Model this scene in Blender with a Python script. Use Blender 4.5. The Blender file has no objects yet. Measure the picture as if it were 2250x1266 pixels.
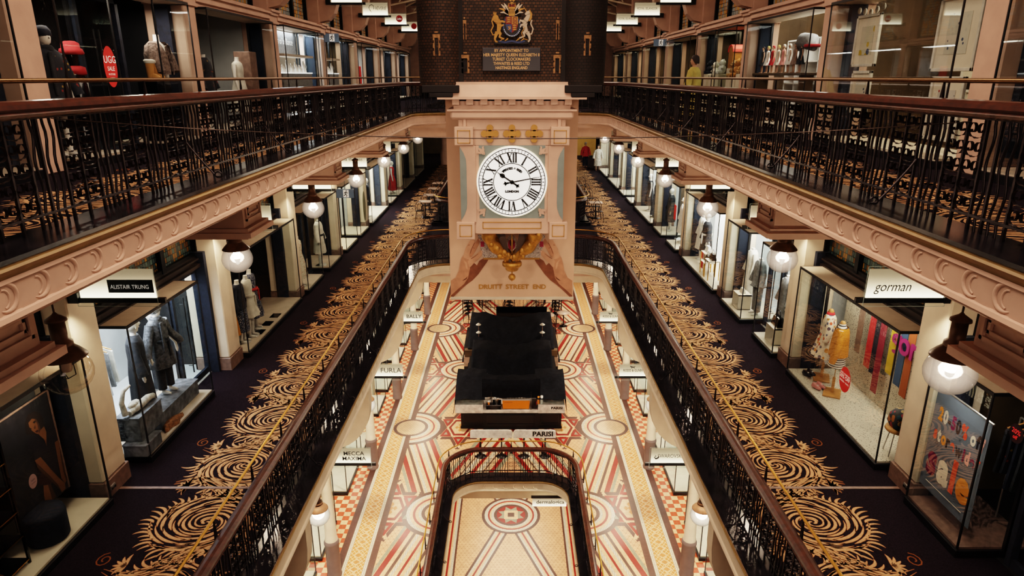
import bpy, math, random
from mathutils import Vector, Matrix
RND = random.Random(11)
SC = bpy.context.scene
COL = SC.collection
PI = math.pi

# ------------------------------------------------------------------ camera
FPX = 1470.0
TH = math.atan(465.0 / FPX)
CZ = 11.9
CX = 0.04
cam = bpy.data.cameras.new('camera')
cam.sensor_width = 36.0
cam.lens = FPX / 2250.0 * 36.0
cam.clip_end = 300
camo = bpy.data.objects.new('camera', cam)
COL.objects.link(camo)
camo.location = (CX, 0, CZ)
camo.rotation_euler = (PI / 2 - TH, 0, 0)
SC.camera = camo


def W(px, py, Y):
    """a point of the vertical plane Y as measured on the photograph -> (x, z)"""
    u = (px - 1125) / FPX
    v = (633 - py) / FPX
    c, s = math.cos(TH), math.sin(TH)
    t = Y / (c + v * s)
    return (CX + u * t, CZ + (-s + v * c) * t)


# ------------------------------------------------------------------ materials
def _nt(name):
    m = bpy.data.materials.new(name)
    m.use_nodes = True
    nt = m.node_tree
    b = nt.nodes.get('Principled BSDF')
    return m, nt, b


def mat(name, col, rough=0.5, metal=0.0, noise=0.0, scale=6.0, bump=0.0, emit=None, estr=1.0, col2=None, spec=0.5, coat=0.0):
    m, nt, b = _nt(name)
    b.inputs['Base Color'].default_value = (*col, 1)
    b.inputs['Roughness'].default_value = rough
    b.inputs['Metallic'].default_value = metal
    b.inputs['Specular IOR Level'].default_value = spec
    if coat:
        b.inputs['Coat Weight'].default_value = coat
        b.inputs['Coat Roughness'].default_value = 0.08
    tc = None
    if noise or bump:
        tc = nt.nodes.new('ShaderNodeTexCoord')
        nz = nt.nodes.new('ShaderNodeTexNoise')
        nz.inputs['Scale'].default_value = scale
        nz.inputs['Detail'].default_value = 4
        nt.links.new(tc.outputs['Object'], nz.inputs['Vector'])
        if noise:
            rp = nt.nodes.new('ShaderNodeValToRGB')
            c2 = col2 or tuple(max(0, k * (1 - noise)) for k in col)
            c1 = tuple(min(1, k * (1 + noise * 0.6)) for k in col)
            rp.color_ramp.elements[0].position = 0.35
            rp.color_ramp.elements[1].position = 0.68
            rp.color_ramp.elements[0].color = (*c2, 1)
            rp.color_ramp.elements[1].color = (*c1, 1)
            nt.links.new(nz.outputs['Fac'], rp.inputs['Fac'])
            nt.links.new(rp.outputs['Color'], b.inputs['Base Color'])
        if bump:
            bp = nt.nodes.new('ShaderNodeBump')
            bp.inputs['Strength'].default_value = bump
            bp.inputs['Distance'].default_value = 0.02
            nt.links.new(nz.outputs['Fac'], bp.inputs['Height'])
            nt.links.new(bp.outputs['Normal'], b.inputs['Normal'])
    if emit:
        b.inputs['Emission Color'].default_value = (*emit, 1)
        b.inputs['Emission Strength'].default_value = estr
    return m


def mth(nt, op, a, b=None, c=None):
    n = nt.nodes.new('ShaderNodeMath')
    n.operation = op
    for i, v in enumerate((a, b, c)):
        if v is None:
            continue
        if isinstance(v, (int, float)):
            n.inputs[i].default_value = v
        else:
            nt.links.new(v, n.inputs[i])
    return n.outputs[0]


def mixc(nt, fac, a, b):
    n = nt.nodes.new('ShaderNodeMix')
    n.data_type = 'RGBA'
    if isinstance(fac, (int, float)):
        n.inputs[0].default_value = fac
    else:
        nt.links.new(fac, n.inputs[0])
    for i, v in ((6, a), (7, b)):
        if isinstance(v, tuple):
            n.inputs[i].default_value = (*v[:3], 1)
        else:
            nt.links.new(v, n.inputs[i])
    return n.outputs[2]


def objxyz(nt):
    tc = nt.nodes.new('ShaderNodeTexCoord')
    sp = nt.nodes.new('ShaderNodeSeparateXYZ')
    nt.links.new(tc.outputs['Object'], sp.inputs[0])
    return sp.outputs[0], sp.outputs[1], sp.outputs[2]


def linemask(nt, x, y, ax, ay, period, width):
    d = mth(nt, 'ADD', mth(nt, 'MULTIPLY', x, ax / period), mth(nt, 'MULTIPLY', y, ay / period))
    f = mth(nt, 'FRACT', d)
    return mth(nt, 'GREATER_THAN', mth(nt, 'ABSOLUTE', mth(nt, 'SUBTRACT', f, 0.5)), 0.5 - width / period / 2)


def vary(nt, col, amt, x, y, cell):
    """per-cell brightness change"""
    wn = nt.nodes.new('ShaderNodeTexWhiteNoise')
    wn.noise_dimensions = '2D'
    cb = nt.nodes.new('ShaderNodeCombineXYZ')
    nt.links.new(mth(nt, 'FLOOR', mth(nt, 'MULTIPLY', x, 1 / cell)), cb.inputs[0])
    nt.links.new(mth(nt, 'FLOOR', mth(nt, 'MULTIPLY', y, 1 / cell)), cb.inputs[1])
    nt.links.new(cb.outputs[0], wn.inputs['Vector'])
    return mixc(nt, mth(nt, 'MULTIPLY', wn.outputs['Value'], amt), col, tuple(k * 0.55 for k in col))


def tile_mat(name, col, grout, mode='square', cell=0.09, rough=0.3, col2=None, w=0.006):
    m, nt, b = _nt(name)
    x, y, z = objxyz(nt)
    base = vary(nt, col, 0.45, x, y, cell)
    if mode == 'tri':
        k = math.sqrt(3) / 2
        masks = [linemask(nt, x, y, 0, 1, cell * k, w), linemask(nt, x, y, k, 0.5, cell * k, w), linemask(nt, x, y, -k, 0.5, cell * k, w)]
    elif mode == 'diamond':
        masks = [linemask(nt, x, y, 0.8, 0.6, cell, w), linemask(nt, x, y, -0.8, 0.6, cell, w)]
    else:
        masks = [linemask(nt, x, y, 1, 0, cell, w), linemask(nt, x, y, 0, 1, cell, w)]
    if mode == 'checker':
        c = mth(nt, 'MODULO', mth(nt, 'ADD', mth(nt, 'FLOOR', mth(nt, 'MULTIPLY', x, 1 / cell)), mth(nt, 'FLOOR', mth(nt, 'MULTIPLY', y, 1 / cell))), 2.0)
        c = mth(nt, 'ABSOLUTE', c)
        base = mixc(nt, mth(nt, 'GREATER_THAN', c, 0.5), base, col2)
        masks = [linemask(nt, x, y, 1, 0, cell / 2, 0.004), linemask(nt, x, y, 0, 1, cell / 2, 0.004)]
    if mode == 'dots':
        fx = mth(nt, 'SUBTRACT', mth(nt, 'FRACT', mth(nt, 'MULTIPLY', x, 1 / cell)), 0.5)
        fy = mth(nt, 'SUBTRACT', mth(nt, 'FRACT', mth(nt, 'MULTIPLY', y, 1 / cell)), 0.5)
        d = mth(nt, 'ADD', mth(nt, 'ABSOLUTE', fx), mth(nt, 'ABSOLUTE', fy))
        base = mixc(nt, mth(nt, 'LESS_THAN', d, 0.3), base, col2)
    mk = masks[0]
    for q in masks[1:]:
        mk = mth(nt, 'MAXIMUM', mk, q)
    out = mixc(nt, mk, base, grout)
    nt.links.new(out, b.inputs['Base Color'])
    b.inputs['Roughness'].default_value = rough
    return m


def glass_mat(name, tint=(0.75, 0.85, 0.85), refl=0.10, dens=0.1):
    m, nt, b = _nt(name)
    nt.nodes.remove(b)
    out = [n for n in nt.nodes if n.type == 'OUTPUT_MATERIAL'][0]
    tr = nt.nodes.new('ShaderNodeBsdfTransparent')
    tr.inputs[0].default_value = (*[1 - dens * (1 - k) * 4 for k in tint], 1)
    gl = nt.nodes.new('ShaderNodeBsdfGlossy')
    gl.inputs['Roughness'].default_value = 0.02
    gl.inputs[0].default_value = (0.9, 0.95, 1, 1)
    lw = nt.nodes.new('ShaderNodeLayerWeight')
    lw.inputs['Blend'].default_value = 0.25
    f = mth(nt, 'ADD', mth(nt, 'MULTIPLY', lw.outputs['Fresnel'], 0.20), refl * 0.12)
    mx = nt.nodes.new('ShaderNodeMixShader')
    nt.links.new(f, mx.inputs[0])
    nt.links.new(tr.outputs[0], mx.inputs[1])
    nt.links.new(gl.outputs[0], mx.inputs[2])
    nt.links.new(mx.outputs[0], out.inputs[0])
    return m


def globe_mat(name, col, strength, clear=0.45):
    """translucent ribbed lamp glass: see-through rim, glowing body"""
    m, nt, b = _nt(name)
    nt.nodes.remove(b)
    out = [n for n in nt.nodes if n.type == 'OUTPUT_MATERIAL'][0]
    tr = nt.nodes.new('ShaderNodeBsdfTransparent')
    em = nt.nodes.new('ShaderNodeEmission')
    em.inputs[0].default_value = (*col, 1)
    x, y, z = objxyz(nt)
    # the bulb sits high inside: the glass glows more towards the bottom and middle
    lw = nt.nodes.new('ShaderNodeLayerWeight')
    lw.inputs['Blend'].default_value = 0.5
    f = mth(nt, 'SUBTRACT', 1.0, lw.outputs['Facing'])
    em_s = mth(nt, 'MULTIPLY', mth(nt, 'ADD', mth(nt, 'POWER', f, 2.0), 0.22), strength)
    nt.links.new(em_s, em.inputs[1])
    gl = nt.nodes.new('ShaderNodeBsdfGlossy')
    gl.inputs['Roughness'].default_value = 0.08
    m1 = nt.nodes.new('ShaderNodeMixShader')
    m1.inputs[0].default_value = 0.12
    nt.links.new(em.outputs[0], m1.inputs[1])
    nt.links.new(gl.outputs[0], m1.inputs[2])
    m2 = nt.nodes.new('ShaderNodeMixShader')
    m2.inputs[0].default_value = 1 - clear
    nt.links.new(tr.outputs[0], m2.inputs[1])
    nt.links.new(m1.outputs[0], m2.inputs[2])
    nt.links.new(m2.outputs[0], out.inputs[0])
    return m


def sign_mat(name, lo, hi, z0, z1, s0, s1):
    """edge-lit panel: LED strip along the bottom edge"""
    m, nt, b = _nt(name)
    x, y, z = objxyz(nt)
    t = mth(nt, 'DIVIDE', mth(nt, 'SUBTRACT', z, z0), z1 - z0)
    n = nt.nodes.new('ShaderNodeClamp')
    nt.links.new(t, n.inputs[0])
    t = mth(nt, 'POWER', mth(nt, 'SUBTRACT', 1.0, n.outputs[0]), 2.2)
    col = mixc(nt, t, hi, lo)
    nt.links.new(col, b.inputs['Emission Color'])
    nt.links.new(mth(nt, 'ADD', mth(nt, 'MULTIPLY', t, s0 - s1), s1), b.inputs['Emission Strength'])
    b.inputs['Base Color'].default_value = (0.22, 0.19, 0.14, 1)
    b.inputs['Roughness'].default_value = 0.3
    return m


def brick_mat(name, c1, c2, mortar, curved=False, bw=0.085, bh=0.036):
    m, nt, b = _nt(name)
    x, y, z = objxyz(nt)
    cb = nt.nodes.new('ShaderNodeCombineXYZ')
    if curved:
        a = mth(nt, 'MULTIPLY', mth(nt, 'ARCTAN2', x, y), 0.33)
        nt.links.new(a, cb.inputs[0])
    else:
        nt.links.new(mth(nt, 'ADD', x, y), cb.inputs[0])
    nt.links.new(z, cb.inputs[1])
    br = nt.nodes.new('ShaderNodeTexBrick')
    br.inputs['Scale'].default_value = 1.0
    br.inputs['Brick Width'].default_value = bw
    br.inputs['Row Height'].default_value = bh
    br.inputs['Mortar Size'].default_value = 0.006
    br.inputs['Color1'].default_value = (*c1, 1)
    br.inputs['Color2'].default_value = (*c2, 1)
    br.inputs['Mortar'].default_value = (*mortar, 1)
    nt.links.new(cb.outputs[0], br.inputs['Vector'])
    nt.links.new(br.outputs['Color'], b.inputs['Base Color'])
    bp = nt.nodes.new('ShaderNodeBump')
    bp.inputs['Strength'].default_value = 0.8
    bp.inputs['Distance'].default_value = 0.015
    bp.invert = True
    nt.links.new(br.outputs['Fac'], bp.inputs['Height'])
    nt.links.new(bp.outputs['Normal'], b.inputs['Normal'])
    b.inputs['Roughness'].default_value = 0.75
    return m


def spots_mat(name, base, cols, scale=18.0, thr=0.32, rough=0.8):
    """printed fabric: blobs of colour on a ground colour"""
    m, nt, b = _nt(name)
    tc = nt.nodes.new('ShaderNodeTexCoord')
    v = nt.nodes.new('ShaderNodeTexVoronoi')
    v.inputs['Scale'].default_value = scale
    nt.links.new(tc.outputs['Object'], v.inputs['Vector'])
    rp = nt.nodes.new('ShaderNodeValToRGB')
    rp.color_ramp.interpolation = 'CONSTANT'
    el = rp.color_ramp.elements
    el[0].position = 0
    el[0].color = (*cols[0], 1)
    el[1].position = 1.0 / len(cols)
    el[1].color = (*cols[1 % len(cols)], 1)
    for i in range(2, len(cols)):
        e = el.new(i / len(cols))
        e.color = (*cols[i], 1)
    sp = nt.nodes.new('ShaderNodeSeparateXYZ')
    nt.links.new(v.outputs['Color'], sp.inputs[0])
    nt.links.new(sp.outputs[0], rp.inputs['Fac'])
    out = mixc(nt, mth(nt, 'LESS_THAN', v.outputs['Distance'], thr), base, rp.outputs['Color'])
    nt.links.new(out, b.inputs['Base Color'])
    b.inputs['Roughness'].default_value = rough
    return m


def stripe_mat(name, a, c, period=0.045):
    m, nt, b = _nt(name)
    x, y, z = objxyz(nt)
    f = mth(nt, 'FRACT', mth(nt, 'MULTIPLY', z, 1 / period))
    nt.links.new(mixc(nt, mth(nt, 'GREATER_THAN', f, 0.55), a, c), b.inputs['Base Color'])
    b.inputs['Roughness'].default_value = 0.85
    return m


def stained_mat(name, cols, lead=(0.01, 0.01, 0.012), emit=0.0):
    m, nt, b = _nt(name)
    x, y, z = objxyz(nt)
    cx, cz = 0.085, 0.11
    u = mth(nt, 'FLOOR', mth(nt, 'MULTIPLY', y, 1 / cx))
    w = mth(nt, 'FLOOR', mth(nt, 'MULTIPLY', z, 1 / cz))
    cb = nt.nodes.new('ShaderNodeCombineXYZ')
    nt.links.new(u, cb.inputs[0])
    nt.links.new(w, cb.inputs[1])
    wn = nt.nodes.new('ShaderNodeTexWhiteNoise')
    wn.noise_dimensions = '2D'
    nt.links.new(cb.outputs[0], wn.inputs['Vector'])
    rp = nt.nodes.new('ShaderNodeValToRGB')
    rp.color_ramp.interpolation = 'CONSTANT'
    el = rp.color_ramp.elements
    el[0].position = 0
    el[0].color = (*cols[0], 1)
    el[1].position = 1.0 / len(cols)
    el[1].color = (*cols[1], 1)
    for i in range(2, len(cols)):
        e = el.new(i / len(cols))
        e.color = (*cols[i], 1)
    nt.links.new(wn.outputs['Value'], rp.inputs['Fac'])
    mk = mth(nt, 'MAXIMUM', linemask(nt, y, z, 1, 0, cx, 0.014), linemask(nt, y, z, 0, 1, cz, 0.014))
    out = mixc(nt, mk, rp.outputs['Color'], lead)
    nt.links.new(out, b.inputs['Base Color'])
    nt.links.new(out, b.inputs['Emission Color'])
    b.inputs['Emission Strength'].default_value = emit
    b.inputs['Roughness'].default_value = 0.2
    return m


M = {}
M['plaster'] = mat('plaster', (0.56, 0.37, 0.285), 0.75, noise=0.10, scale=3.0, bump=0.05)
M['plaster2'] = mat('plaster_lower', (0.72, 0.60, 0.46), 0.75, noise=0.08, scale=3.0)
M['skirt'] = mat('stone_skirting', (0.22, 0.14, 0.11), 0.45, noise=0.25, scale=12)
M['navy'] = mat('navy_painted_timber', (0.003, 0.003, 0.004), 0.45, noise=0.2, scale=5, spec=0.15)
M['navywood'] = mat('dark_moulding', (0.020, 0.013, 0.012), 0.4, noise=0.3, scale=8, spec=0.3)
M['wood'] = mat('handrail_timber', (0.060, 0.018, 0.010), 0.30, noise=0.45, scale=14, coat=0.15)
M['brass2'] = mat('darkened_brass', (0.22, 0.12, 0.05), 0.28, metal=1.0, noise=0.15, scale=5)
M['brass'] = mat('polished_brass', (0.58, 0.31, 0.075), 0.28, metal=1.0)
M['iron'] = mat('wrought_iron', (0.030, 0.023, 0.025), 0.33, metal=0.7, spec=0.6)
M['granite'] = mat('polished_black_stone', (0.012, 0.010, 0.013), 0.20, noise=0.6, scale=4, spec=0.6)
M['goldband'] = mat('gold_painted_band', (0.22, 0.13, 0.035), 0.5, noise=0.2, scale=6)
M['carpet'] = mat('carpet', (0.016, 0.010, 0.015), 0.95, noise=0.6, scale=60, bump=0.3, col2=(0.008, 0.005, 0.008), spec=0.1)
M['motif'] = mat('carpet_motif', (0.58, 0.335, 0.18), 0.95, noise=0.18, scale=50, spec=0.1)
M['motif2'] = mat('carpet_outline', (0.24, 0.085, 0.03), 0.95, spec=0.1)
M['glass'] = glass_mat('window_glass')
M['glassedge'] = mat('glass_edge', (0.45, 0.55, 0.52), 0.15, noise=0.05)
M['black'] = mat('black_metal', (0.006, 0.006, 0.008), 0.35)
M['bronze'] = mat('lamp_bronze', (0.13, 0.065, 0.035), 0.42, metal=0.35, noise=0.3, scale=9)
M['white'] = mat('white_paint', (0.80, 0.78, 0.74), 0.55)
M['cream'] = mat('cream_board', (0.66, 0.58, 0.45), 0.5, noise=0.06, scale=5)
M['lid'] = mat('window_lid', (0.52, 0.43, 0.34), 0.5, noise=0.1, scale=5)
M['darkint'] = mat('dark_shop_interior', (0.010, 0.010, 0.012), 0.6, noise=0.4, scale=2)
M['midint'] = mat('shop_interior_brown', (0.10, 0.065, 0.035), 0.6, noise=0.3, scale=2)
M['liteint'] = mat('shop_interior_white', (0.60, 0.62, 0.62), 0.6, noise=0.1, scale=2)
M['gloss'] = mat('black_gloss', (0.004, 0.004, 0.006), 0.1)
M['lettblack'] = mat('black_lettering', (0.008, 0.008, 0.008), 0.5)
M['lettwhite'] = mat('white_lettering', (0.85, 0.83, 0.78), 0.5, emit=(1, 0.95, 0.85), estr=0.3)
M['gold'] = mat('gilding', (0.42, 0.21, 0.045), 0.42, metal=0.35, noise=0.35, scale=14, bump=0.25)
M['goldflat'] = mat('gold_paint', (0.40, 0.20, 0.04), 0.5, noise=0.1, scale=9)
M['opal'] = globe_mat('lit_globe_glass', (1.0, 0.76, 0.58), 1.0, 0.50)
M['opal2'] = globe_mat('lit_globe_glass_lower', (1.0, 0.84, 0.64), 1.8, 0.38)
M['clear'] = glass_mat('clear_globe_glass', (0.9, 0.8, 0.7), 0.2, 0.12)
M['bulb'] = mat('bulb', (1, 1, 1), 0.3, emit=(1.0, 0.90, 0.74), estr=22)
M['bulboff'] = mat('bulb_off', (0.5, 0.42, 0.36), 0.2)
M['flesh'] = mat('printed_skin', (0.50, 0.25, 0.15), 0.8, noise=0.15, scale=9)
M['flesh2'] = mat('printed_skin_shadow', (0.22, 0.085, 0.045), 0.8, noise=0.2, scale=9)
M['banner'] = mat('banner_vinyl', (0.66, 0.43, 0.30), 0.7, noise=0.07, scale=2.5)
M['teal'] = mat('teal_paint', (0.20, 0.245, 0.23), 0.65, noise=0.08, scale=6)
M['dial'] = mat('lit_dial', (0.9, 0.9, 0.86), 0.4, emit=(1.0, 0.98, 0.92), estr=1.0)
M['dialedge'] = mat('dial_rim', (0.8, 0.72, 0.55), 0.4, emit=(1.0, 0.9, 0.68), estr=0.7)
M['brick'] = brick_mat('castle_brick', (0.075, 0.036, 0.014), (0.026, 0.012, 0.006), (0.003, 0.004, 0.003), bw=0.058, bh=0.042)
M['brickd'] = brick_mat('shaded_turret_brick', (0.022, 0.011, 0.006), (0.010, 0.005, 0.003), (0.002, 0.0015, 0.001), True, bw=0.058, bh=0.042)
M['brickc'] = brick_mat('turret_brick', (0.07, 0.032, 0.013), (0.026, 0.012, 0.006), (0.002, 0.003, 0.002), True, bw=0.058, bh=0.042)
M['quoin'] = mat('castle_quoin', (0.30, 0.16, 0.07), 0.8, noise=0.4, scale=20)
M['nearblack'] = mat('castle_dark', (0.008, 0.006, 0.006), 0.8)
M['plaque'] = mat('plaque', (0.016, 0.017, 0.024), 0.4)
M['goldlett'] = mat('gold_lettering', (0.52, 0.30, 0.12), 0.5, emit=(0.7, 0.4, 0.15), estr=0.10)
M['redherald'] = mat('heraldic_red', (0.16, 0.012, 0.010), 0.5)
M['red'] = mat('red_paint', (0.45, 0.015, 0.015), 0.5)
M['blue'] = mat('heraldic_blue', (0.02, 0.04, 0.12), 0.5)
M['unicorn'] = mat('heraldic_silver', (0.45, 0.36, 0.27), 0.5)
M['orange'] = mat('orange_enamel', (0.85, 0.24, 0.015), 0.35)
M['marble'] = mat('white_marble', (0.86, 0.82, 0.76), 0.25, noise=0.15, scale=7, col2=(0.60, 0.56, 0.53))
M['pinkmarble'] = mat('pink_marble', (0.42, 0.30, 0.24), 0.3, noise=0.25, scale=7)
M['blackcloth'] = mat('black_cloth', (0.007, 0.008, 0.012), 0.9, noise=0.4, scale=8, spec=0.15)
M['kioskblack'] = mat('kiosk_black_panel', (0.006, 0.006, 0.008), 0.4)
M['steel'] = mat('steel', (0.5, 0.48, 0.46), 0.3, metal=0.9)
M['greyped'] = mat('column_base_paint', (0.19, 0.14, 0.135), 0.5, noise=0.1, scale=4)
# floor tiles
GR = (0.22, 0.12, 0.06)
M['t_base'] = tile_mat('tile_cream', (0.76, 0.41, 0.23), (0.28, 0.12, 0.06), 'tri', 0.14, w=0.008)
M['t_brown'] = tile_mat('tile_brown', (0.105, 0.048, 0.038), (0.06, 0.028, 0.022), 'square', 0.06, w=0.004)
M['t_red'] = tile_mat('tile_red', (0.27, 0.022, 0.018), (0.2, 0.03, 0.02), 'square', 0.12, w=0.004)
M['t_dred'] = tile_mat('tile_dark_red', (0.20, 0.022, 0.018), (0.15, 0.03, 0.02), 'square', 0.10, w=0.004)
M['t_grey'] = tile_mat('tile_greygreen', (0.27, 0.27, 0.19), (0.16, 0.15, 0.1), 'square', 0.06, w=0.004)
M['t_white'] = tile_mat('tile_mosaic_white', (0.80, 0.73, 0.58), (0.26, 0.20, 0.14), 'square', 0.045, w=0.011)
M['t_cream'] = tile_mat('tile_plain_cream', (0.76, 0.47, 0.27), (0.36, 0.2, 0.1), 'square', 0.10, w=0.004)
M['t_gold'] = tile_mat('tile_gold_lattice', (0.58, 0.22, 0.06), (0.80, 0.55, 0.34), 'diamond', 0.085, w=0.012)
M['t_orange'] = tile_mat('tile_orange', (0.60, 0.22, 0.07), (0.3, 0.12, 0.05), 'diamond', 0.09, w=0.005)
M['t_check'] = tile_mat('tile_checker', (0.78, 0.50, 0.27), (0.35, 0.18, 0.1), 'checker', 0.19, col2=(0.48, 0.075, 0.03))
M['t_oval'] = tile_mat('tile_basket', (0.74, 0.45, 0.26), (0.36, 0.17, 0.07), 'diamond', 0.075, w=0.007)
M['terrazzo'] = spots_mat('terrazzo', (0.52, 0.47, 0.38), [(0.04, 0.04, 0.04), (0.2, 0.17, 0.14), (0.35, 0.3, 0.25)], 30, 0.28, 0.6)
M['stainA'] = stained_mat('stained_glass_pale', [(0.55, 0.55, 0.50), (0.60, 0.42, 0.16), (0.40, 0.44, 0.44), (0.62, 0.55, 0.36)], emit=0.40)  # glow put in to stand for shop light behind the glass
M['stainB'] = stained_mat('stained_glass_dark', [(0.20, 0.10, 0.02), (0.05, 0.08, 0.07), (0.12, 0.06, 0.02), (0.03, 0.05, 0.05)], emit=0.05)
M['stainC'] = stained_mat('stained_glass_amber', [(0.45, 0.20, 0.05), (0.20, 0.24, 0.22), (0.50, 0.28, 0.08), (0.30, 0.30, 0.26)], emit=0.12)


# ------------------------------------------------------------------ mesh builder
class MB:
    def __init__(s):
        s.v = []
        s.f = []
        s.mi = []
        s.sm = []

    def add(s, vs, fs, m=0, smooth=False):
        n = len(s.v)
        s.v += [tuple(p) for p in vs]
        s.f += [tuple(i + n for i in f) for f in fs]
        s.mi += [m] * len(fs)
        s.sm += [smooth] * len(fs)
        return s

    def box(s, x0, x1, y0, y1, z0, z1, m=0, bev=0.0):
        if x0 > x1:
            x0, x1 = x1, x0
        if y0 > y1:
            y0, y1 = y1, y0
        if not bev:
            vs = [(x, y, z) for z in (z0, z1) for y in (y0, y1) for x in (x0, x1)]
            return s.add(vs, [(0, 2, 3, 1), (4, 5, 7, 6), (0, 1, 5, 4), (2, 6, 7, 3), (0, 4, 6, 2), (1, 3, 7, 5)], m)
        b = min(bev, (x1 - x0) / 2.01, (y1 - y0) / 2.01, (z1 - z0) / 2.01)
        ring = lambda d, z: [(x0 + d, y0 + b, z), (x0 + b, y0 + d, z), (x1 - b, y0 + d, z), (x1 - d, y0 + b, z), (x1 - d, y1 - b, z), (x1 - b, y1 - d, z), (x0 + b, y1 - d, z), (x0 + d, y1 - b, z)]
        return s.loft([ring(b, z0), ring(0, z0 + b), ring(0, z1 - b), ring(b, z1)], m, False)

    def loft(s, rings, m=0, smooth=True, caps=True, closed=True):
        n = len(rings[0])
        vs = [p for r in rings for p in r]
        fs = []
        for k in range(len(rings) - 1):
            for i in range(n if closed else n - 1):
                j = (i + 1) % n
                fs.append((k * n + i, k * n + j, (k + 1) * n + j, (k + 1) * n + i))
        s.add(vs, fs, m, smooth)
        if caps and closed:
            s.add(rings[0], [tuple(range(n))[::-1]], m)
            s.add(rings[-1], [tuple(range(n))], m)
        return s

    def ell(s, secs, seg=16, m=0, ripple=0, nr=8, smooth=True, ph=0.0):
        """stack of ellipses: (z, rx, ry, cx, cy)"""
        rings = []
        zmax = max(q[0] for q in secs)
        zmin = min(q[0] for q in secs)
        for (z, rx, ry, cx, cy) in secs:
            k = ripple * (zmax - z) / max(1e-6, zmax - zmin)
            rings.append([(cx + rx * math.cos(a) * (1 + k * math.cos(nr * a + ph)), cy + ry * math.sin(a) * (1 + k * math.cos(nr * a + ph)), z) for a in (2 * PI * i / seg for i in range(seg))])
        return s.loft(rings, m, smooth)

    def ball(s, c, r, seg=16, rings=10, m=0, sx=1, sy=1, sz=1):
        rr = []
        for k in range(1, rings):
            t = PI * k / rings
            rr.append([(c[0] + r * sx * math.sin(t) * math.cos(2 * PI * i / seg), c[1] + r * sy * math.sin(t) * math.sin(2 * PI * i / seg), c[2] - r * sz * math.cos(t)) for i in range(seg)])
        s.loft(rr, m, True, caps=False)
        n = len(s.v)
        s.v += [(c[0], c[1], c[2] - r * sz), (c[0], c[1], c[2] + r * sz)]
        b = n - len(rr) * seg
        for i in range(seg):
            s.f += [(n, b + (i + 1) % seg, b + i), (n + 1, n - seg + i, n - seg + (i + 1) % seg)]
            s.mi += [m, m]
            s.sm += [True, True]
        return s

    def lathe(s, prof, c, seg=20, m=0, smooth=True, caps=True):
        rr = [[(c[0] + r * math.cos(2 * PI * i / seg), c[1] + r * math.sin(2 * PI * i / seg), c[2] + z) for i in range(seg)] for r, z in prof]
        return s.loft(rr, m, smooth, caps)

    def tube(s, pts, r, seg=8, m=0, smooth=True, caps=True):
        pts = [Vector(p) for p in pts]
        n = len(pts)
        rs = r if isinstance(r, (list, tuple)) else [r] * n
        rings = []
        up = None
        for i, p in enumerate(pts):
            d = (pts[min(i + 1, n - 1)] - pts[max(i - 1, 0)]).normalized()
            if up is None:
                up = Vector((0, 0, 1)) if abs(d.z) < 0.9 else Vector((1, 0, 0))
            a = d.cross(up)
            if a.length < 1e-4:
                a = d.cross(Vector((0, 1, 0.3)))
            a.normalize()
            b = a.cross(d).normalized()
            up = b
            rings.append([tuple(p + (a * math.cos(2 * PI * k / seg) + b * math.sin(2 * PI * k / seg)) * rs[i]) for k in range(seg)])
        return s.loft(rings, m, smooth, caps)

    def sweep(s, prof, path, m=0, smooth=False, caps=True, mats=None):
        """prof: (offset to the left of travel, z offset); path: horizontal polyline"""
        n = len(path)
        rings = []
        for i, p in enumerate(path):
            def dr(a, b):
                d = Vector((b[0] - a[0], b[1] - a[1]))
                return d.normalized()
            if i == 0:
                d0 = d1 = dr(path[0], path[1])
            elif i == n - 1:
                d0 = d1 = dr(path[n - 2], path[n - 1])
            else:
                d0, d1 = dr(path[i - 1], p), dr(p, path[i + 1])
            n0 = Vector((-d0.y, d0.x))
            n1 = Vector((-d1.y, d1.x))
            nn = (n0 + n1)
            nn = nn / max(0.2, nn.dot(n0)) if nn.length > 1e-6 else n0
            rings.append([(p[0] + nn.x * o, p[1] + nn.y * o, p[2] + z) for o, z in prof])
        if mats is None:
            return s.loft(rings, m, smooth, caps)
        k = len(prof)
        for j in range(k):
            j2 = (j + 1) % k
            for i in range(n - 1):
                s.add([rings[i][j], rings[i][j2], rings[i + 1][j2], rings[i + 1][j]], [(0, 1, 2, 3)], mats[j], smooth)
        return s

    def poly(s, pts, m=0):
        return s.add(pts, [tuple(range(len(pts)))], m)

    def prism(s, pts, ax, a, b, m=0, smooth=False):
        def P(u, v, w):
            return (w, u, v) if ax == 'x' else ((u, w, v) if ax == 'y' else (u, v, w))
        return s.loft([[P(u, v, a) for u, v in pts], [P(u, v, b) for u, v in pts]], m, smooth)

    def xf(s, mtx, start=0):
        for i in range(start, len(s.v)):
            s.v[i] = tuple(mtx @ Vector(s.v[i]))
        return s

    def mesh(s, name, mats, o=(0, 0, 0)):
        me = bpy.data.meshes.new(name)
        me.from_pydata([(a - o[0], b - o[1], c - o[2]) for a, b, c in s.v], [], s.f)
        for q in mats:
            me.materials.append(M[q] if isinstance(q, str) else q)
        me.polygons.foreach_set('material_index', s.mi)
        me.polygons.foreach_set('use_smooth', s.sm)
        me.update()
        return me


def tag(o, label=None, cat=None, group=None, kind=None):
    if label:
        o['label'] = label
    if cat:
        o['category'] = cat
    if group:
        o['group'] = group
    if kind:
        o['kind'] = kind
    return o


def obj(name, mb, mats, origin=(0, 0, 0), parent=None, label=None, cat=None, group=None, kind=None):
    if isinstance(mats, (str, bpy.types.Material)):
        mats = [mats]
    me = mb.mesh(name, mats, origin)
    o = bpy.data.objects.new(name, me)
    COL.objects.link(o)
    o.location = origin
    if parent:
        o.parent = parent
    return tag(o, label, cat, group, kind)


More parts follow.
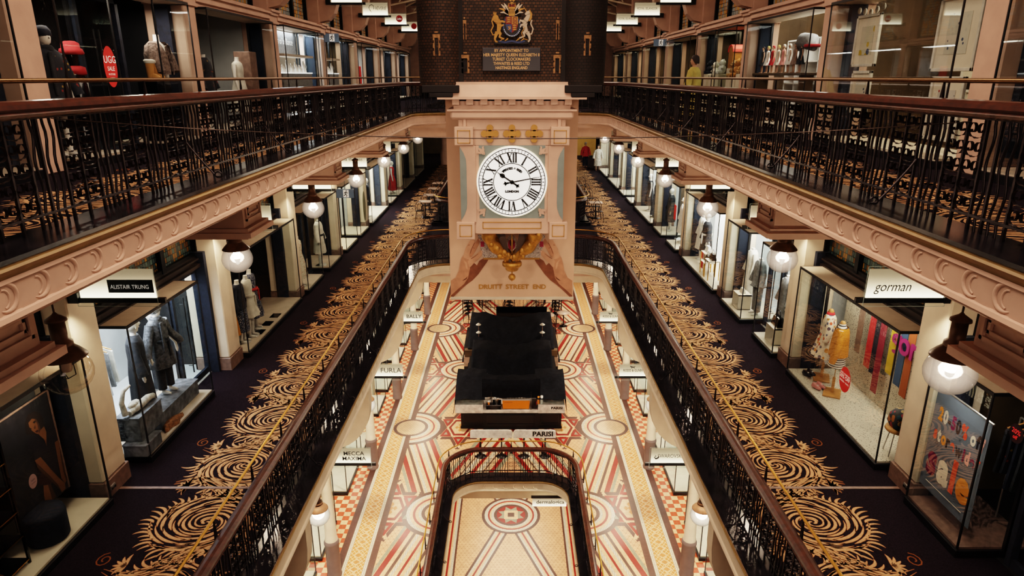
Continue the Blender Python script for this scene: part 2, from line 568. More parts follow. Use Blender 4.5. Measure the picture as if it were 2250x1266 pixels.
class Thing:
    def __init__(s, name, label, cat, origin, group=None, kind=None, rz=0.0):
        s.o = bpy.data.objects.new(name, None)
        s.o.empty_display_size = 0.1
        COL.objects.link(s.o)
        s.o.location = origin
        s.o.rotation_euler.z = rz
        s.org = origin
        tag(s.o, label, cat, group, kind)

    def part(s, name, mb, mats, parent=None, label=None, local=False, kind=None):
        if isinstance(mats, (str, bpy.types.Material)):
            mats = [mats]
        me = mb.mesh(name, mats, (0, 0, 0) if local else s.org)
        o = bpy.data.objects.new(name, me)
        COL.objects.link(o)
        o.parent = parent or s.o
        return tag(o, label, None, None, kind)

    def inst(s, name, me, loc, rz=0.0, parent=None, scale=None):
        o = bpy.data.objects.new(name, me)
        COL.objects.link(o)
        o.parent = parent or s.o
        o.location = (loc[0] - s.org[0], loc[1] - s.org[1], loc[2] - s.org[2])
        o.rotation_euler.z = rz
        if scale:
            o.scale = scale
        return o


def copy_tree(o, loc=None, rz=None, label=None, group=None, parent=None, sx=None):
    c = o.copy()
    COL.objects.link(c)
    if parent:
        c.parent = parent
    if loc is not None:
        c.location = loc
    if rz is not None:
        c.rotation_euler.z = rz
    if sx is not None:
        c.scale.x = sx
    if label:
        c['label'] = label
    if group:
        c['group'] = group
    for ch in list(o.children):
        copy_tree(ch, parent=c)
    return c


def struct(name, mb, mats, origin=(0, 0, 0), label=None):
    return obj(name, mb, mats, origin, kind='structure', label=label)


_tcache = {}


def text_geo(txt, size=1.0, align='CENTER', bold=0.0, shear=0.0, space=1.0):
    key = (txt, size, align, bold, shear, space)
    if key in _tcache:
        return _tcache[key]
    cu = bpy.data.curves.new('lettering', 'FONT')
    cu.body = txt
    cu.size = size
    cu.align_x = align
    cu.align_y = 'CENTER'
    cu.offset = bold
    cu.shear = shear
    cu.space_character = space
    cu.resolution_u = 3
    o = bpy.data.objects.new('lettering', cu)
    COL.objects.link(o)
    dg = bpy.context.evaluated_depsgraph_get()
    dg.update()
    me = bpy.data.meshes.new_from_object(o.evaluated_get(dg))
    r = ([tuple(v.co) for v in me.vertices], [tuple(p.vertices) for p in me.polygons])
    bpy.data.objects.remove(o)
    bpy.data.curves.remove(cu)
    bpy.data.meshes.remove(me)
    _tcache[key] = r
    return r


def put_text(mb, txt, size, c, facing='-y', m=0, width=None, **kw):
    """lettering laid on a vertical plane whose outward normal is 'facing'"""
    vs, fs = text_geo(txt, size, **kw)
    if width and vs:
        w = max(v[0] for v in vs) - min(v[0] for v in vs)
        k = width / w
        vs = [(v[0] * k, v[1], 0) for v in vs]
    f = {'-y': lambda a, b: (c[0] + a, c[1], c[2] + b), '-x': lambda a, b: (c[0], c[1] - a, c[2] + b), '+x': lambda a, b: (c[0], c[1] + a, c[2] + b)}[facing]
    return mb.add([f(v[0], v[1]) for v in vs], fs, m)


def stroke2(pts, ws, cap=True):
    """tapered flat stroke -> list of 2D quads"""
    n = len(pts)
    L, Rr = [], []
    for i in range(n):
        a = pts[max(0, i - 1)]
        b = pts[min(n - 1, i + 1)]
        dx, dy = b[0] - a[0], b[1] - a[1]
        l = math.hypot(dx, dy) or 1
        w = ws[i] if isinstance(ws, (list, tuple)) else ws
        L.append((pts[i][0] - dy / l * w, pts[i][1] + dx / l * w))
        Rr.append((pts[i][0] + dy / l * w, pts[i][1] - dx / l * w))
    return L, Rr


def add_stroke(mb, pts, ws, to3, m=0):
    L, Rr = stroke2(pts, ws)
    n = len(L)
    vs = [to3(*p) for p in L] + [to3(*p) for p in Rr]
    mb.add(vs, [(i, i + 1, n + i + 1, n + i) for i in range(n - 1)], m)


def add_disc(mb, c, rx, ry, to3, m=0, seg=20):
    mb.poly([to3(c[0] + rx * math.cos(2 * PI * i / seg), c[1] + ry * math.sin(2 * PI * i / seg)) for i in range(seg)], m)


def light(name, kind, loc, energy, col, size=0.1, rot=None, spot=None, sy=None, blend=0.5):
    l = bpy.data.lights.new(name, kind)
    l.energy = energy
    l.color = col
    if kind == 'AREA':
        l.size = size
        if sy:
            l.shape = 'RECTANGLE'
            l.size_y = sy
    else:
        l.shadow_soft_size = size
    if kind == 'SPOT':
        l.spot_size = spot
        l.spot_blend = blend
    o = bpy.data.objects.new(name, l)
    COL.objects.link(o)
    o.location = loc
    if rot:
        o.rotation_euler = rot
    return o


def aim(o, tgt):
    d = Vector(tgt) - o.location
    o.rotation_euler = d.to_track_quat('-Z', 'Y').to_euler()
    return o


Z0, Z1, Z2, ZL = 0.0, 5.62, 10.62, -4.7
PIL = [4.40 + 4.83 * k for k in range(-1, 12)]   # pilaster centres; PIL[1] = 4.40
ORD = ['nearest', 'second nearest', 'third nearest', 'fourth nearest', 'fifth nearest', 'sixth nearest', 'seventh nearest', 'eighth nearest', 'ninth nearest']
SIDE = {-1: 'left', 1: 'right'}
# ------------------------------------------------------------------ building shell
def void_path(x, yend, r, y0, z, n=8):
    P = [(x, y0, z), (x, yend - r, z)]
    for k in range(1, n + 1):
        a = PI / 2 * k / n
        P.append((x - r + r * math.cos(a), yend - r + r * math.sin(a), z))
    P += [(-q[0], q[1], q[2]) for q in P[::-1]]
    return P


XF = 6.25      # pilaster face
XW = 6.75      # shopfront / transom line
XB = 9.2       # back of the shops
YF = 58.0

# ground floor slab and pattern ------------------------------------------------
def clip_half(poly, a, b, c):
    """keep a*x + b*y >= c"""
    out = []
    n = len(poly)
    for i in range(n):
        p, q = poly[i], poly[(i + 1) % n]
        dp, dq = a * p[0] + b * p[1] - c, a * q[0] + b * q[1] - c
        if dp >= 0:
            out.append(p)
        if (dp >= 0) != (dq >= 0):
            t = dp / (dp - dq)
            out.append((p[0] + t * (q[0] - p[0]), p[1] + t * (q[1] - p[1])))
    return out


VX, VY = 1.86, 17.72


def clip_void(poly):
    """pieces of a convex polygon that lie outside the stair void"""
    res = []
    for hs in ([(1, 0, VX)], [(-1, 0, VX)], [(1, 0, -VX), (-1, 0, -VX), (0, 1, VY)]):
        p = poly
        for h in hs:
            p = clip_half(p, *h)
            if len(p) < 3:
                break
        if len(p) >= 3:
            res.append(p)
    return res


FM = ['t_base', 't_brown', 't_red', 't_grey', 't_white', 't_cream', 't_gold', 't_orange', 't_check', 't_oval', 't_dred', 'plaster2']
FI = {n: i for i, n in enumerate(FM)}
floor = MB()


_seq = [0]


def fpoly(pts, m, lay, clipx=None, clip=True, z=0.0):
    p = pts
    if lay:
        _seq[0] += 1
        lay = lay + (_seq[0] % 97) * 0.009
    if clipx:
        p = clip_half(p, 1, 0, clipx[0])
        if len(p) >= 3:
            p = clip_half(p, -1, 0, -clipx[1])
        if len(p) < 3:
            return
    for q in (clip_void(p) if clip else [p]):
        ar = sum(q[i][0] * q[(i + 1) % len(q)][1] - q[(i + 1) % len(q)][0] * q[i][1] for i in range(len(q)))
        if ar < 0:
            q = q[::-1]
        floor.poly([(a, b, z + lay * 0.0012) for a, b in q], FI[m])


def fband(p, q, off, w, m, lay, clipx=None, z=0.0, clip=True):
    dx, dy = q[0] - p[0], q[1] - p[1]
    l = math.hypot(dx, dy)
    nx, ny = -dy / l, dx / l
    a, b = off - w / 2, off + w / 2
    fpoly([(p[0] + nx * a, p[1] + ny * a), (q[0] + nx * a, q[1] + ny * a), (q[0] + nx * b, q[1] + ny * b), (p[0] + nx * b, p[1] + ny * b)], m, lay, clipx, clip, z)


def fring(c, r0, r1, m, lay, clipx=None, z=0.0, clip=True, seg=36):
    for i in range(seg):
        a, b = 2 * PI * i / seg, 2 * PI * (i + 1) / seg
        P = [(c[0] + r * math.cos(t), c[1] + r * math.sin(t)) for r, t in ((r0, a), (r1, a), (r1, b), (r0, b))]
        if r0 == 0:
            P = [P[0], P[1], P[2]]
        fpoly(P, m, lay, clipx, clip, z)


YG0, YG1 = 6.0, 56.0
for s in (1, -1):
    X = lambda v: s * v
    def strip(x0, x1, m, lay=0):
        a, b = sorted((s * x0, s * x1))
        fpoly([(a, YG0), (b, YG0), (b, YG1), (a, YG1)], m, lay, clip=True)
    strip(1.86, 3.47, 't_base')
    strip(3.47, 3.64, 't_brown')
    strip(3.64, 3.74, 't_white')
    strip(3.74, 4.18, 't_gold')
    strip(4.18, 4.28, 't_white')
    strip(4.28, 4.46, 't_brown')
    strip(4.46, 5.24, 't_check')
    strip(5.24, 9.2, 't_gold')
    yk = YG0 + 0.2
    while yk < 40:       # cross-lattice lozenges of the border
        fpoly([(X(3.81), yk), (X(3.96), yk - 0.13), (X(4.11), yk), (X(3.96), yk + 0.13)], 't_cream', 1)
        fpoly([(X(3.87), yk), (X(3.96), yk - 0.08), (X(4.05), yk), (X(3.96), yk + 0.08)], 't_orange', 2)
        yk += 0.26
fpoly([(-1.86, VY), (1.86, VY), (1.86, YG1), (-1.86, YG1)], 't_base', 0, clip=False)

CLX = (-3.47, 3.47)
PAT = [(0, 0.07, 't_red', 3), (0, 0.66, 't_brown', 1), (0, 0.50, 't_cream', 2), (-0.175, 0.075, 't_white', 3), (0.175, 0.075, 't_white', 3),
       (-0.52, 0.15, 't_red', 2), (0.52, 0.15, 't_red', 2), (-0.66, 0.09, 't_grey', 2), (0.66, 0.09, 't_grey', 2), (-0.39, 0.10, 't_cream', 2), (0.39, 0.10, 't_cream', 2)]
circ_o = [(3.55, 11.35), (3.55, 21.16), (3.55, 30.97), (3.55, 40.78)]
circ_m = [(2.03, 16.3), (2.03, 26.12), (2.03, 35.9)]
for s in (1, -1):
    for (x, y) in circ_m:
        for (xo, yo) in circ_o:
            if abs(y - yo) < 5.5:
                for off, w, m, l in PAT:
                    fband((s * x, y), (s * xo, yo), off, w, m, l, CLX)
        # the bands carry on to the axis
        for dy in (-1, 1):
            for off, w, m, l in PAT:
                fband((s * x, y), (s * -1.4, y + dy * 8.2), off, w, m, l, CLX)
for s in (1, -1):
    for (x, y) in circ_m:
        for r0, r1, m in ((0.95, 1.08, 't_brown'), (0.85, 0.95, 't_white'), (0.76, 0.85, 't_cream'), (0.69, 0.76, 't_red'), (0.60, 0.69, 't_cream'), (0.52, 0.60, 't_white'), (0.42, 0.52, 't_brown'), (0, 0.42, 't_oval')):
            fring((s * x, y), r0, r1, m, 5, CLX)
    for (x, y) in circ_o:
        for r0, r1, m in ((1.04, 1.18, 't_brown'), (0.94, 1.04, 't_white'), (0.85, 0.94, 't_cream'), (0.79, 0.85, 't_red'), (0.70, 0.79, 't_cream'), (0.60, 0.70, 't_white')):
            fring((s * x, y), r0, r1, m, 5, CLX)
        fring((s * x, y), 0.50, 0.61, 't_brown', 6)
        fring((s * x, y), 0.0, 0.50, 't_oval', 7)


def star(c0, R, clipx, sx=0.90, sy=1.42):
    global fpoly
    base = fpoly

    def fpoly_(pts, m, lay, clipx=None, clip=True, z=0.0):
        base([(c0[0] + p[0] * sx, c0[1] + p[1] * sy) for p in pts], m, lay, clipx, clip, z)
    fpoly = fpoly_
    for flip in (1, -1):
        tri = [(R * math.cos(PI / 2 * flip + k * 2 * PI / 3), R * math.sin(PI / 2 * flip + k * 2 * PI / 3)) for k in range(3)]
        for off, w, m, l in ((0.0, 0.12, 't_brown', 3), (0.105, 0.10, 't_cream', 4)):
            for k in range(3):
                fband(tri[k], tri[(k + 1) % 3], off, w, m, l, clipx)
        for k in range(3):
            a = PI / 2 * flip + k * 2 * PI / 3
            tip = (R * 0.60 * math.cos(a), R * 0.60 * math.sin(a))
            fpoly([(tip[0] + R * 0.27 * math.cos(a + j * 2 * PI / 3), tip[1] + R * 0.27 * math.sin(a + j * 2 * PI / 3)) for j in range(3)], 't_red', 5, clipx)
            fpoly([(tip[0] + R * 0.09 * math.cos(a + j * 2 * PI / 3), tip[1] + R * 0.09 * math.sin(a + j * 2 * PI / 3)) for j in range(3)], 't_grey', 6, clipx)
    hexa = lambda r: [(r * math.cos(k * PI / 3), r * math.sin(k * PI / 3)) for k in range(6)]
    fpoly(hexa(R * 0.45), 't_dred', 5, clipx)
    fpoly(hexa(R * 0.35), 't_cream', 6, clipx)
    for i in (-1, 0, 1):
        for j in (-1, 0, 1):
            if abs(i) + abs(j) < 2:
                cx, cy = i * R * 0.13, j * R * 0.13
                d = R * 0.075
                fpoly([(cx - d, cy), (cx, cy - d), (cx + d, cy), (cx, cy + d)], 't_orange', 7, clipx)
    fpoly = base


for s in (1, -1):
    for y in (21.16, 30.97):
        star((s * 1.80, y), 1.0, CLX)
    for y in (16.5, 26.12, 35.9):
        star((s * 3.45, y), 1.0, CLX)
struct('floor_ground', floor, FM)
slab = MB()
for s in (1, -1):
    slab.box(s * 1.74, s * 9.2, -1, YG1, -0.5, -0.01)
slab.box(-1.74, 1.74, 17.7, YG1, -0.5, -0.01)
struct('floor_ground_slab', slab, 'plaster2')

# lower ground floor -------------------------------------------------------------
floor = MB()
LX = 6.0
zz = ZL
fpoly([(-LX, 4), (LX, 4), (LX, 40), (-LX, 40)], 't_base', 0, clip=False, z=zz)
for s in (1, -1):
    for off, w, m, l in ((0, 0.54, 't_brown', 1), (0, 0.40, 't_white', 2), (0, 0.22, 't_cream', 3), (0, 0.07, 't_red', 4)):
        fband((s * 2.25, 4), (s * 2.25, 40), off, w, m, l, z=zz, clip=False)
    for off, w, m, l in ((0, 0.56, 't_brown', 1), (0, 0.38, 't_white', 2), (0, 0.22, 't_cream', 3), (0, 0.07, 't_red', 4)):
        fband((0, 22.6), (s * 3.1, 14.6), off, w, m, l, z=zz, clip=False)
        fband((0, 22.6), (s * 3.1, 30.6), off, w, m, l, z=zz, clip=False)
for r0, r1, m in ((0, 1.16, 't_brown'),):
    fring((0, 22.6), r0, r1, m, 5, z=zz, clip=False)
for r0, r1, m in ((0.92, 1.05, 't_white'), (0.85, 0.92, 't_red'), (0.78, 0.85, 't_cream'), (0.68, 0.78, 't_white'), (0.57, 0.68, 't_brown'), (0, 0.57, 't_red')):
    fring((0, 22.6), r0, r1, m, 6, z=zz, clip=False)
for k in range(8):
    a = k * PI / 4 + PI / 8
    fpoly([(0.55 * math.cos(a), 22.6 + 0.55 * math.sin(a)), (0.3 * math.cos(a + 0.6), 22.6 + 0.3 * math.sin(a + 0.6)), (0.3 * math.cos(a - 0.6), 22.6 + 0.3 * math.sin(a - 0.6))], 't_grey', 7, z=zz, clip=False)
fpoly([(-0.27, 22.33), (0.27, 22.33), (0.27, 22.87), (-0.27, 22.87)], 't_cream', 8, z=zz, clip=False)
fpoly([(-0.13, 22.47), (0.13, 22.47), (0.13, 22.73), (-0.13, 22.73)], 't_brown', 9, z=zz, clip=False)
struct('floor_basement', floor, FM)
b = MB()
for s in (1, -1):
    b.box(s * 5.2, s * 5.4, 3, 40, ZL, -0.5)
b.box(-5.4, 5.4, 30.0, 30.2, ZL, -0.5)
struct('wall_basement', b, 'plaster2')

# gallery slabs --------------------------------------------------------------------
VOIDS = [(-2.0, 22.1), (29.0, 54.0)]
for lev, z, nm in ((1, Z1, 'first'), (2, Z2, 'second')):
    b = MB()
    for s in (1, -1):
        x0, x1 = sorted((s * 3.10, s * XB))
        xi = sorted((s * 3.55, s * XB))
        b.box(xi[0], xi[1], -2.0, YF, z - 0.30, z - 0.18)
        vs = [(x, y, zz) for zz in (z - 0.18, z - 0.004) for y in (-2.0, YF) for x in (x0, x1)]
        b.add(vs, [(0, 2, 3, 1), (0, 1, 5, 4), (2, 6, 7, 3), (0, 4, 6, 2), (1, 3, 7, 5)], 0)
        b.add(vs, [(4, 5, 7, 6)], 1)
    for y0, y1 in ((22.15, 29.0), (54.0, YF)):
        vs = [(x, y, zz) for zz in (z - 0.30, z - 0.004) for y in (y0, y1) for x in (-3.1, 3.1)]
        b.add(vs, [(0, 2, 3, 1), (0, 1, 5, 4), (2, 6, 7, 3), (0, 4, 6, 2), (1, 3, 7, 5)], 0)
        b.add(vs, [(4, 5, 7, 6)], 1)
    struct('floor_' + nm + '_gallery', b, ['plaster', 'carpet'])

tn = [0]


def trim(mb, mats, name='trim', label=None):
    tn[0] += 1
    return struct('%s_%d' % (name, tn[0]), mb, mats, label=label)


def edge(x, yend, r, y0, ztop, deep=0.0, ymot=(3.0, 22.0), motif=True, end_motif=True):
    """kerb, gilded band and moulded fascia along one void"""
    P = void_path(x, yend, r, y0, ztop, 10)
    kerb = MB().sweep([(0.0, 0.0), (0.012, -0.012), (0.0, -0.024), (-0.42, -0.024), (-0.42, -0.215), (-0.44, -0.215), (-0.44, 0.0)][::-1], P)
    kerb = MB().sweep([(0.0, 0.0), (-0.44, 0.0), (-0.44, -0.215), (-0.10, -0.215), (-0.10, -0.03), (0.0, -0.03)], P)
    trim(kerb, 'granite')
    b = MB()
    b.sweep([(-0.01, -0.03), (-0.005, -0.05), (0.012, -0.065), (-0.006, -0.085), (-0.02, -0.10), (-0.035, -0.125), (-0.08, -0.125), (-0.08, -0.03)][::-1], P, 1)
    b.sweep([(-0.03, -0.125), (-0.02, -0.15), (-0.035, -0.155), (-0.035, -0.335), (-0.01, -0.345), (0.0, -0.375), (-0.03, -0.385), (-0.03, -0.40), (-0.06, -0.42), (-0.4, -0.44), (-0.4, -0.125)][::-1], P, 0)
    if motif:
        def c_motif(cx, cy, tx, ty, far):
            nx, ny = -ty, tx       # towards the void
            sgn = far
            pts, pts2 = [], []
            for k in range(13):
                a = math.radians(112 - 235 * k / 12)
                pts.append((0.095 * math.cos(a) * sgn, 0.088 * math.sin(a)))
            for k in range(8):
                a = math.radians(95 - 180 * k / 7)
                pts2.append((0.052 * math.cos(a) * sgn - 0.02 * sgn, 0.060 * math.sin(a) - 0.005))
            for pp, rr, dd in ((pts, [0.004, 0.010, 0.014, 0.017, 0.018, 0.018, 0.018, 0.018, 0.018, 0.018, 0.016, 0.012, 0.005], -0.037), (pts2, 0.009, -0.036)):
                b.tube([(cx + tx * u + nx * dd, cy + ty * u + ny * dd, ztop - 0.235 + v) for u, v in pp], rr, 6, 0)
            q = [(cx + tx * u * 1 + nx * -0.028, cy + ty * u + ny * -0.028, ztop - 0.245 + v) for u, v in ((-0.19 * sgn, -0.088), (-0.06 * sgn, -0.088), (-0.06 * sgn, -0.08), (-0.19 * sgn, -0.08))]
            b.poly(q, 0)
        y = ymot[0]
        while y < ymot[1] - r - 0.1:
            c_motif(x, y, 0, 1, 1)
            c_motif(-x, y, 0, -1, -1)
            y += 0.305
        if end_motif:
            xx = -x + r + 0.1
            while xx < x - r:
                c_motif(xx, yend, -1, 0, 1)
                xx += 0.305
    trim(b, ['plaster' if ztop > 7 else 'plaster2', 'goldband'])


edge(3.05, 22.1, 0.95, -2.0, Z2 + 0.21)
edge(3.05, 22.1, 0.95, -2.0, Z1 + 0.21, ymot=(12, 22.0))
edge(1.70, 17.6, 0.85, 3.0, 0.20, ymot=(30, 31))
# deep beam carried across the far end of each void
for zt, m in ((Z2, 'plaster'), (Z1, 'plaster2'), (0.0, 'plaster2')):
    x_, y_ = (3.3, 22.45) if zt > 1 else (2.0, 17.9)
    zb = -0.62 if zt == 0 else zt - 0.62
    trim(MB().box(-x_, x_, y_, y_ + 0.35, zb, zt - 0.28), m)

# far edge of the void behind the clock: kerb of the second opening
for z in (Z1, Z2):
    b = MB()
    b.box(-3.5, 3.5, 28.95, 29.3, z - 0.5, z + 0.15)
    for s in (1, -1):
        b.box(s * 3.05, s * 3.45, 29.0, 54, z - 0.45, z + 0.15)
    trim(b, 'granite')

# shop walls, pilasters, corbels ---------------------------------------------------
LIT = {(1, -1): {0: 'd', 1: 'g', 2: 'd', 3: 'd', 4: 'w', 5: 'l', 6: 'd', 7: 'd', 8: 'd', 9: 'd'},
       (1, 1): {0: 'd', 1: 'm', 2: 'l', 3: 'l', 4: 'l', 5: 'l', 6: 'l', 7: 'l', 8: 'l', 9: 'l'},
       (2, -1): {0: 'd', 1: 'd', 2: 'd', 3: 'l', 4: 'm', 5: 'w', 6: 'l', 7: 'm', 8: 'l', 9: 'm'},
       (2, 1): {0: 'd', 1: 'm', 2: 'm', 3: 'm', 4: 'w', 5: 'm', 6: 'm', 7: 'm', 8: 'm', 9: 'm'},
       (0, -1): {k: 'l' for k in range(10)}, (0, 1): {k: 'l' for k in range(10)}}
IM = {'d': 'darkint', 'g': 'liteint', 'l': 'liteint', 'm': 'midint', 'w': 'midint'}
wn_ = {-1: 'wall_left', 1: 'wall_right'}


def bay(k):
    return PIL[k], PIL[k + 1]


for lev, z, ztop in ((1, Z1, Z2 - 0.3), (2, Z2, 16.0), (0, Z0, Z1 - 0.3)):
    for s in (1, -1):
        b = MB()
        for k in range(0, 10):
            y0, y1 = bay(k)
            if y0 > 52:
                continue
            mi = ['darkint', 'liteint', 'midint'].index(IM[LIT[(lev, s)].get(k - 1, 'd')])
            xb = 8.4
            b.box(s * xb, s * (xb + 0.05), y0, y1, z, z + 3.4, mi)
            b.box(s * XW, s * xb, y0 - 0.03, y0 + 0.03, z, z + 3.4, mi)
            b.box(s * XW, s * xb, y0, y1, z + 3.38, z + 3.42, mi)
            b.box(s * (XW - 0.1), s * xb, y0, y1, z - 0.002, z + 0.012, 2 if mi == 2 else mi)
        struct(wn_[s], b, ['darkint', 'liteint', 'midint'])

for s in (1, -1):
    for k in range(0, 11):
        y = PIL[k]
        if y > 50:
            continue
        # first gallery
        b = MB()
        b.box(s * XF, s * 7.0, y - 0.31, y + 0.31, Z1 + 0.30, Z2 - 0.3, 0, 0.02)
        b.box(s * (XF - 0.03), s * 7.0, y - 0.34, y + 0.34, Z1, Z1 + 0.30, 1, 0.01)
        trim(b, ['plaster2', 'skirt'], 'trim')
        # second gallery with capital and curved bracket
        b = MB()
        b.box(s * XF, s * 7.0, y - 0.27, y + 0.27, Z2, 16.0, 0, 0.02)
        for j, (d, z0, z1) in enumerate(((0.05, 13.22, 13.28), (0.02, 13.28, 13.42), (0.07, 13.42, 13.50), (0.12, 13.50, 13.56))):
            b.box(s * (XF - d), s * 7.0, y - 0.27 - d, y + 0.27 + d, z0, z1, 0)
        pr = [(0, 13.60), (0.28, 13.66), (0.48, 13.86), (0.60, 14.2), (0.66, 14.9), (0.66, 15.9), (-0.3, 15.9), (-0.3, 13.60)]
        b.prism([(s * (XF - u), w) for u, w in pr], 'y', y - 0.2, y + 0.2, 0)
        trim(b, ['plaster'], 'trim')
        # ground floor
        b = MB()
        b.box(s * 5.35, s * 5.9, y - 0.25, y + 0.25, 0, Z1 - 0.3, 0, 0.02)
        trim(b, ['plaster2'], 'trim')
        if k < 1:
            continue
        # boxed corbel beams under the galleries
        for zt, m in ((Z2, 'plaster'), (Z1, 'plaster2')):
            if zt == Z1 and y < 9:
                continue
            b = MB()
            yy = y + 0.08
            zb = zt - 0.80
            b.box(s * 3.62, s * 7.0, yy - 0.34, yy + 0.34, zb + 0.1, zt - 0.28, 0)
            b.box(s * 3.55, s * 7.0, yy - 0.40, yy + 0.40, zb + 0.05, zb + 0.10, 0)
            b.box(s * 3.50, s * 7.0, yy - 0.45, yy + 0.45, zb - 0.02, zb + 0.05, 0)
            b.box(s * 3.57, s * 7.0, yy - 0.38, yy + 0.38, zb - 0.05, zb - 0.02, 0)
            # raised frames of the end panel
            for d, t in ((0.05, 0.03), (0.12, 0.025)):
                za, zc, ya, yc = zb + 0.13 + d, zt - 0.32 - d, yy - 0.32 + d, yy + 0.32 - d
                for q in ((ya, yc, za, za + t), (ya, yc, zc - t, zc), (ya, ya + t, za, zc), (yc - t, yc, za, zc)):
                    b.box(s * 3.595, s * 3.63, *q, 0)
            trim(b, [m], 'trim')

# transoms with stained glass over the shopfronts
wi = [0]
for lev, zb, zt in ((1, Z1 + 2.46, Z2 - 0.34), (2, Z2 + 2.60, 15.6)):
    for s in (1, -1):
        for k in range(0, 9):
            y0, y1 = bay(k)
            y0 += 0.29
            y1 -= 0.29
            if y0 > 46:
                continue
            wi[0] += 1
            T = Thing('window_%d' % wi[0], None, None, (s * XW, y0, zb), kind='structure')
            b = MB()
            xx = s * (XW - 0.22)
            if lev == 2:
                b.box(s * (XF + 0.02), s * XW, y0, y1, zb, zb + 0.10)
                b.box(s * (XF - 0.04), s * XW, y0, y1, zb + 0.10, zb + 0.22)
                b.box(s * (XF - 0.10), s * XW, y0, y1, zb + 0.22, zb + 0.27)
                b.box(s * (XF + 0.05), s * XW, y0, y1, zb + 0.27, zb + 0.33)
            else:
                b.box(s * (XW - 0.20), s * XW, y0, y1, zb - 0.02, zb + 0.05)
                b.box(s * (XW - 0.12), s * XW, y0, y1, zb + 0.05, zb + 0.13)
                b.box(s * (XW - 0.18), s * XW, y0, y1, zb + 0.13, zb + 0.17)
                b.box(s * (XW - 0.10), s * XW, y0, y1, zb + 0.17, zb + 0.21)
            T.part('beam', b, 'plaster' if lev == 2 else 'navywood')
            f = MB()
            z0 = zb + (0.33 if lev == 2 else 0.21)
            n = 3
            xg = s * (XW - 0.02)
            for j in range(n + 1):
                yy = y0 + (y1 - y0) * j / n
                f.box(s * (XW - 0.12), s * (XW + 0.02), yy - 0.07, yy + 0.07, z0, zt)
            f.box(s * (XW - 0.10), s * (XW + 0.02), y0, y1, z0, z0 + 0.07)
            T.part('frame', f, 'navy')
            for j in range(n):
                a0 = y0 + (y1 - y0) * j / n + 0.07
                a1 = y0 + (y1 - y0) * (j + 1) / n - 0.07
                p = MB()
                arch = [(a0, z0 + 0.07), (a1, z0 + 0.07)]
                zs = zt - 0.45
                for q in range(9):
                    a = PI * q / 8
                    arch.append(((a0 + a1) / 2 + (a1 - a0) / 2 * math.cos(a), zs + 0.42 * math.sin(a)))
                p.poly([(xg, u, w) for u, w in (arch if s < 0 else arch[::-1])])
                T.part('pane', p, ('stainA' if (s < 0 and k in (1, 0)) else 'stainB') if lev == 1 else 'stainC')
            # dark board behind the arched heads
            T.part('head_board', MB().box(s * (XW + 0.02), s * (XW + 0.05), y0, y1, z0, zt + 0.4), 'navy')

# ends and ceiling
b = MB()
b.box(-9.5, 9.5, YF, YF + 0.2, ZL, 16.5)
struct('wall_far', b, 'midint')
b = MB()
for s in (1, -1):
    b.box(s * 3.3, s * 9.2, 2, YF, 16.0, 16.2)
struct('ceiling', b, 'plaster')
b = MB()
for y in (24, 28.8, 33.6, 38.4, 43):
    for s in (1, -1):
        b.tube([(s * 5.9, y, 15.3), (s * 3.2, y, 16.6), (0, y, 17.9)], 0.05, 6)
        b.tube([(s * 5.9, y, 15.0), (0, y, 16.2)], 0.04, 6)
        for q in range(4):
            b.tube([(s * (5.2 - q * 1.2), y, 15.2 + q * 0.25), (s * (4.6 - q * 1.2), y, 16.0 + q * 0.5)], 0.03, 5)
            b.lathe([(0.0, 0), (0.11, 0), (0.11, 0.03), (0, 0.03)], (s * (5.2 - q * 1.2), y - 0.05, 15.3 + q * 0.25), 12)
trim(b, 'plaster2', 'trim', None)
# ------------------------------------------------------------------ carpets with scrolling leaf pattern
def leaf(pts, w, hook=0.0):
    n = len(pts)
    ws = [w * 0.9 * (math.sin(PI * min(1, (i / (n - 1)) ** 0.75)) ** 0.8 if 0 < i < n - 1 else 0.02) for i in range(n)]
    return pts, ws


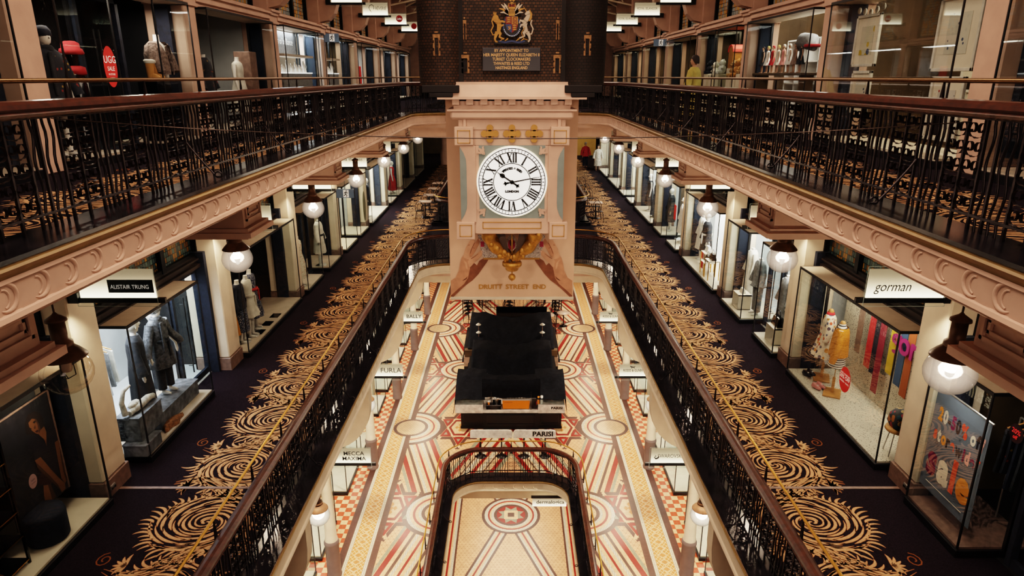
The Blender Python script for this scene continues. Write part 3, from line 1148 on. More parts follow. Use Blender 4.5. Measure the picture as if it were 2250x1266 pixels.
def motif_strokes():
    S = []
    r = random.Random(5)

    def spiral_leaf(c, r0, r1, a0, a1, w, h, n=8):
        pts = []
        for i in range(n):
            t = i / (n - 1)
            rr = r0 + (r1 - r0) * t
            a = a0 + (a1 - a0) * t
            pts.append((c[0] + rr * math.cos(a) * 0.98, c[1] + h * rr * math.sin(a) * 1.22))
        S.append(leaf(pts, w))

    for ci, (c, h) in enumerate((((0.78, 1.02), 1), ((2.30, 1.02), -1))):
        for ri, (R, n, sp) in enumerate(((0.06, 2, 3.6), (0.125, 3, 2.6), (0.20, 4, 2.1), (0.285, 5, 1.75), (0.37, 6, 1.5), (0.455, 7, 1.3), (0.545, 8, 1.15), (0.635, 9, 1.0))):
            for j in range(n):
                a = 2 * PI * j / n + ri * 0.83 + r.uniform(-0.15, 0.15)
                spiral_leaf(c, R - 0.05, R + 0.035 + 0.03 * (ri > 4), a, a + sp, 0.0125 + 0.011 * R / 0.6 + r.uniform(0, 0.007), h)
                if ri > 3 and j % 2:
                    a += sp * 0.55
                    spiral_leaf(c, R, R + 0.085, a, a + 0.42, 0.016, h, 6)
        # jagged crest of acanthus leaves around the outside
        for j in range(17):
            a = 2 * PI * j / 17 + 0.1
            sho = math.sin(a) > -0.3
            for q in range(3 if sho else 2):
                rr = 0.66 - q * 0.02
                aa = a + q * 0.13
                b0 = (c[0] + rr * math.cos(aa), c[1] + rr * 1.22 * math.sin(aa))
                da = aa + h * (1.15 - 0.22 * q)
                ln = r.uniform(0.17, 0.27) * (1.0 if sho else 0.75) * (1 - 0.12 * q)
                S.append(leaf([(b0[0] + ln * t / 6 * math.cos(da - h * t / 6 * (0.9 - 0.3 * q)), b0[1] + ln * t / 6 * 1.15 * math.sin(da - h * t / 6 * (0.9 - 0.3 * q))) for t in range(7)], 0.020 + 0.004 * (q == 0)))
    # stems running between the spirals, ending in sprays
    for x0, h in ((0.02, 1), (1.54, -1), (3.06, 1)):
        for j in range(7):
            o = (j - 3) * 0.045
            pts = []
            for i in range(11):
                t = i / 10
                v = 0.05 + 1.95 * t
                u = x0 + h * 0.34 * math.sin(PI * (t - 0.5) * 1.5) + o * (1.25 - 1.0 * abs(t - 0.5) * 2)
                pts.append((u, v))
            S.append(leaf(pts[(j * 2 % 5): 11 - (j * 3 % 5)], 0.015 + 0.004 * (j % 2)))
        for j in range(7):
            a = math.radians(25 + 22 * j)
            S.append(leaf([(x0 + h * 0.15 + t * 0.05 * math.cos(a), 1.72 + t * 0.06 * math.sin(a) - 0.004 * t * t) for t in range(6)], 0.024))
            S.append(leaf([(x0 - h * 0.15 + t * 0.05 * math.cos(-a), 0.34 + t * 0.06 * math.sin(-a)) for t in range(6)], 0.022))
            S.append(leaf([(x0 + 0.13 * math.cos(a * 1.9) + t * 0.03 * math.cos(a), 1.02 + (j - 3) * 0.12 + t * 0.035) for t in range(5)], 0.018))
    return S


MOT = motif_strokes()


def carpet_mesh(y0, y1, z, s, fine_to=24):
    b = MB()
    xa, xb = sorted((s * 3.46, s * 6.55))
    b.box(xa, xb, y0, y1, z - 0.003, z + 0.006, 0)
    per = 3.06
    y = y0
    while y < y1 - 0.3:
        far = y > fine_to
        for pts, ws in MOT:
            if far:
                pts, ws = pts[::2] + ([pts[-1]] if len(pts) % 2 == 0 else []), ws[::2] + ([ws[-1]] if len(ws) % 2 == 0 else [])
            P = [(s * (3.50 + v * 0.955), y + u) for u, v in pts]
            if max(p[1] for p in P) > y1 or min(p[1] for p in P) < y0:
                continue
            if not far:
                add_stroke(b, P, [w + 0.0055 for w in ws], lambda a, c: (a, c, z + 0.0075), 2)
            add_stroke(b, P, [w * (1 if not far else 1.15) for w in ws], lambda a, c: (a, c, z + 0.0095), 1)
        # thin tendril curl towards the shops
        P = []
        for i in range(16):
            a = i * 0.62
            rr = 0.13 * (1 - i / 19)
            P.append((s * (5.50 + rr * math.sin(a) * 0.9), y + 1.50 + rr * math.cos(a) * 1.1))
        add_stroke(b, P, 0.010, lambda a, c: (a, c, z + 0.0085), 2)
        y += per
    return b


for s in (1, -1):
    for z, nm, ya in ((Z1, 'first', 3.0), (Z2, 'second', 2.0)):
        b = carpet_mesh(ya, 54 if z == Z1 else 23, z, s, 22 if z == Z1 else 4)
        obj('carpet', b, ['carpet', 'motif', 'motif2'], (s * 5, ya, z), None,
            'plum carpet with tan scrolling leaves on the %s %s gallery' % (SIDE[s], 'lower' if z == Z1 else 'top'), 'carpet', 'patterned gallery carpets')
b = MB()
for s in (1, -1):
    b.box(s * 3.6, s * 6.3, 9.20, 9.26, Z1 + 0.008, Z1 + 0.016)
trim(b, 'skirt')


# ------------------------------------------------------------------ balustrades
def panel_mesh(L=0.78, H=0.80):
    b = MB()
    d = 0.013
    fl = 0.010

    def bar(x, w=0.010):
        b.box(x - w, x + w, -w, w, 0, H, 0)

    def wavy(x):
        pts = []
        for i in range(15):
            t = i / 14
            pts.append((x + 0.016 * math.sin(t * PI * 4.2) * (1 if 0.1 < t < 0.9 else 0.3), 0, H * t))
        b.tube(pts, 0.011, 5)

    for x in (0.012, 0.215, 0.42, 0.60 + 0.05):
        bar(x)
    wavy(0.50)
    wavy(0.58)
    wavy(0.72)
    b.box(0, L, -0.012, 0.012, 0.10, 0.118, 0)
    b.box(0, L, -0.015, 0.015, H - 0.02, H, 0)
    for xc in (0.114, 0.318):
        for k in range(5):
            zc = 0.185 + k * 0.132
            for sg in (1, -1):
                pts = []
                for i in range(19):
                    t = i / 18
                    a = math.radians(-95 + 440 * t)
                    r = 0.056 * (1 - 0.66 * t)
                    pts.append((xc + sg * (0.047 + r * math.cos(a)), zc + r * math.sin(a) * 1.05))
                pts = [(xc + sg * 0.004, zc - 0.068), (xc + sg * 0.022, zc - 0.058)] + pts
                n = len(pts)
                vs = [(p[0], -d, p[1]) for p in pts] + [(p[0], d, p[1]) for p in pts]
                b.add(vs, [(i, i + 1, n + i + 1, n + i) for i in range(n - 1)], 0, True)
    return b


PANEL = panel_mesh().mesh('panel', ['iron'])


def brace_mesh():
    b = MB()
    pts = [(0, 0, 0.42)]
    for i in range(1, 8):
        t = i / 7
        pts.append((0, 0.27 * t, 0.42 - 0.36 * t ** 0.9))
    for i in range(1, 12):
        a = -PI / 3 + i * 0.62
        r = 0.05 * (1 - i / 16)
        pts.append((0, 0.27 + 0.02 + r * math.cos(a), 0.07 + r * math.sin(a)))
    b.tube(pts, 0.009, 5)
    return b


BRACE = brace_mesh().mesh('brace', ['iron'])


def stan_mesh():
    b = MB()
    b.loft([[(x, y, z) for x, y in ((-w, -t), (w, -t), (w, t), (-w, t))] for z, w, t in ((-0.42, 0.045, 0.012), (-0.10, 0.014, 0.010), (0.0, 0.006, 0.006))], 0, False)
    b.tube([(0, 0, -0.33), (0, 0.12, -0.33)], 0.012, 5)
    return b


STAN = stan_mesh().mesh('stanchion', ['iron'])


def along(P, step):
    """points every 'step' along a polyline with tangents"""
    out = []
    acc = 0.0
    nxt = 0.0
    for i in range(len(P) - 1):
        a, c = Vector(P[i]), Vector(P[i + 1])
        l = (c - a).length
        while nxt <= acc + l + 1e-6:
            t = (nxt - acc) / l if l else 0
            out.append((a.lerp(c, t), (c - a).normalized()))
            nxt += step
        acc += l
    return out


def balustrade(P, zk, name, label, H=0.80, step=0.78, rail=True, stan=1.2, brace=2.34, wide=0.075):
    """P runs with the void on its left"""
    T = Thing(name, label, 'balustrade', (P[0][0], P[0][1], zk), 'iron balustrades')
    P3 = [(p[0], p[1], zk) for p in P]
    top = zk + H
    prof = [(-wide, 0.02), (-wide * 0.85, 0.0), (-0.03, -0.012), (0.03, -0.012), (wide * 0.85, 0.0), (wide, 0.02), (wide * 0.8, 0.035), (wide * 1.05, 0.055), (wide * 0.95, 0.085), (wide * 0.5, 0.105), (0, 0.112), (-wide * 0.5, 0.105), (-wide * 0.95, 0.085), (-wide * 1.05, 0.055), (-wide * 0.8, 0.035)]
    T.part('handrail', MB().sweep(prof, [(p[0], p[1], top) for p in P], 0, False), 'wood')
    # brass rail on the gallery side, a little higher
    rp = []
    n = len(P)
    off = -0.15
    zb = top + 0.24
    rr = 0.019
    T.part('brass_rail', MB().sweep([(off + rr * math.cos(2 * PI * k / 10), rr * math.sin(2 * PI * k / 10)) for k in range(10)], [(p[0], p[1], zb) for p in P], 0, True), 'brass2' if zk > 8 else 'brass')
    A = along(P3, step)
    for i in range(len(A) - 1):
        a, c = A[i][0], A[i + 1][0]
        d = c - a
        T.inst('panel', PANEL, a, math.atan2(d.y, d.x), scale=(d.length / 0.78, 1, H / 0.80))
    for p, t in along(P3, stan)[0:]:
        nrm = Vector((-t.y, t.x, 0))
        q = p + nrm * off
        T.inst('stanchion', STAN, (q.x, q.y, zb - 0.01), math.atan2(t.y, t.x))
    if brace:
        for p, t in along(P3, brace)[1:-1]:
            T.inst('brace', BRACE, (p.x, p.y, zk), math.atan2(t.y, t.x))
    return T


def split(P, y0, yc):
    right = [(P[0][0], y0, 0), (P[0][0], yc, 0)]
    mid = [(P[0][0], yc, 0)] + [p for p in P[1:-1]] + [(-P[0][0], yc, 0)]
    mid = [p for i, p in enumerate(mid) if i == 0 or abs(p[0] - mid[i - 1][0]) + abs(p[1] - mid[i - 1][1]) > 1e-4]
    left = [(-P[0][0], yc, 0), (-P[0][0], y0, 0)]
    return right, mid, left


for z, lv, ya in ((Z2, 'top gallery', 2.6), (Z1, 'lower gallery', 5.0)):
    P = void_path(3.37, 22.42, 1.25, ya, 0, 8)
    yc = 22.42 - 1.25
    ya2 = yc - 0.78 * int((yc - ya) / 0.78)
    r, m, l = split(P, ya2, yc)
    balustrade(r, z + 0.21, 'balustrade', 'black scrolled iron balustrade with timber handrail along the right %s' % lv)
    balustrade(m, z + 0.21, 'balustrade', 'curved iron balustrade closing the %s opening %s' % (lv, 'behind the turrets' if z == Z2 else 'behind the banner'), brace=2.0)
    balustrade(l, z + 0.21, 'balustrade', 'black scrolled iron balustrade with timber handrail along the left %s' % lv)
P = void_path(1.94, 17.98, 1.05, 9.0, 0, 8)
balustrade(P, 0.20, 'balustrade', 'horseshoe iron balustrade around the stairwell opening in the tiled floor', brace=1.6, stan=0.95)
# balustrades of the next opening, seen past the banner
for z, lv in ((Z1, 'lower gallery'),):
    P = [(-3.37, 36.0, 0), (-3.37, 30.2, 0)] + [(-3.37 + 1.0 - 1.0 * math.cos(PI / 2 * k / 6), 30.2 - 1.0 * math.sin(PI / 2 * k / 6), 0) for k in range(1, 7)]
    P2 = [(-p[0], p[1], 0) for p in P[::-1]]
    balustrade(P[::-1][::-1], z + 0.15, 'balustrade', 'far iron balustrade of the next opening beside the bistro chairs, left of the banner', H=0.82, brace=0)
    balustrade(P2, z + 0.15, 'balustrade', 'far iron balustrade of the next opening, right of the banner', H=0.82, brace=0)
P = [(1.9, 35.6, 0), (1.9, 34.5, 0), (1.6, 33.9, 0), (0.9, 33.55, 0), (0, 33.45, 0), (-0.9, 33.55, 0), (-1.6, 33.9, 0), (-1.9, 34.5, 0), (-1.9, 35.6, 0)]
P = P[::-1]
balustrade(P, 0.05, 'balustrade', 'round-ended iron balustrade under the banner, beyond the stacked chairs', H=0.9, brace=0)
# ------------------------------------------------------------------ lamps, signs, columns
def WX(px, py, X):
    """a point of the plane X as measured on the photograph -> (y, z)"""
    u = (px - 1125) / FPX
    v = (633 - py) / FPX
    c, s = math.cos(TH), math.sin(TH)
    t = (X - CX) / u
    return ((c + v * s) * t, CZ + (-s + v * c) * t)


def make_lamp(loc, rod, label, group, lit=True, k=1.0, lower=False):
    T = Thing('globe_lamp', label, 'lamp', loc, group)
    r = lambda prof: [(a * k, b * k) for a, b in prof]
    c0 = loc
    T.part('hanging_rod', MB().tube([(c0[0], c0[1], c0[2] + 0.55 * k), (c0[0], c0[1], c0[2] + rod)], 0.012, 6), 'bronze')
    T.part('housing', MB().lathe(r([(0.0, 0.66), (0.03, 0.62), (0.105, 0.57), (0.11, 0.545), (0.08, 0.54), (0.082, 0.33), (0.12, 0.30), (0.12, 0.25), (0.10, 0.24)]), c0, 20), 'bronze')
    T.part('lamp_shade', MB().lathe(r([(0.11, 0.265), (0.125, 0.245), (0.17, 0.205), (0.232, 0.135), (0.236, 0.12), (0.18, 0.14), (0.10, 0.20)]), c0, 28, caps=False), 'bronze')
    gl = MB().lathe(r([(0.19, 0.135), (0.228, 0.08), (0.256, 0.01), (0.268, -0.06), (0.256, -0.13), (0.224, -0.195), (0.172, -0.25), (0.11, -0.287), (0.05, -0.305), (0.0, -0.308)]), c0, 28, caps=False)
    T.part('globe', gl, ('opal2' if lower else 'opal') if lit else 'clear')
    T.part('bulb', MB().lathe(r([(0.0, 0.14), (0.055, 0.13), (0.062, 0.0), (0.05, -0.05), (0.0, -0.06)]), c0, 12), 'bulb' if lit else 'bulboff')
    if not lit:
        b = MB()
        for a in (0.4, 2.5, 4.6):
            b.tube([(c0[0] + 0.07 * math.cos(a), c0[1] + 0.07 * math.sin(a), c0[2] + 0.16), (c0[0] + 0.08 * math.cos(a), c0[1] + 0.08 * math.sin(a), c0[2] - 0.10), (c0[0], c0[1], c0[2] - 0.14)], 0.006, 5)
        T.part('wire_guard', b, 'black')
    return T


LAMPS = []
for s in (-1, 1):
    for i in range(8):
        y = 6.80 + 4.83 * i
        lit = not (s < 0 and i == 0)
        lab = ('unlit clear glass globe lamp hanging by the poster of a woman' if not lit else
               '%s %s globe lamp of the row under the %s gallery' % (ORD[i if s > 0 else i - 1], 'lit', 'right' if s > 0 else 'left'))
        make_lamp((s * 4.9, y, 8.83), 10.33 - 8.83, lab, 'globe lamps of the lower gallery', lit)
        if lit:
            LAMPS.append((s * 4.9, y, 8.75, 1))
    for i in range(5):
        y = 11.66 + 4.83 * i
        make_lamp((s * 3.92, y, 3.38), 5.3 - 3.38, '%s lit globe lamp above the tiled floor on the %s' % (ORD[i], SIDE[s]), 'globe lamps above the tiled floor', True, 0.86, True)
        LAMPS.append((s * 3.92, y, 3.30, 0))
for i, (s, y) in enumerate(((-1, 31.5), (1, 31.5), (-1, 26.5), (1, 26.5))):
    pass

SIGN = sign_mat('edge_lit_panel', (1.0, 0.86, 0.60), (0.78, 0.58, 0.36), 0.05, 0.46, 4.2, 0.36)
SIGNLOW = sign_mat('edge_lit_panel_lower', (1.0, 0.88, 0.62), (0.84, 0.64, 0.40), 0.05, 0.42, 3.0, 0.40)


def make_sign(s, y, z, x0, x1, text, label, low=False, h=0.42, tsize=0.15, twidth=None, bold=0.0, shear=0.0, space=1.0, plate=False, dot=False, tx=None, lines=None, ty=0.0, swirl=False):
    xa, xb = s * x0, s * x1      # x0 free end, x1 wall end
    l, r = min(xa, xb), max(xa, xb)
    T = Thing('shop_sign', label, 'sign', ((l + r) / 2, y, z), 'hanging shop signs')
    cx = (l + r) / 2
    ext = 0.14
    T.part('bracket_bar', MB().box(l - (0.10 if s > 0 else 0.14), r + (0.14 if s > 0 else 0.10), y - 0.03, y + 0.03, z - 0.03, z + 0.045, 0, 0.006).box(xb - 0.02 * s, xb + 0.14 * s, y - 0.05, y + 0.05, z - 0.03, z + 0.12), 'black')
    T.part('lit_panel', MB().box(l + 0.04, r - 0.02, y - 0.012, y + 0.012, z + 0.045, z + 0.045 + h), SIGNLOW if low else SIGN)
    g = MB()
    for yy in (y - 0.034, y + 0.034):
        g.poly([(l, yy, z - 0.075), (r, yy, z - 0.075), (r, yy, z + h + 0.09), (l, yy, z + h + 0.09)])
    T.part('glass_plate', g, 'glass')
    e = MB()
    for q in ((l, r, z + h + 0.087, z + h + 0.093), (l, r, z - 0.078, z - 0.072), (l - 0.003, l + 0.003, z - 0.075, z + h + 0.09), (r - 0.003, r + 0.003, z - 0.075, z + h + 0.09)):
        e.box(q[0], q[1], y - 0.036, y - 0.032, q[2], q[3])
    T.part('glass_rim', e, 'glassedge')
    yt = y - 0.040
    zc = z + 0.045 + h * 0.52 + ty
    if tx is not None:
        cx = tx
    if plate:
        T.part('name_plate', MB().box(cx - 0.30, cx + 0.34, y - 0.022, y - 0.014, zc - 0.09, zc + 0.10), 'lettblack')
    if dot:
        d = MB()
        add_disc(d, (cx, zc), 0.15, 0.15, lambda a, b: (a, yt, b), 0, 24)
        T.part('red_disc', d, 'red')
    if text:
        t = MB()
        rows = lines or [text]
        for i, tx_ in enumerate(rows):
            put_text(t, tx_, tsize, (cx + (0.02 if plate else 0), yt - 0.003, zc - (i - (len(rows) - 1) / 2) * tsize * 0.95), '-y', 0, width=twidth, bold=bold, shear=shear, space=space)
        T.part('lettering', t, 'lettwhite' if (plate or dot) else 'lettblack')
    if swirl:
        t = MB()
        pts = [(cx - 0.36 + 0.09 * math.cos(a) * (1 + a * 0.04), zc + 0.03 + 0.11 * math.sin(a)) for a in [k * 0.42 - 0.6 for k in range(12)]] + [(cx - 0.36, zc - 0.14)]
        add_stroke(t, pts, [0.006, 0.012] * 6 + [0.006], lambda a, b: (a, yt - 0.003, b))
        T.part('flourish', t, 'lettblack')
    return T


SIGNS = []
# lower gallery
make_sign(-1, 9.02, 8.86, 4.98, 6.12, 'ALISTAIR TRUNG', 'glowing cream sign with black name plate over the black and white window', tsize=0.085, twidth=0.54, plate=True, tx=-5.36, ty=-0.05)
make_sign(1, 9.02, 8.86, 5.02, 6.18, 'gorman', 'glowing sign with thin slanted lowercase name over the striped window', tsize=0.20, twidth=0.52, shear=0.25, tx=5.40, ty=-0.05)
make_sign(-1, 13.85, 8.86, 5.0, 6.12, '', 'sign edge showing behind the nearest left corbel')
make_sign(1, 13.85, 8.86, 5.0, 6.15, '', 'sign edge showing behind the nearest right corbel')
make_sign(-1, 18.68, 8.86, 5.0, 6.12, 'COPENHAGEN', 'glowing sign behind the second left globe, wide capitals cut by the corbel', tsize=0.14, twidth=0.75, ty=0.10)
make_sign(1, 18.68, 8.86, 5.0, 6.15, 'ANNE FONTAINE', 'glowing sign behind the second right globe, wide thin capitals', tsize=0.14, twidth=0.82, ty=0.10)
make_sign(-1, 23.50, 8.86, 5.0, 6.12, 'anna thomas', 'glowing sign behind the third left globe, thin lowercase name', tsize=0.15, twidth=0.82, ty=0.03)
make_sign(1, 23.50, 8.86, 5.0, 6.15, 'ANNE FONTAINE', 'glowing sign behind the third right globe, thin capitals', tsize=0.14, twidth=0.82, ty=0.03)
for s in (1, -1):
    make_sign(s, 28.33, 8.86, 5.0, 6.12, '', 'glowing blank sign far along the %s shops before the fourth corbel' % SIDE[s])
    make_sign(s, 33.16, 8.86, 5.0, 6.12, '', 'small glowing sign at the far end of the %s shops' % SIDE[s])
# top gallery
for s, y, tx_, kw, lab in ((-1, 23.5, '', {}, 'glowing sign cut by the top edge, left of the castle'), (1, 23.5, '', {}, 'glowing sign cut by the top edge, right of the castle'),
                           (-1, 28.33, 'RÊVERIE', dict(tsize=0.17, twidth=0.42, tx=-5.10, swirl=True), 'top gallery sign with looping flourish and capitals'),
                           (1, 28.33, 'ROYAL SELANGOR', dict(tsize=0.13, twidth=0.78), 'top gallery sign with two words in capitals, nearer one'),
                           (-1, 33.16, 'Leica', dict(tsize=0.14, twidth=0.2, dot=True, tx=-5.15, bold=0.002), 'top gallery sign with a red disc, nearer one'),
                           (1, 33.16, 'ROYAL SELANGOR', dict(tsize=0.13, twidth=0.78), 'top gallery sign with two words in capitals, farther one'),
                           (-1, 38.0, '', dict(dot=True, tx=-5.15), 'top gallery sign with a red disc, beside the castle edge'),
                           (1, 38.0, '', {}, 'blank top gallery sign beside the right castle turret')):
    make_sign(s, y, 14.15, 4.82, 5.86, tx_, lab, h=0.46, **kw)
# ground floor
for s, y, tx_, kw, lab in ((-1, 13.85, 'MECCA', dict(lines=['MECCA', 'MAXIMA'], tsize=0.145, bold=0.002, tx=-3.68), 'glowing sign with a two line name over the tiled floor'),
                           (1, 13.85, 'SWAROVSKI', dict(tsize=0.14, twidth=0.58, tx=3.76), 'glowing sign with a small bird and capitals over the tiled floor'),
                           (-1, 18.7, 'FURLA', dict(tsize=0.22, twidth=0.62, tx=-3.65, bold=0.001), 'glowing sign with five large capitals over the tiled floor'),
                           (1, 18.7, 'RODD & GUNN', dict(tsize=0.12, twidth=0.58, tx=3.72, bold=0.002), 'glowing sign with a dog emblem, the nearer of two alike'),
                           (-1, 23.5, 'BALLY', dict(tsize=0.20, twidth=0.56, tx=-3.62, bold=0.003), 'glowing sign with five bold capitals, farthest on the left'),
                           (1, 23.5, 'RODD & GUNN', dict(tsize=0.12, twidth=0.58, tx=3.72, bold=0.002), 'glowing sign with a dog emblem, the farther of two alike')):
    T = make_sign(s, y, 3.14 if y < 14 else 3.12, 3.28, 4.28, tx_, lab, True, h=0.38, **kw)
    if s > 0:
        t = MB()
        yy = y - 0.043
        x0, zc = (3.40, 3.36) if y < 14 else (3.70, 3.48)
        if y < 14:
            add_stroke(t, [(x0, zc + 0.05), (x0 + 0.03, zc + 0.03), (x0 - 0.01, zc - 0.01), (x0 + 0.03, zc - 0.05), (x0 + 0.08, zc - 0.02), (x0 + 0.09, zc + 0.03)], [0.004, 0.01, 0.012, 0.02, 0.02, 0.004], lambda a, b: (a, yy, b))
        else:
            add_stroke(t, [(x0 - 0.07, zc + 0.03), (x0 - 0.03, zc), (x0 + 0.05, zc - 0.01), (x0 + 0.09, zc + 0.03)], [0.012, 0.018, 0.016, 0.004], lambda a, b: (a, yy, b))
            for u in (-0.02, 0.05):
                add_stroke(t, [(x0 + u, zc - 0.01), (x0 + u + 0.01, zc - 0.06)], 0.007, lambda a, b: (a, yy, b))
        T.part('emblem', t, 'lettblack')
# a sign in the basement seen through the opening
T = Thing('shop_sign', 'glowing sign hanging in the basement below the far kerb of the stairwell opening', 'sign', (1.15, 17.45, -0.66), 'hanging shop signs')
T.part('bracket_bar', MB().box(0.62, 1.62, 17.40, 17.50, -0.30, -0.25, 0, 0.006), 'black')
T.part('lit_panel', MB().box(0.66, 1.70, 17.44, 17.46, -0.60, -0.30), SIGNLOW)
t = MB()
put_text(t, 'dermalogica', 0.17, (1.20, 17.435, -0.45), '-y', 0, width=0.85, bold=0.003)
T.part('lettering', t, 'lettblack')

# green-black exit signs
def exit_sign(x, y, z, label, w=0.52, h=0.27):
    T = Thing('exit_sign', label, 'exit sign', (x, y, z), 'exit signs')
    T.part('glass_panel', MB().box(x - w / 2, x + w / 2, y - 0.01, y + 0.01, z, z + h), EXITM)
    b = MB()
    f = lambda a, c: (x + a * h, y - 0.014, z + h * 0.5 + c * h)
    b.poly([f(-0.2, -0.42), f(0.42, -0.42), f(0.42, 0.42), f(-0.2, 0.42)])
    T.part('white_field', b, 'lettwhite')
    b = MB()
    f = lambda a, c: (x + a * h, y - 0.017, z + h * 0.5 + c * h)
    add_disc(b, (0.16, 0.30), 0.07, 0.07, f)
    for pts in ([(0.12, 0.2), (0.05, -0.05)], [(0.05, -0.05), (0.2, -0.15), (0.16, -0.36)], [(0.05, -0.05), (-0.05, -0.22), (-0.16, -0.22)], [(0.12, 0.17), (0.25, 0.05), (0.33, 0.1)], [(0.11, 0.17), (-0.02, 0.13), (-0.08, 0.0)]):
        add_stroke(b, pts, 0.045, f)
    T.part('running_figure', b, 'lettblack')
    T.part('hanger', MB().tube([(x, y, z + h), (x, y, z + h + 0.5)], 0.008, 5), 'black')


EXITM = mat('exit_panel', (0.07, 0.085, 0.10), 0.3, emit=(0.3, 0.4, 0.5), estr=0.12)
exit_sign(-6.02, 23.9, 13.0, 'dark exit sign with running figure near the jewellery windows')
exit_sign(5.95, 28.4, 13.05, 'dark exit sign with running figure on the right top gallery')
exit_sign(-5.02, 20.2, 8.38, 'dark exit sign with running figure below the second left globe')

# round columns of the ground floor
for s in (1, -1):
    for k in range(2, 8):
        y = PIL[k] + 4.83 * 0 - 0.25
        c = (s * 4.40, y, 0)
        T = Thing('column', None, None, c, kind='structure')
        T.part('pedestal', MB().lathe([(0.180, 0), (0.186, 0.05), (0.171, 0.08), (0.171, 0.92), (0.186, 0.96), (0.186, 1.0), (0.162, 1.05)], c, 28), 'greyped')
        T.part('shaft', MB().lathe([(0.156, 1.05), (0.153, 1.10), (0.141, 1.14), (0.126, 2.85), (0.144, 2.88), (0.144, 2.93), (0.129, 2.95)], c, 28), 'plaster2')
        b = MB().lathe([(0.129, 2.95), (0.135, 3.1), (0.162, 3.35), (0.204, 3.48), (0.204, 3.55)], c, 24)
        for q in range(8):
            a = 2 * PI * q / 8
            b.tube([(c[0] + r_ * math.cos(a), c[1] + r_ * math.sin(a), z_) for r_, z_ in ((0.135, 2.98), (0.162, 3.15), (0.198, 3.28), (0.216, 3.25))], [0.02, 0.03, 0.025, 0.01], 6)
        b.box(c[0] - 0.24, c[0] + 0.24, c[1] - 0.24, c[1] + 0.24, 3.55, 3.62)
        b.box(c[0] - 0.19, c[0] + 0.19, c[1] - 0.19, c[1] + 0.19, 3.62, 5.3)
        T.part('capital', b, 'plaster2')
        # curved bracket from the column to the gallery edge
        pr = [(4.15, 3.62)] + [(4.15 - 0.95 * math.sin(a), 4.75 - 1.1 * math.cos(a)) for a in [i * PI / 14 for i in range(1, 8)]] + [(3.2, 5.3), (4.15, 5.3)]
        T.part('bracket', MB().prism([(s * u, w) for u, w in pr], 'y', y - 0.13, y + 0.13), 'plaster2')
# ------------------------------------------------------------------ hanging castle clock
YC = 11.0          # front plane of the clock stage
K = lambda px, py, Y=YC: W(px, py, Y)
cxk = CX
CL = Thing('castle_clock', 'hanging clock tower with white dial, pink stage and brick castle above', 'clock', (cxk, 11.5, 8.4))


def kbox(px0, py0, px1, py1, ya, yb, m=0, bev=0.0, Y=YC, mb=None):
    x0, z1 = W(px0, py0, Y)
    x1, z0 = W(px1, py1, Y)
    x0 = cxk - (x1 - x0) / 2 + ((x0 + x1) / 2 - cxk)
    return (mb or MB()).box(x0, x1, ya, yb, z0, z1, m, bev)


def sym(half, z0, z1, ya, yb, mb, m=0, bev=0.0):
    return mb.box(cxk - half, cxk + half, ya, yb, z0, z1, m, bev)


zk = lambda py: W(1125, py, YC)[1]
stage = MB()
sym(0.80, zk(516), zk(285), 11.06, 11.9, stage)                  # body
sym(0.86, zk(285), zk(262), 11.04, 11.9, stage)
sym(0.98, zk(262), zk(244), 10.95, 11.9, stage, 0, 0.03)         # cornice
sym(1.03, zk(244), zk(240), 10.93, 11.9, stage)
sym(0.93, zk(240), zk(222), 11.02, 11.9, stage)
sym(1.17, zk(218), zk(212), 10.86, 12.05, stage)                 # ledge
sym(0.90, zk(212), zk(180), 10.98, 11.9, stage)
stage.loft([[(cxk - a, b, z) for a, b in ((1.12, 10.88), (-1.12, 10.88), (-1.12, 12.0), (1.12, 12.0))][::-1] if False else [(cxk + a, b, z) for a, b in ((-w, y0), (w, y0), (w, 12.0), (-w, 12.0))] for z, w, y0 in ((zk(212), 1.12, 10.9), (zk(186), 0.88, 10.97))], 0, False)
for i in range(9):
    x = cxk + (i - 4) * 0.222
    stage.box(x - 0.055, x + 0.055, 10.93, 11.05, zk(230), zk(218), 0)
CL.part('stage', stage, 'plaster')
# panel behind the quatrefoils is recessed between the corner blocks
b = MB()
kbox(1018, 261, 1024, 284, 10.99, 11.06, mb=b)
kbox(1226, 261, 1232, 284, 10.99, 11.06, mb=b)
for s in (-1, 1):
    for py0, py1 in ((278, 319), (487, 525)):
        z1, z0 = zk(py0), zk(py1)
        x = cxk + s * 0.772
        b.box(x - 0.152, x + 0.152, 10.94, 11.07, z0, z1, 0, 0.008)
    z1, z0 = zk(320), zk(487)
    x = cxk + s * 0.715
    b.box(x - 0.125, x + 0.125 , 10.97, 11.5, z0, z1, 0)
    b.box(cxk + s * 0.575 - 0.035, cxk + s * 0.575 + 0.035, 11.0, 11.07, zk(480), z1)
b.box(cxk - 0.62, cxk + 0.62, 11.0, 11.07, zk(513), zk(480), 0)
CL.part('pilasters', b, 'plaster')
b = MB()
for s in (-1, 1):
    pts = []
    z1, z0 = zk(322), zk(484)
    xo = cxk + s * 0.845
    for i in range(13):
        t = i / 12
        w = 0.105 * min(1, math.sin(PI * t) * 1.8) ** 0.7
        pts.append((xo - s * w, z1 + (z0 - z1) * t))
    P = [(xo, z1)] + pts + [(xo, z0)]
    b.poly([(p[0], 10.962, p[1]) for p in (P if s < 0 else P[::-1])])
CL.part('side_niches', b, 'teal')
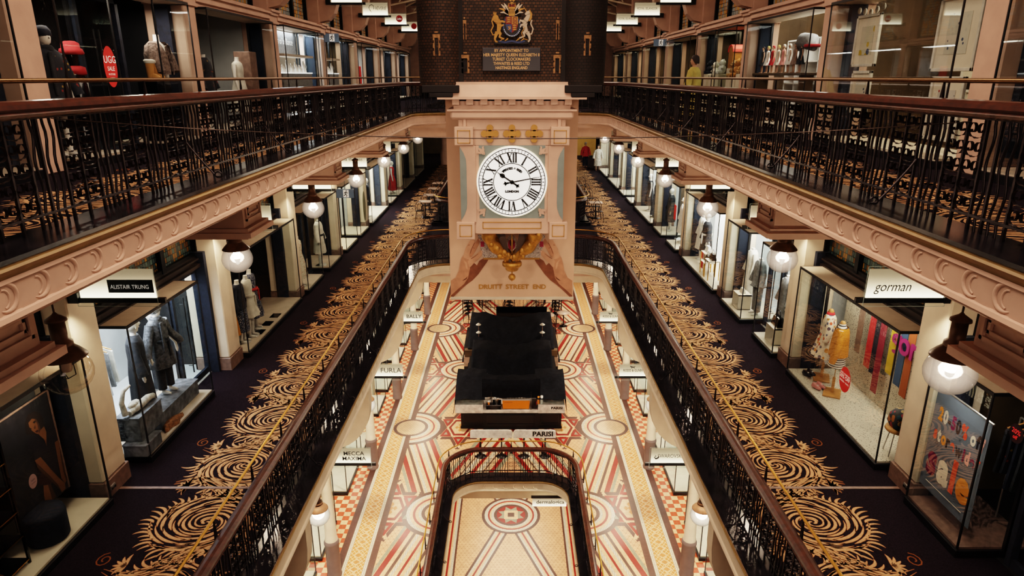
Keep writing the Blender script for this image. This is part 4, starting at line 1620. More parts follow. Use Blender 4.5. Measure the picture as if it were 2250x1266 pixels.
# teal field
b = MB()
zc = zk(399.5)
rD = 0.582
b.box(cxk - 0.595, cxk + 0.595, 11.01, 11.055, zk(480), zk(320), 0)
CL.part('dial_field', b, 'teal')
b = MB()
for sx in (-1, 1):
    for sz in (-1, 1):
        ox, oz = cxk + sx * 0.49, zc + sz * 0.495
        d = (sx * 0.7071, sz * 0.7071)
        e = (-d[1], d[0])
        f = lambda u, v, ox=ox, oz=oz, d=d, e=e: (ox + d[0] * u * 0.72 + e[0] * v * 0.72, 11.0, oz + d[1] * u * 0.72 + e[1] * v * 0.72)
        lq = 0
        for pts, ws in (([(-0.06, 0), (-0.02, 0), (0.04, 0), (0.10, 0)], [0.012, 0.03, 0.035, 0.003]), ([(-0.05, 0.0), (0.0, 0.05), (0.05, 0.085), (0.04, 0.115)], [0.012, 0.026, 0.02, 0.004]), ([(-0.05, 0.0), (0.0, -0.05), (0.05, -0.085), (0.04, -0.115)], [0.012, 0.026, 0.02, 0.004]), ([(-0.055, -0.04), (-0.055, 0.04)], 0.012), ([(-0.10, 0), (-0.07, 0)], [0.006, 0.03])):
            L, R_ = stroke2(pts, ws)
            n = len(L)
            vs = [f(*p) for p in L] + [f(*p) for p in R_]
            lq += 1
            vs2 = [(p[0], p[1] - 0.018 - 0.002 * lq, p[2]) for p in vs]
            b.add(vs2, [(i, i + 1, n + i + 1, n + i) for i in range(n - 1)])
            b.add(vs + vs2, [(i, i + 1, 2 * n + i + 1, 2 * n + i) for i in range(n - 1)] + [(n + i, n + i + 1, 3 * n + i + 1, 3 * n + i) for i in range(n - 1)])
CL.part('corner_lily', b, 'plaster')
# dial
b = MB().prism([(cxk + rD * math.cos(2 * PI * i / 64), zc + rD * math.sin(2 * PI * i / 64)) for i in range(64)], 'y', 10.975, 11.02, 0)
dial = CL.part('dial', b, 'dialedge')
F = lambda a, c: (cxk + a, 10.958, zc + c)
b = MB()
b.poly([(cxk + 0.565 * math.cos(2 * PI * i / 64), 10.968, zc + 0.565 * math.sin(2 * PI * i / 64)) for i in range(64)])
CL.part('lit_face', b, 'dial', parent=dial)
b = MB()


def ring2(r0, r1, seg=72):
    for i in range(seg):
        a, c = 2 * PI * i / seg, 2 * PI * (i + 1) / seg
        b.poly([F(r * math.cos(t), r * math.sin(t)) for r, t in ((r0, a), (r1, a), (r1, c), (r0, c))])


ring2(0.536, 0.549)
ring2(0.473, 0.488)
ring2(0.296, 0.309)
for i in range(60):
    a = 2 * PI * i / 60
    u = (math.sin(a), math.cos(a))
    if i % 5:
        add_stroke(b, [(u[0] * 0.486, u[1] * 0.486), (u[0] * 0.538, u[1] * 0.538)], 0.0042, F)
    else:
        t = (u[1], -u[0])
        c = (u[0] * 0.512, u[1] * 0.512)
        b.poly([F(c[0] + u[0] * 0.016, c[1] + u[1] * 0.016), F(c[0] + t[0] * 0.012, c[1] + t[1] * 0.012), F(c[0] - u[0] * 0.016, c[1] - u[1] * 0.016), F(c[0] - t[0] * 0.012, c[1] - t[1] * 0.012)])
        add_stroke(b, [(c[0] + u[0] * 0.026, c[1] + u[1] * 0.026), (c[0] - u[0] * 0.026, c[1] - u[1] * 0.026)], 0.0025, F)
CL.part('minute_track', b, 'lettblack', parent=dial)
b = MB()
NUM = ['XII', 'I', 'II', 'III', 'IIII', 'V', 'VI', 'VII', 'VIII', 'IX', 'X', 'XI']
WD = {'I': 0.040, 'V': 0.088, 'X': 0.088}
r0, r1 = 0.318, 0.466
for i, nm in enumerate(NUM):
    a = 2 * PI * i / 12
    u = (math.sin(a), math.cos(a))
    t = (math.cos(a), -math.sin(a))
    tot = sum(WD[c] for c in nm)
    x = -tot / 2
    f = lambda p, q: F(u[0] * q + t[0] * p, u[1] * q + t[1] * p)
    for c in nm:
        w = WD[c]
        xc = x + w / 2
        def sst(p, q, ww):
            add_stroke(b, [p, q], ww, f)
        if c == 'I':
            sst((xc, r0 + 0.004), (xc, r1 - 0.004), 0.0135)
            for rr in (r0 + 0.004, r1 - 0.004):
                sst((xc - 0.017, rr), (xc + 0.017, rr), 0.0075)
        elif c == 'V':
            sst((xc, r0), (xc - 0.030, r1), 0.0150)
            sst((xc, r0), (xc + 0.030, r1), 0.0062)
            sst((xc - 0.044, r1 - 0.004), (xc - 0.014, r1 - 0.004), 0.0065)
            sst((xc + 0.018, r1 - 0.004), (xc + 0.042, r1 - 0.004), 0.0065)
        else:
            sst((xc + 0.030, r0), (xc - 0.030, r1), 0.0150)
            sst((xc - 0.030, r0), (xc + 0.030, r1), 0.0062)
            for xx in (-0.03, 0.03):
                for rr in (r0 + 0.004, r1 - 0.004):
                    sst((xc + xx - 0.014, rr), (xc + xx + 0.014, rr), 0.0065)
        x += w


def arc_text(txt, rad, a0, a1, size):
    n = len(txt)
    for i, ch in enumerate(txt):
        if ch == ' ':
            continue
        a = a0 + (a1 - a0) * i / (n - 1)
        vs, fs = text_geo(ch, size, bold=0.006)
        u = (math.sin(a), math.cos(a))
        t = (math.cos(a), -math.sin(a))
        b.add([F(u[0] * (rad + v[1]) + t[0] * v[0], u[1] * (rad + v[1]) + t[1] * v[0]) for v in vs], fs)


arc_text('THWAITES & REED', 0.222, math.radians(-41), math.radians(41), 0.045)
put_text(b, 'LONDON', 0.046, (cxk, 10.958, zc - 0.155), '-y', 0, bold=0.006, space=1.15)
CL.part('numerals', b, 'lettblack', parent=dial)


def hand(name, deg, L, tail, w, blob=None):
    b = MB()
    a = math.radians(deg)
    u = (math.sin(a), math.cos(a))
    t = (math.cos(a), -math.sin(a))
    yy = 10.945 if name == 'hour_hand' else 10.935
    f = lambda p, q: (cxk + u[0] * q + t[0] * p, yy, zc + u[1] * q + t[1] * p)
    add_stroke(b, [(0, -tail), (0, 0), (0, L * 0.6), (0, L)], [w * 1.1, w * 1.2, w * 0.9, w * 0.25], f)
    if blob:
        add_stroke(b, [(0, blob - 0.05), (0, blob - 0.02), (0, blob + 0.02), (0, blob + 0.05)], [0.012, 0.038, 0.034, 0.010], f)
    for dx, dz in ((-0.035, -0.02), (0.035, -0.02), (0, -0.045)):
        add_stroke(b, [(0, -tail), (dx, -tail + dz)], [0.022, 0.006], f)
    add_stroke(b, [(-0.016, -tail + 0.03), (0.016, -tail + 0.03)], 0.012, f)
    add_disc(b, (0, 0), 0.035, 0.035, f, 0, 20)
    CL.part(name, b, 'lettblack', parent=dial)


hand('hour_hand', 304, 0.31, 0.10, 0.013, 0.19)
hand('minute_hand', 79, 0.50, 0.10, 0.010)
# quatrefoils and gilt outlines
for i in (-1, 0, 1):
    b = MB()
    x, z = cxk + i * 0.357, zk(294)
    for dx, dz, rr in ((0.09, 0, 0.053), (-0.09, 0, 0.053), (0, 0.09, 0.053), (0, -0.09, 0.053), (0, 0, 0.062)):
        b.prism([(x + dx + rr * math.cos(2 * PI * k / 20), z + dz + rr * math.sin(2 * PI * k / 20)) for k in range(20)], 'y', 11.005 + 0.002 * (dx != 0), 11.08)
    CL.part('quatrefoil', b, 'goldflat')
def outline(x, z, w, h, yy=10.93, t=0.011):
    b = MB()
    for q in ((x - w, x + w, z + h - t, z + h), (x - w, x + w, z - h, z - h + t), (x - w, x - w + t, z - h, z + h), (x + w - t, x + w, z - h, z + h)):
        b.box(q[0], q[1], yy, yy + 0.015, q[2], q[3])
    CL.part('gilt_frame', b, 'goldflat')


for s in (-1, 1):
    outline(cxk + s * 0.772, zk(300), 0.103, 0.103)
    outline(cxk + s * 0.772, zk(505.5), 0.103, 0.100)
outline(cxk, zk(495), 0.49, 0.058, 10.985)
# gilded scroll brackets meeting over a ring with ball pendant
ztop = zk(514)
bk = MB()
RND2 = random.Random(3)


def bracket(s, yfar):
    y0 = 11.05 if not yfar else 11.85
    P0 = Vector((cxk + s * 0.40, y0 + 0.06, ztop))
    P3 = Vector((cxk + s * 0.045, 11.45, zk(590)))
    pts, rs = [], []
    for i in range(15):
        t = i / 14
        p = P0.lerp(P3, t)
        p.x += s * (0.05 * math.sin(PI * t * 2.0))
        p.z -= 0.06 * math.sin(PI * t)
        pts.append(p)
        rs.append(0.115 * (1 - 0.45 * t) * (1 + 0.16 * math.sin(t * 19)))
    bk.tube(pts, rs, 10)
    for k in range(16):       # leaf curls in relief
        t = RND2.uniform(0.05, 0.92)
        p = P0.lerp(P3, t)
        bk.ball((p.x + s * (0.05 * math.sin(PI * t * 2)) + RND2.uniform(-0.06, 0.06), p.y - 0.09 * (1 - 0.4 * t), p.z - 0.06 * math.sin(PI * t) + RND2.uniform(-0.03, 0.03)), RND2.uniform(0.025, 0.05), 8, 6, 0, 1, 0.7, 1.2)


for s in (-1, 1):
    bracket(s, False)
    bracket(s, True)
CL.part('scroll_brackets', bk, 'gold')
b = MB()
for s in (-1, 1):
    for yy in (11.3, 11.34):
        b.poly([(cxk + s * 0.30, yy, ztop), (cxk + s * 0.14, yy, ztop), (cxk + s * 0.02, yy, zk(585)), (cxk + s * 0.05, yy, zk(588))][:: (1 if yy < 11.32 else -1)])
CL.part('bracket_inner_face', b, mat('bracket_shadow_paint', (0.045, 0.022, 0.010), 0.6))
c = (cxk, 11.45, 0)
b = MB()
zz = zk(598)
b.lathe([(0.0, 0.075), (0.155, 0.07), (0.172, 0.055), (0.172, 0.0), (0.155, -0.02), (0.125, -0.025), (0.12, -0.03), (0.115, -0.075), (0.10, -0.095), (0.0, -0.10)], (c[0], c[1], zz), 32)
b.tube([(cxk, 11.45, zz - 0.09), (cxk, 11.45, zz - 0.17)], 0.012, 8)
b.ball((cxk, 11.45, zz - 0.225), 0.064, 20, 12)
b.lathe([(0.012, 0), (0.0, -0.03)], (cxk, 11.45, zz - 0.285), 8)
b.tube([(cxk, 11.42, ztop), (cxk, 11.45, zz + 0.05)], 0.013, 8)
CL.part('pendant', b, 'gold')

# brick castle
b = MB()
zb = zk(187)
zt = 14.2
b.box(-0.82, 0.82, -0.45, 0.5, 0, zt - zb)
b.xf(Matrix.Translation((cxk, 11.5, zb)))
me = b.mesh('brick_wall', ['brick'], (cxk, 11.5, zb))
o = CL.inst('brick_wall', me, (cxk, 11.5, zb))
for s in (-1, 1):
    c = (cxk + s * 1.125, 11.22, zb)
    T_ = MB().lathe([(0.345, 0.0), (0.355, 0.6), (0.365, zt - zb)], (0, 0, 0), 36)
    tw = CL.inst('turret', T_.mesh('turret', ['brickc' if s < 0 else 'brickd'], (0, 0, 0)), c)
    q = MB()
    for dz0, dz1, dx0, dx1 in ((-0.115, 0.0, -0.28, 0.30), (-0.185, -0.115, -0.17, 0.20)):
        q.box(s * -dx0, s * -dx1, -0.37, 0.3, dz0, dz1, 0, 0.01)
    if s < 0:
        pass
    o = CL.inst('turret_corbel', q.mesh('turret_corbel', ['nearblack'], (0, 0, 0)), c)
    # dark strip standing in for the shade between turret and wall
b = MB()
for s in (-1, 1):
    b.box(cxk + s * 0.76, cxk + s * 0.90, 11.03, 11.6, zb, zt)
CL.part('gap_shade', b, 'nearblack')


def arrowslit(px, py0, py1, w, Y, name='arrow_slit', cross=False):
    x, z1 = W(px, py0, Y)
    x, z0 = W(px, py1, Y)
    f = MB()
    k = 3
    for i in range(k):
        zz = z0 + (z1 - z0) * (i / (k - 1))
        for s in (-1, 1):
            f.box(x + s * w * 0.7, x + s * w * 1.35, Y - 0.02, Y + 0.03, zz - 0.035, zz + 0.035)
    for s in (-1, 1):
        f.box(x + s * w * 0.7, x + s * w * 0.95, Y - 0.015, Y + 0.03, z0, z1)
    f.box(x - w * 1.35, x + w * 1.35, Y - 0.022, Y + 0.03, z1, z1 + 0.05)
    f.box(x - w * 0.6, x + w * 0.6, Y - 0.022, Y + 0.03, z1 + 0.07, z1 + 0.09)
    fr = CL.part(name, f, 'quoin')
    s_ = MB()
    s_.poly([(x - w * 0.7, Y - 0.012, z0), (x + w * 0.7, Y - 0.012, z0), (x + w * 0.7, Y - 0.012, z1 - 0.05), (x, Y - 0.012, z1), (x - w * 0.7, Y - 0.012, z1 - 0.05)])
    CL.part('slit', s_, 'nearblack', parent=fr)


arrowslit(1023, 128, 156, 0.045, 11.05)
arrowslit(1224, 128, 156, 0.045, 11.05)
arrowslit(1021.5, 52, 82, 0.018, 11.05)
arrowslit(1225, 52, 82, 0.018, 11.05)
arrowslit(960, 83, 117, 0.040, 10.88)
arrowslit(1290, 85, 117, 0.040, 10.88)
# plaque
x0, z1 = W(1060, 105, 11.03)
x1, z0 = W(1187, 156, 11.03)
xc = (x0 + x1) / 2
pl = CL.part('plaque', MB().box(x0, x1, 10.99, 11.05, z0, z1, 0, 0.004), 'plaque')
b = MB()
for i, t in enumerate(('BY APPOINTMENT TO', 'HER MAJESTY QUEEN ELIZABETH II', 'TURRET CLOCKMAKERS', 'THWAITES & REED LTD', 'HASTINGS ENGLAND')):
    wpx = (72, 119, 81, 77, 68)[i]
    put_text(b, t, 0.062, (xc, 10.985, W(1123, 111.5 + i * 9.45, 11)[1]), '-y', 0, width=wpx * 0.0073, bold=0.001)
CL.part('lettering', b, 'goldlett', parent=pl)
# coat of arms in painted relief
em = MB()
ex, ez = W(1124.5, 50, 11.0)
px = 0.00728
YE = [11.02]
EMM = ['goldflat', 'unicorn', 'redherald', 'blue', 'lettblack', 'lettwhite']


def es(pts, ws, m=0, d=0.0):
    P = [(a * px, -c * px) for a, c in pts]
    Wd = [q * px for q in ws] if isinstance(ws, (list, tuple)) else ws * px
    yy = YE[0] - d
    add_stroke(em, P, Wd, lambda a, c: (ex + a, yy, ez + c), m)


def ed(x, z, rx, rz, m=0, d=0.0):
    add_disc(em, (x * px, -z * px), rx * px, rz * px, lambda a, c: (ex + a, YE[0] - d, ez + c), m, 18)


es([(-37, 38), (37, 38)], 4, 4, 0.0)                      # compartment
es([(-28, 36), (-14, 39), (0, 36), (14, 39), (28, 36)], 1.8, 3, 0.01)
for a in (-22, -12, 12, 22):
    es([(a - 3, 36), (a + 4, 31)], [0.5, 1.6], 0, 0.015)
# garter and shield
ed(0, 6, 21, 23, 4, 0.005)
ed(0, 6, 19, 21, 3, 0.010)
ed(0, 6, 16, 18, 4, 0.015)
em_sh = [(-13, -12), (13, -12), (13, 4), (10, 13), (0, 20), (-10, 13), (-13, 4)]
for q, m in (([(-13, -12), (0, -12), (0, 3), (-13, 3)], 2), ([(0, -12), (13, -12), (13, 3), (0, 3)], 0), ([(-13, 3), (0, 3), (0, 20), (-10, 13), (-13, 5)], 3), ([(0, 3), (13, 3), (13, 5), (10, 13), (0, 20)], 2)):
    em.poly([(ex + a * px, YE[0] - 0.02, ez - c * px) for a, c in q], m)
for z in (-9, -5, -1):
    es([(-11, z), (-6, z - 1), (-2, z)], [0.8, 1.4, 0.5], 0, 0.025)
for z in (6, 10, 14):
    es([(2, z), (6, z - 1), (10, z)], [0.8, 1.4, 0.5], 0, 0.025)
for pts in ([(3, -10), (10, -10), (10, 1), (3, 1), (3, -10)], [(5, -6), (8, -4), (5, -1)]):
    es(pts, 0.8, 2, 0.025)
es([(-8, 7), (-5, 11), (-8, 14), (-3, 12), (-4, 6)], 0.8, 0, 0.025)
for k in range(14):
    a = math.radians(200 + 140 * k / 13)
    es([(17.5 * math.cos(a), 6 - 19.5 * math.sin(a)), (17.5 * math.cos(a) + 1, 6 - 19.5 * math.sin(a) + 1.6)], 0.5, 5, 0.02)
# helm, mantling, crowns
es([(0, -26), (0, -20), (0, -13)], [5, 7, 6], 0, 0.02)
for k in range(4):
    es([(-4.5 + 3 * k, -25), (-4.5 + 3 * k, -18)], 0.5, 4, 0.025)
for s in (-1, 1):
    for (a, c, e, f_) in ((10, -22, 22, -36), (9, -20, 26, -28), (8, -18, 24, -20), (9, -24, 16, -38)):
        es([(s * 4, -17), (s * a, c), (s * (a + e) / 2, (c + f_) / 2 - 2), (s * e, f_)], [1, 2.6, 2.2, 0.6], 1 if e != 26 else 0, 0.012)
es([(-7, -29), (7, -29)], 2, 0, 0.02)
for a in (-6, 0, 6):
    es([(a, -29), (a * 0.9, -36)], [1.2, 2.4], 2, 0.018)
    ed(a * 1.0, -37, 1.6, 1.6, 0, 0.022)
es([(-8, -31), (-7, -36), (0, -40), (7, -36), (8, -31)], 1.0, 0, 0.022)
es([(-4, -42), (-1, -46), (3, -45), (4, -41)], [1.6, 2.6, 2.2, 1], 0, 0.02)
ed(-3, -48, 3, 3, 0, 0.022)
es([(4, -42), (8, -46), (6, -50)], [0.8, 0.8, 1.4], 0, 0.02)
# lion (left)
es([(-33, 2), (-29, -3), (-26, 6), (-28, 16), (-31, 22)], [3.5, 6, 5, 3.6, 3], 0, 0.015)
ed(-34, -9, 6.5, 7, 0, 0.02)
ed(-36, -10, 3.6, 4, 0, 0.025)
es([(-40, -6), (-36, -3), (-30, -2)], [0.5, 1.6, 2.4], 0, 0.026)
es([(-38, -17), (-33, -17)], 1.6, 0, 0.025)
for a in (-38, -35.5, -33):
    es([(a, -17), (a, -21)], [1, 0.5], 0, 0.025)
es([(-27, -2), (-20, -3), (-14, -1)], [2.6, 2.0, 1.8], 0, 0.024)
es([(-28, 3), (-22, 6), (-17, 4)], [2.4, 1.8, 1.6], 0, 0.022)
es([(-29, 16), (-24, 22), (-26, 28), (-20, 31), (-16, 32)], [4, 3, 2, 1.6, 1.4], 0, 0.024)
es([(-31, 18), (-34, 26), (-36, 32), (-34, 37), (-30, 38)], [4, 3, 2, 1.8, 1.2], 0, 0.022)
es([(-33, 22), (-40, 24), (-44, 16), (-39, 6), (-42, -3), (-39, -9)], [1, 1.2, 1.2, 1.2, 1.2, 2.2], 0, 0.012)
# unicorn (right)
es([(31, 0), (28, -3), (27, 6), (30, 15), (33, 22)], [3, 6, 5, 3.8, 3], 1, 0.015)
es([(29, -4), (34, -12), (36, -19)], [5, 4, 3.6], 1, 0.02)
es([(38, -21), (33, -20), (28, -16)], [3.2, 3, 1.8], 1, 0.026)
es([(31, -22), (24, -32)], [1, 0.3], 0, 0.024)
es([(37, -25), (41, -17), (40, -9), (36, -3)], [1, 2, 2, 1], 0, 0.03)
es([(25, -2), (18, -5), (16, 1)], [2.4, 2, 1.4], 1, 0.024)
es([(26, 4), (20, 4), (18, 9)], [2.4, 1.8, 1.4], 1, 0.024)
es([(31, 16), (25, 20), (27, 26), (20, 29), (16, 30)], [4, 3, 1.8, 1.5, 1.6], 1, 0.024)
es([(33, 18), (37, 26), (38, 33), (35, 38)], [4, 2.8, 1.8, 1.6], 1, 0.024)
es([(34, 22), (42, 22), (45, 12), (40, 2), (42, -6)], [1, 1.4, 1.4, 1.4, 2], 1, 0.012)
es([(28, 8), (20, 20), (26, 32), (34, 34)], 0.7, 0, 0.03)
CL.part('coat_of_arms', em, EMM)

# ------------------------------------------------------------------ banner
YB = 12.12
KB = lambda px_, py_: W(px_, py_, YB)
bx0, bz0 = KB(990, 652)
bx1, _ = KB(1258, 652)
bz1 = zk(216)
BN = Thing('banner', 'pale pink hanging banner printed with two hands holding a jewelled crown', 'banner', (CX, YB, bz0))
hw = 1.165
b = MB()
nx_ = 28
vs, fs = [], []
for j in range(2):
    for i in range(nx_ + 1):
        t = i / nx_
        amp = 0.010 * (1 - j)
        vs.append((CX - hw + 2 * hw * t, YB + amp * math.sin(t * 31) + amp * 0.6 * math.sin(t * 17 + 1), bz0 if j == 0 else bz1))
fs = [(i, i + 1, nx_ + 2 + i, nx_ + 1 + i) for i in range(nx_)]
b.add(vs, fs, 0, True)
BN.part('sheet', b, 'banner')
b = MB().box(CX - hw - 0.01, CX + hw + 0.01, YB - 0.02, YB + 0.02, bz0 - 0.06, bz0, 0, 0.008)
BN.part('bottom_bar', b, 'cream')
BN.part('top_bar', MB().box(CX - hw, CX + hw, YB - 0.02, YB + 0.02, bz1 - 0.02, bz1 + 0.05), 'cream')
t_ = MB()
for w_, a0, a1 in (('DRUITT', 1052, 1103), ('STREET', 1111, 1162), ('END', 1171, 1199)):
    xa, z_ = KB(a0, 630)
    xb, _ = KB(a1, 630)
    put_text(t_, w_, 0.125, ((xa + xb) / 2, YB - 0.024, z_), '-y', 0, width=xb - xa, bold=0.003)
BN.part('lettering', t_, 'goldflat')
HB = {False: MB(), True: MB()}
h = HB[False]


def hp(pts, m, d, mir):
    P = []
    for a, c in pts:
        a = 950 + a * 0.15562
        c = 470 + c * 0.15562
        x, z = KB(a if not mir else 2248 - a, c)
        P.append((x, YB - 0.018 - d, z))
    HB[mir].poly(P if mir else P[::-1], m)


for mir in (False, True):
    hp([(262, 1165), (262, 1040), (400, 900), (520, 720), (590, 690), (630, 725), (665, 660), (720, 625), (800, 632), (770, 680), (720, 750), (650, 850), (570, 935), (480, 1000), (400, 1070), (300, 1168)], 1, 0.0, mir)
    hp([(262, 940), (330, 895), (375, 800), (395, 690), (415, 620), (445, 575), (520, 640), (545, 700), (525, 800), (505, 900), (450, 985), (360, 1060), (262, 1150)], 0, 0.002, mir)
    hp([(445, 575), (470, 480), (505, 420), (535, 368), (605, 362), (590, 420), (560, 500), (540, 560), (545, 625), (500, 640), (440, 610)], 2, 0.003, mir)
    hp([(520, 560), (545, 500), (590, 420), (640, 352), (672, 345), (682, 370), (660, 430), (620, 500), (590, 555), (560, 600), (530, 610)], 0, 0.004, mir)
    hp([(505, 660), (545, 618), (610, 575), (665, 525), (700, 508), (714, 530), (700, 575), (650, 635), (590, 690), (540, 745), (515, 740)], 2, 0.005, mir)
    hp([(600, 410), (560, 490), (538, 560), (532, 556), (552, 486), (594, 404)], 1, 0.006, mir)
    hp([(546, 625), (590, 600), (650, 556), (652, 560), (592, 608), (548, 634)], 1, 0.006, mir)
    hp([(655, 352), (672, 346), (680, 366), (670, 384)], 3, 0.006, mir)
    hp([(694, 512), (712, 528), (704, 548), (694, 538)], 3, 0.006, mir)
    hp([(505, 435), (530, 430), (532, 436), (508, 442)], 1, 0.006, mir)
    hp([(575, 470), (600, 480), (598, 486), (572, 476)], 1, 0.006, mir)
    for q in range(4):
        hp([(430 + q * 16, 935 - q * 6), (470 + q * 9, 905 - q * 10), (474 + q * 9, 912 - q * 10), (434 + q * 16, 943 - q * 6)], 1, 0.0055, mir)
    hp([(440, 640), (490, 690), (500, 780), (480, 770), (460, 700)], 2, 0.0045, mir)
HN = [M['flesh'], M['flesh2'], mat('printed_skin_light', (0.60, 0.33, 0.21), 0.8, noise=0.1, scale=9), mat('printed_nail', (0.72, 0.46, 0.36), 0.6)]
for mir in (False, True):
    BN.part('printed_hand', HB[mir], HN)
# printed crown
cr = MB()


def cpoly(pts, m, d):
    cr.poly([(KB(a, c)[0], YB - 0.017 - d, KB(a, c)[1]) for a, c in pts], m)


cpoly([(1050, 516), (1198, 516), (1192, 545), (1186, 568), (1062, 568), (1056, 545)], 0, 0)
cpoly([(1100, 516), (1148, 516), (1140, 545), (1124, 562), (1108, 545)], 3, 0.001)
for a in (1124,):
    pts = [(a + 13 * math.cos(t), 536 + 20 * math.sin(t)) for t in [2 * PI * i / 20 for i in range(20)]]
    cpoly(pts, 0, 0.002)
    pts = [(a + 8 * math.cos(t), 537 + 12 * math.sin(t)) for t in [2 * PI * i / 18 for i in range(18)]]
    cpoly(pts, 1, 0.003)
    pts = [(a + 4 * math.cos(t), 534 + 7 * math.sin(t)) for t in [2 * PI * i / 14 for i in range(14)]]
    cpoly(pts, 4, 0.004)
for a in (1060, 1190):
    cpoly([(a - 4, 530), (a + 4, 530), (a + 4, 542), (a - 4, 542)], 1, 0.003)
cpoly([(1062, 566), (1186, 566), (1185, 570), (1063, 570)], 2, 0.002)
CRM = [spots_mat('printed_jewels', (0.50, 0.42, 0.36), [(0.02, 0.02, 0.05), (0.8, 0.75, 0.7), (0.03, 0.03, 0.06), (0.4, 0.35, 0.35)], 75, 0.42), mat('printed_ruby', (0.35, 0.015, 0.06), 0.4), M['goldflat'], M['banner'], mat('printed_garnet', (0.05, 0.005, 0.015), 0.4)]
BN.part('printed_crown', cr, CRM)

# stay wire
p0 = Vector((3.25, 4.8, 11.60))
p1 = Vector((-3.2, 4.84, 11.62))
zs = W(1125, 305, 4.8)[1]
pts = []
for i in range(41):
    t = i / 40
    p = p0.lerp(p1, t)
    p.z -= (11.61 - zs) * 4 * t * (1 - t)
    pts.append(p)
WRE = obj('stay_wire', MB().tube(pts, 0.0035, 4), mat('wire', (0.05, 0.035, 0.028), 0.4, metal=0.5), (3.25, 4.8, 11.6), None, 'thin dark wire strung across the atrium between the upper railings', 'wire')
for sx in (-1, 1):
    for yy in (11.2, 11.8):
        CL.part('suspension_rod', MB().tube([(CX + sx * 0.6, yy, 14.1), (CX + sx * 0.6, yy, 18.0)], 0.02, 6), 'steel')
# ------------------------------------------------------------------ shop windows
FB = {}
FB['navy'] = mat('navy_cloth', (0.010, 0.014, 0.030), 0.85, noise=0.4, scale=14)
FB['charcoal'] = mat('charcoal_cloth', (0.022, 0.024, 0.030), 0.85, noise=0.4, scale=14)
FB['quilt'] = mat('grey_quilted_cloth', (0.060, 0.064, 0.072), 0.55, noise=0.6, scale=22, bump=0.6)
FB['grey'] = mat('grey_cloth', (0.20, 0.20, 0.20), 0.85, noise=0.3, scale=14)
FB['pale'] = mat('pale_cloth', (0.62, 0.58, 0.50), 0.85, noise=0.15, scale=10)
FB['white'] = mat('white_cloth', (0.80, 0.78, 0.74), 0.85, noise=0.08, scale=10)
FB['mustard'] = mat('mustard_knit', (0.52, 0.20, 0.018), 0.9, noise=0.25, scale=40, bump=0.4)
FB['redc'] = mat('red_cloth', (0.42, 0.025, 0.03), 0.85, noise=0.2, scale=12)
FB['tan'] = mat('tan_suede', (0.42, 0.20, 0.06), 0.9, noise=0.15, scale=12)
FB['fur'] = mat('grey_brown_fur', (0.20, 0.145, 0.125), 0.95, noise=0.45, scale=24, bump=0.8)
FB['floral'] = spots_mat('poppy_print', (0.70, 0.62, 0.50), [(0.50, 0.10, 0.04), (0.55, 0.24, 0.05), (0.02, 0.03, 0.08), (0.45, 0.25, 0.22), (0.10, 0.10, 0.16)], 11, 0.42)
FB['redfloral'] = spots_mat('small_red_print', (0.62, 0.55, 0.44), [(0.45, 0.06, 0.04), (0.25, 0.2, 0.1), (0.6, 0.55, 0.44)], 26, 0.34)
FB['bluefloral'] = spots_mat('blue_white_print', (0.03, 0.04, 0.08), [(0.5, 0.5, 0.46), (0.45, 0.44, 0.42)], 42, 0.34)
FB['stripe'] = stripe_mat('striped_jersey', (0.75, 0.70, 0.62), (0.012, 0.014, 0.03))
FB['plaid'] = spots_mat('dark_check', (0.012, 0.014, 0.022), [(0.25, 0.03, 0.02), (0.3, 0.18, 0.03), (0.01, 0.01, 0.02), (0.012, 0.014, 0.022)], 14, 0.25)
FB['form'] = mat('mannequin_white', (0.72, 0.68, 0.62), 0.4)
FB['timber'] = mat('pale_timber', (0.45, 0.22, 0.07), 0.5, noise=0.2, scale=9)
FB['crate'] = mat('grey_crate_wood', (0.16, 0.17, 0.19), 0.7, noise=0.5, scale=9)
FB['bone'] = mat('driftwood', (0.50, 0.46, 0.40), 0.8, noise=0.4, scale=16, bump=0.5)
FB['pink'] = mat('pink_leather', (0.60, 0.24, 0.22), 0.5)
FB['purple'] = mat('magenta_letter', (0.28, 0.02, 0.13), 0.4)
FB['hair'] = mat('dark_hair', (0.02, 0.012, 0.01), 0.7)
FB['skin'] = mat('skin', (0.42, 0.24, 0.16), 0.6)
FB['bear'] = mat('teddy_plush', (0.42, 0.26, 0.12), 0.95, noise=0.2, scale=30, bump=0.4)
FB['yellow'] = mat('yellow_coat', (0.42, 0.35, 0.10), 0.9, noise=0.15, scale=8)
M.update(FB)
M['litpanel'] = mat('lit_back_panel', (0.85, 0.85, 0.82), 0.6, emit=(1, 0.97, 0.9), estr=1.1)
M['sage'] = mat('sage_decal', (0.10, 0.11, 0.06), 0.6)
M['redsign'] = mat('red_sticker', (0.55, 0.03, 0.025), 0.5, emit=(0.8, 0.05, 0.04), estr=0.12)
M['slate'] = mat('slate_poster', (0.15, 0.185, 0.235), 0.6, noise=0.12, scale=3)

WINC = [0]


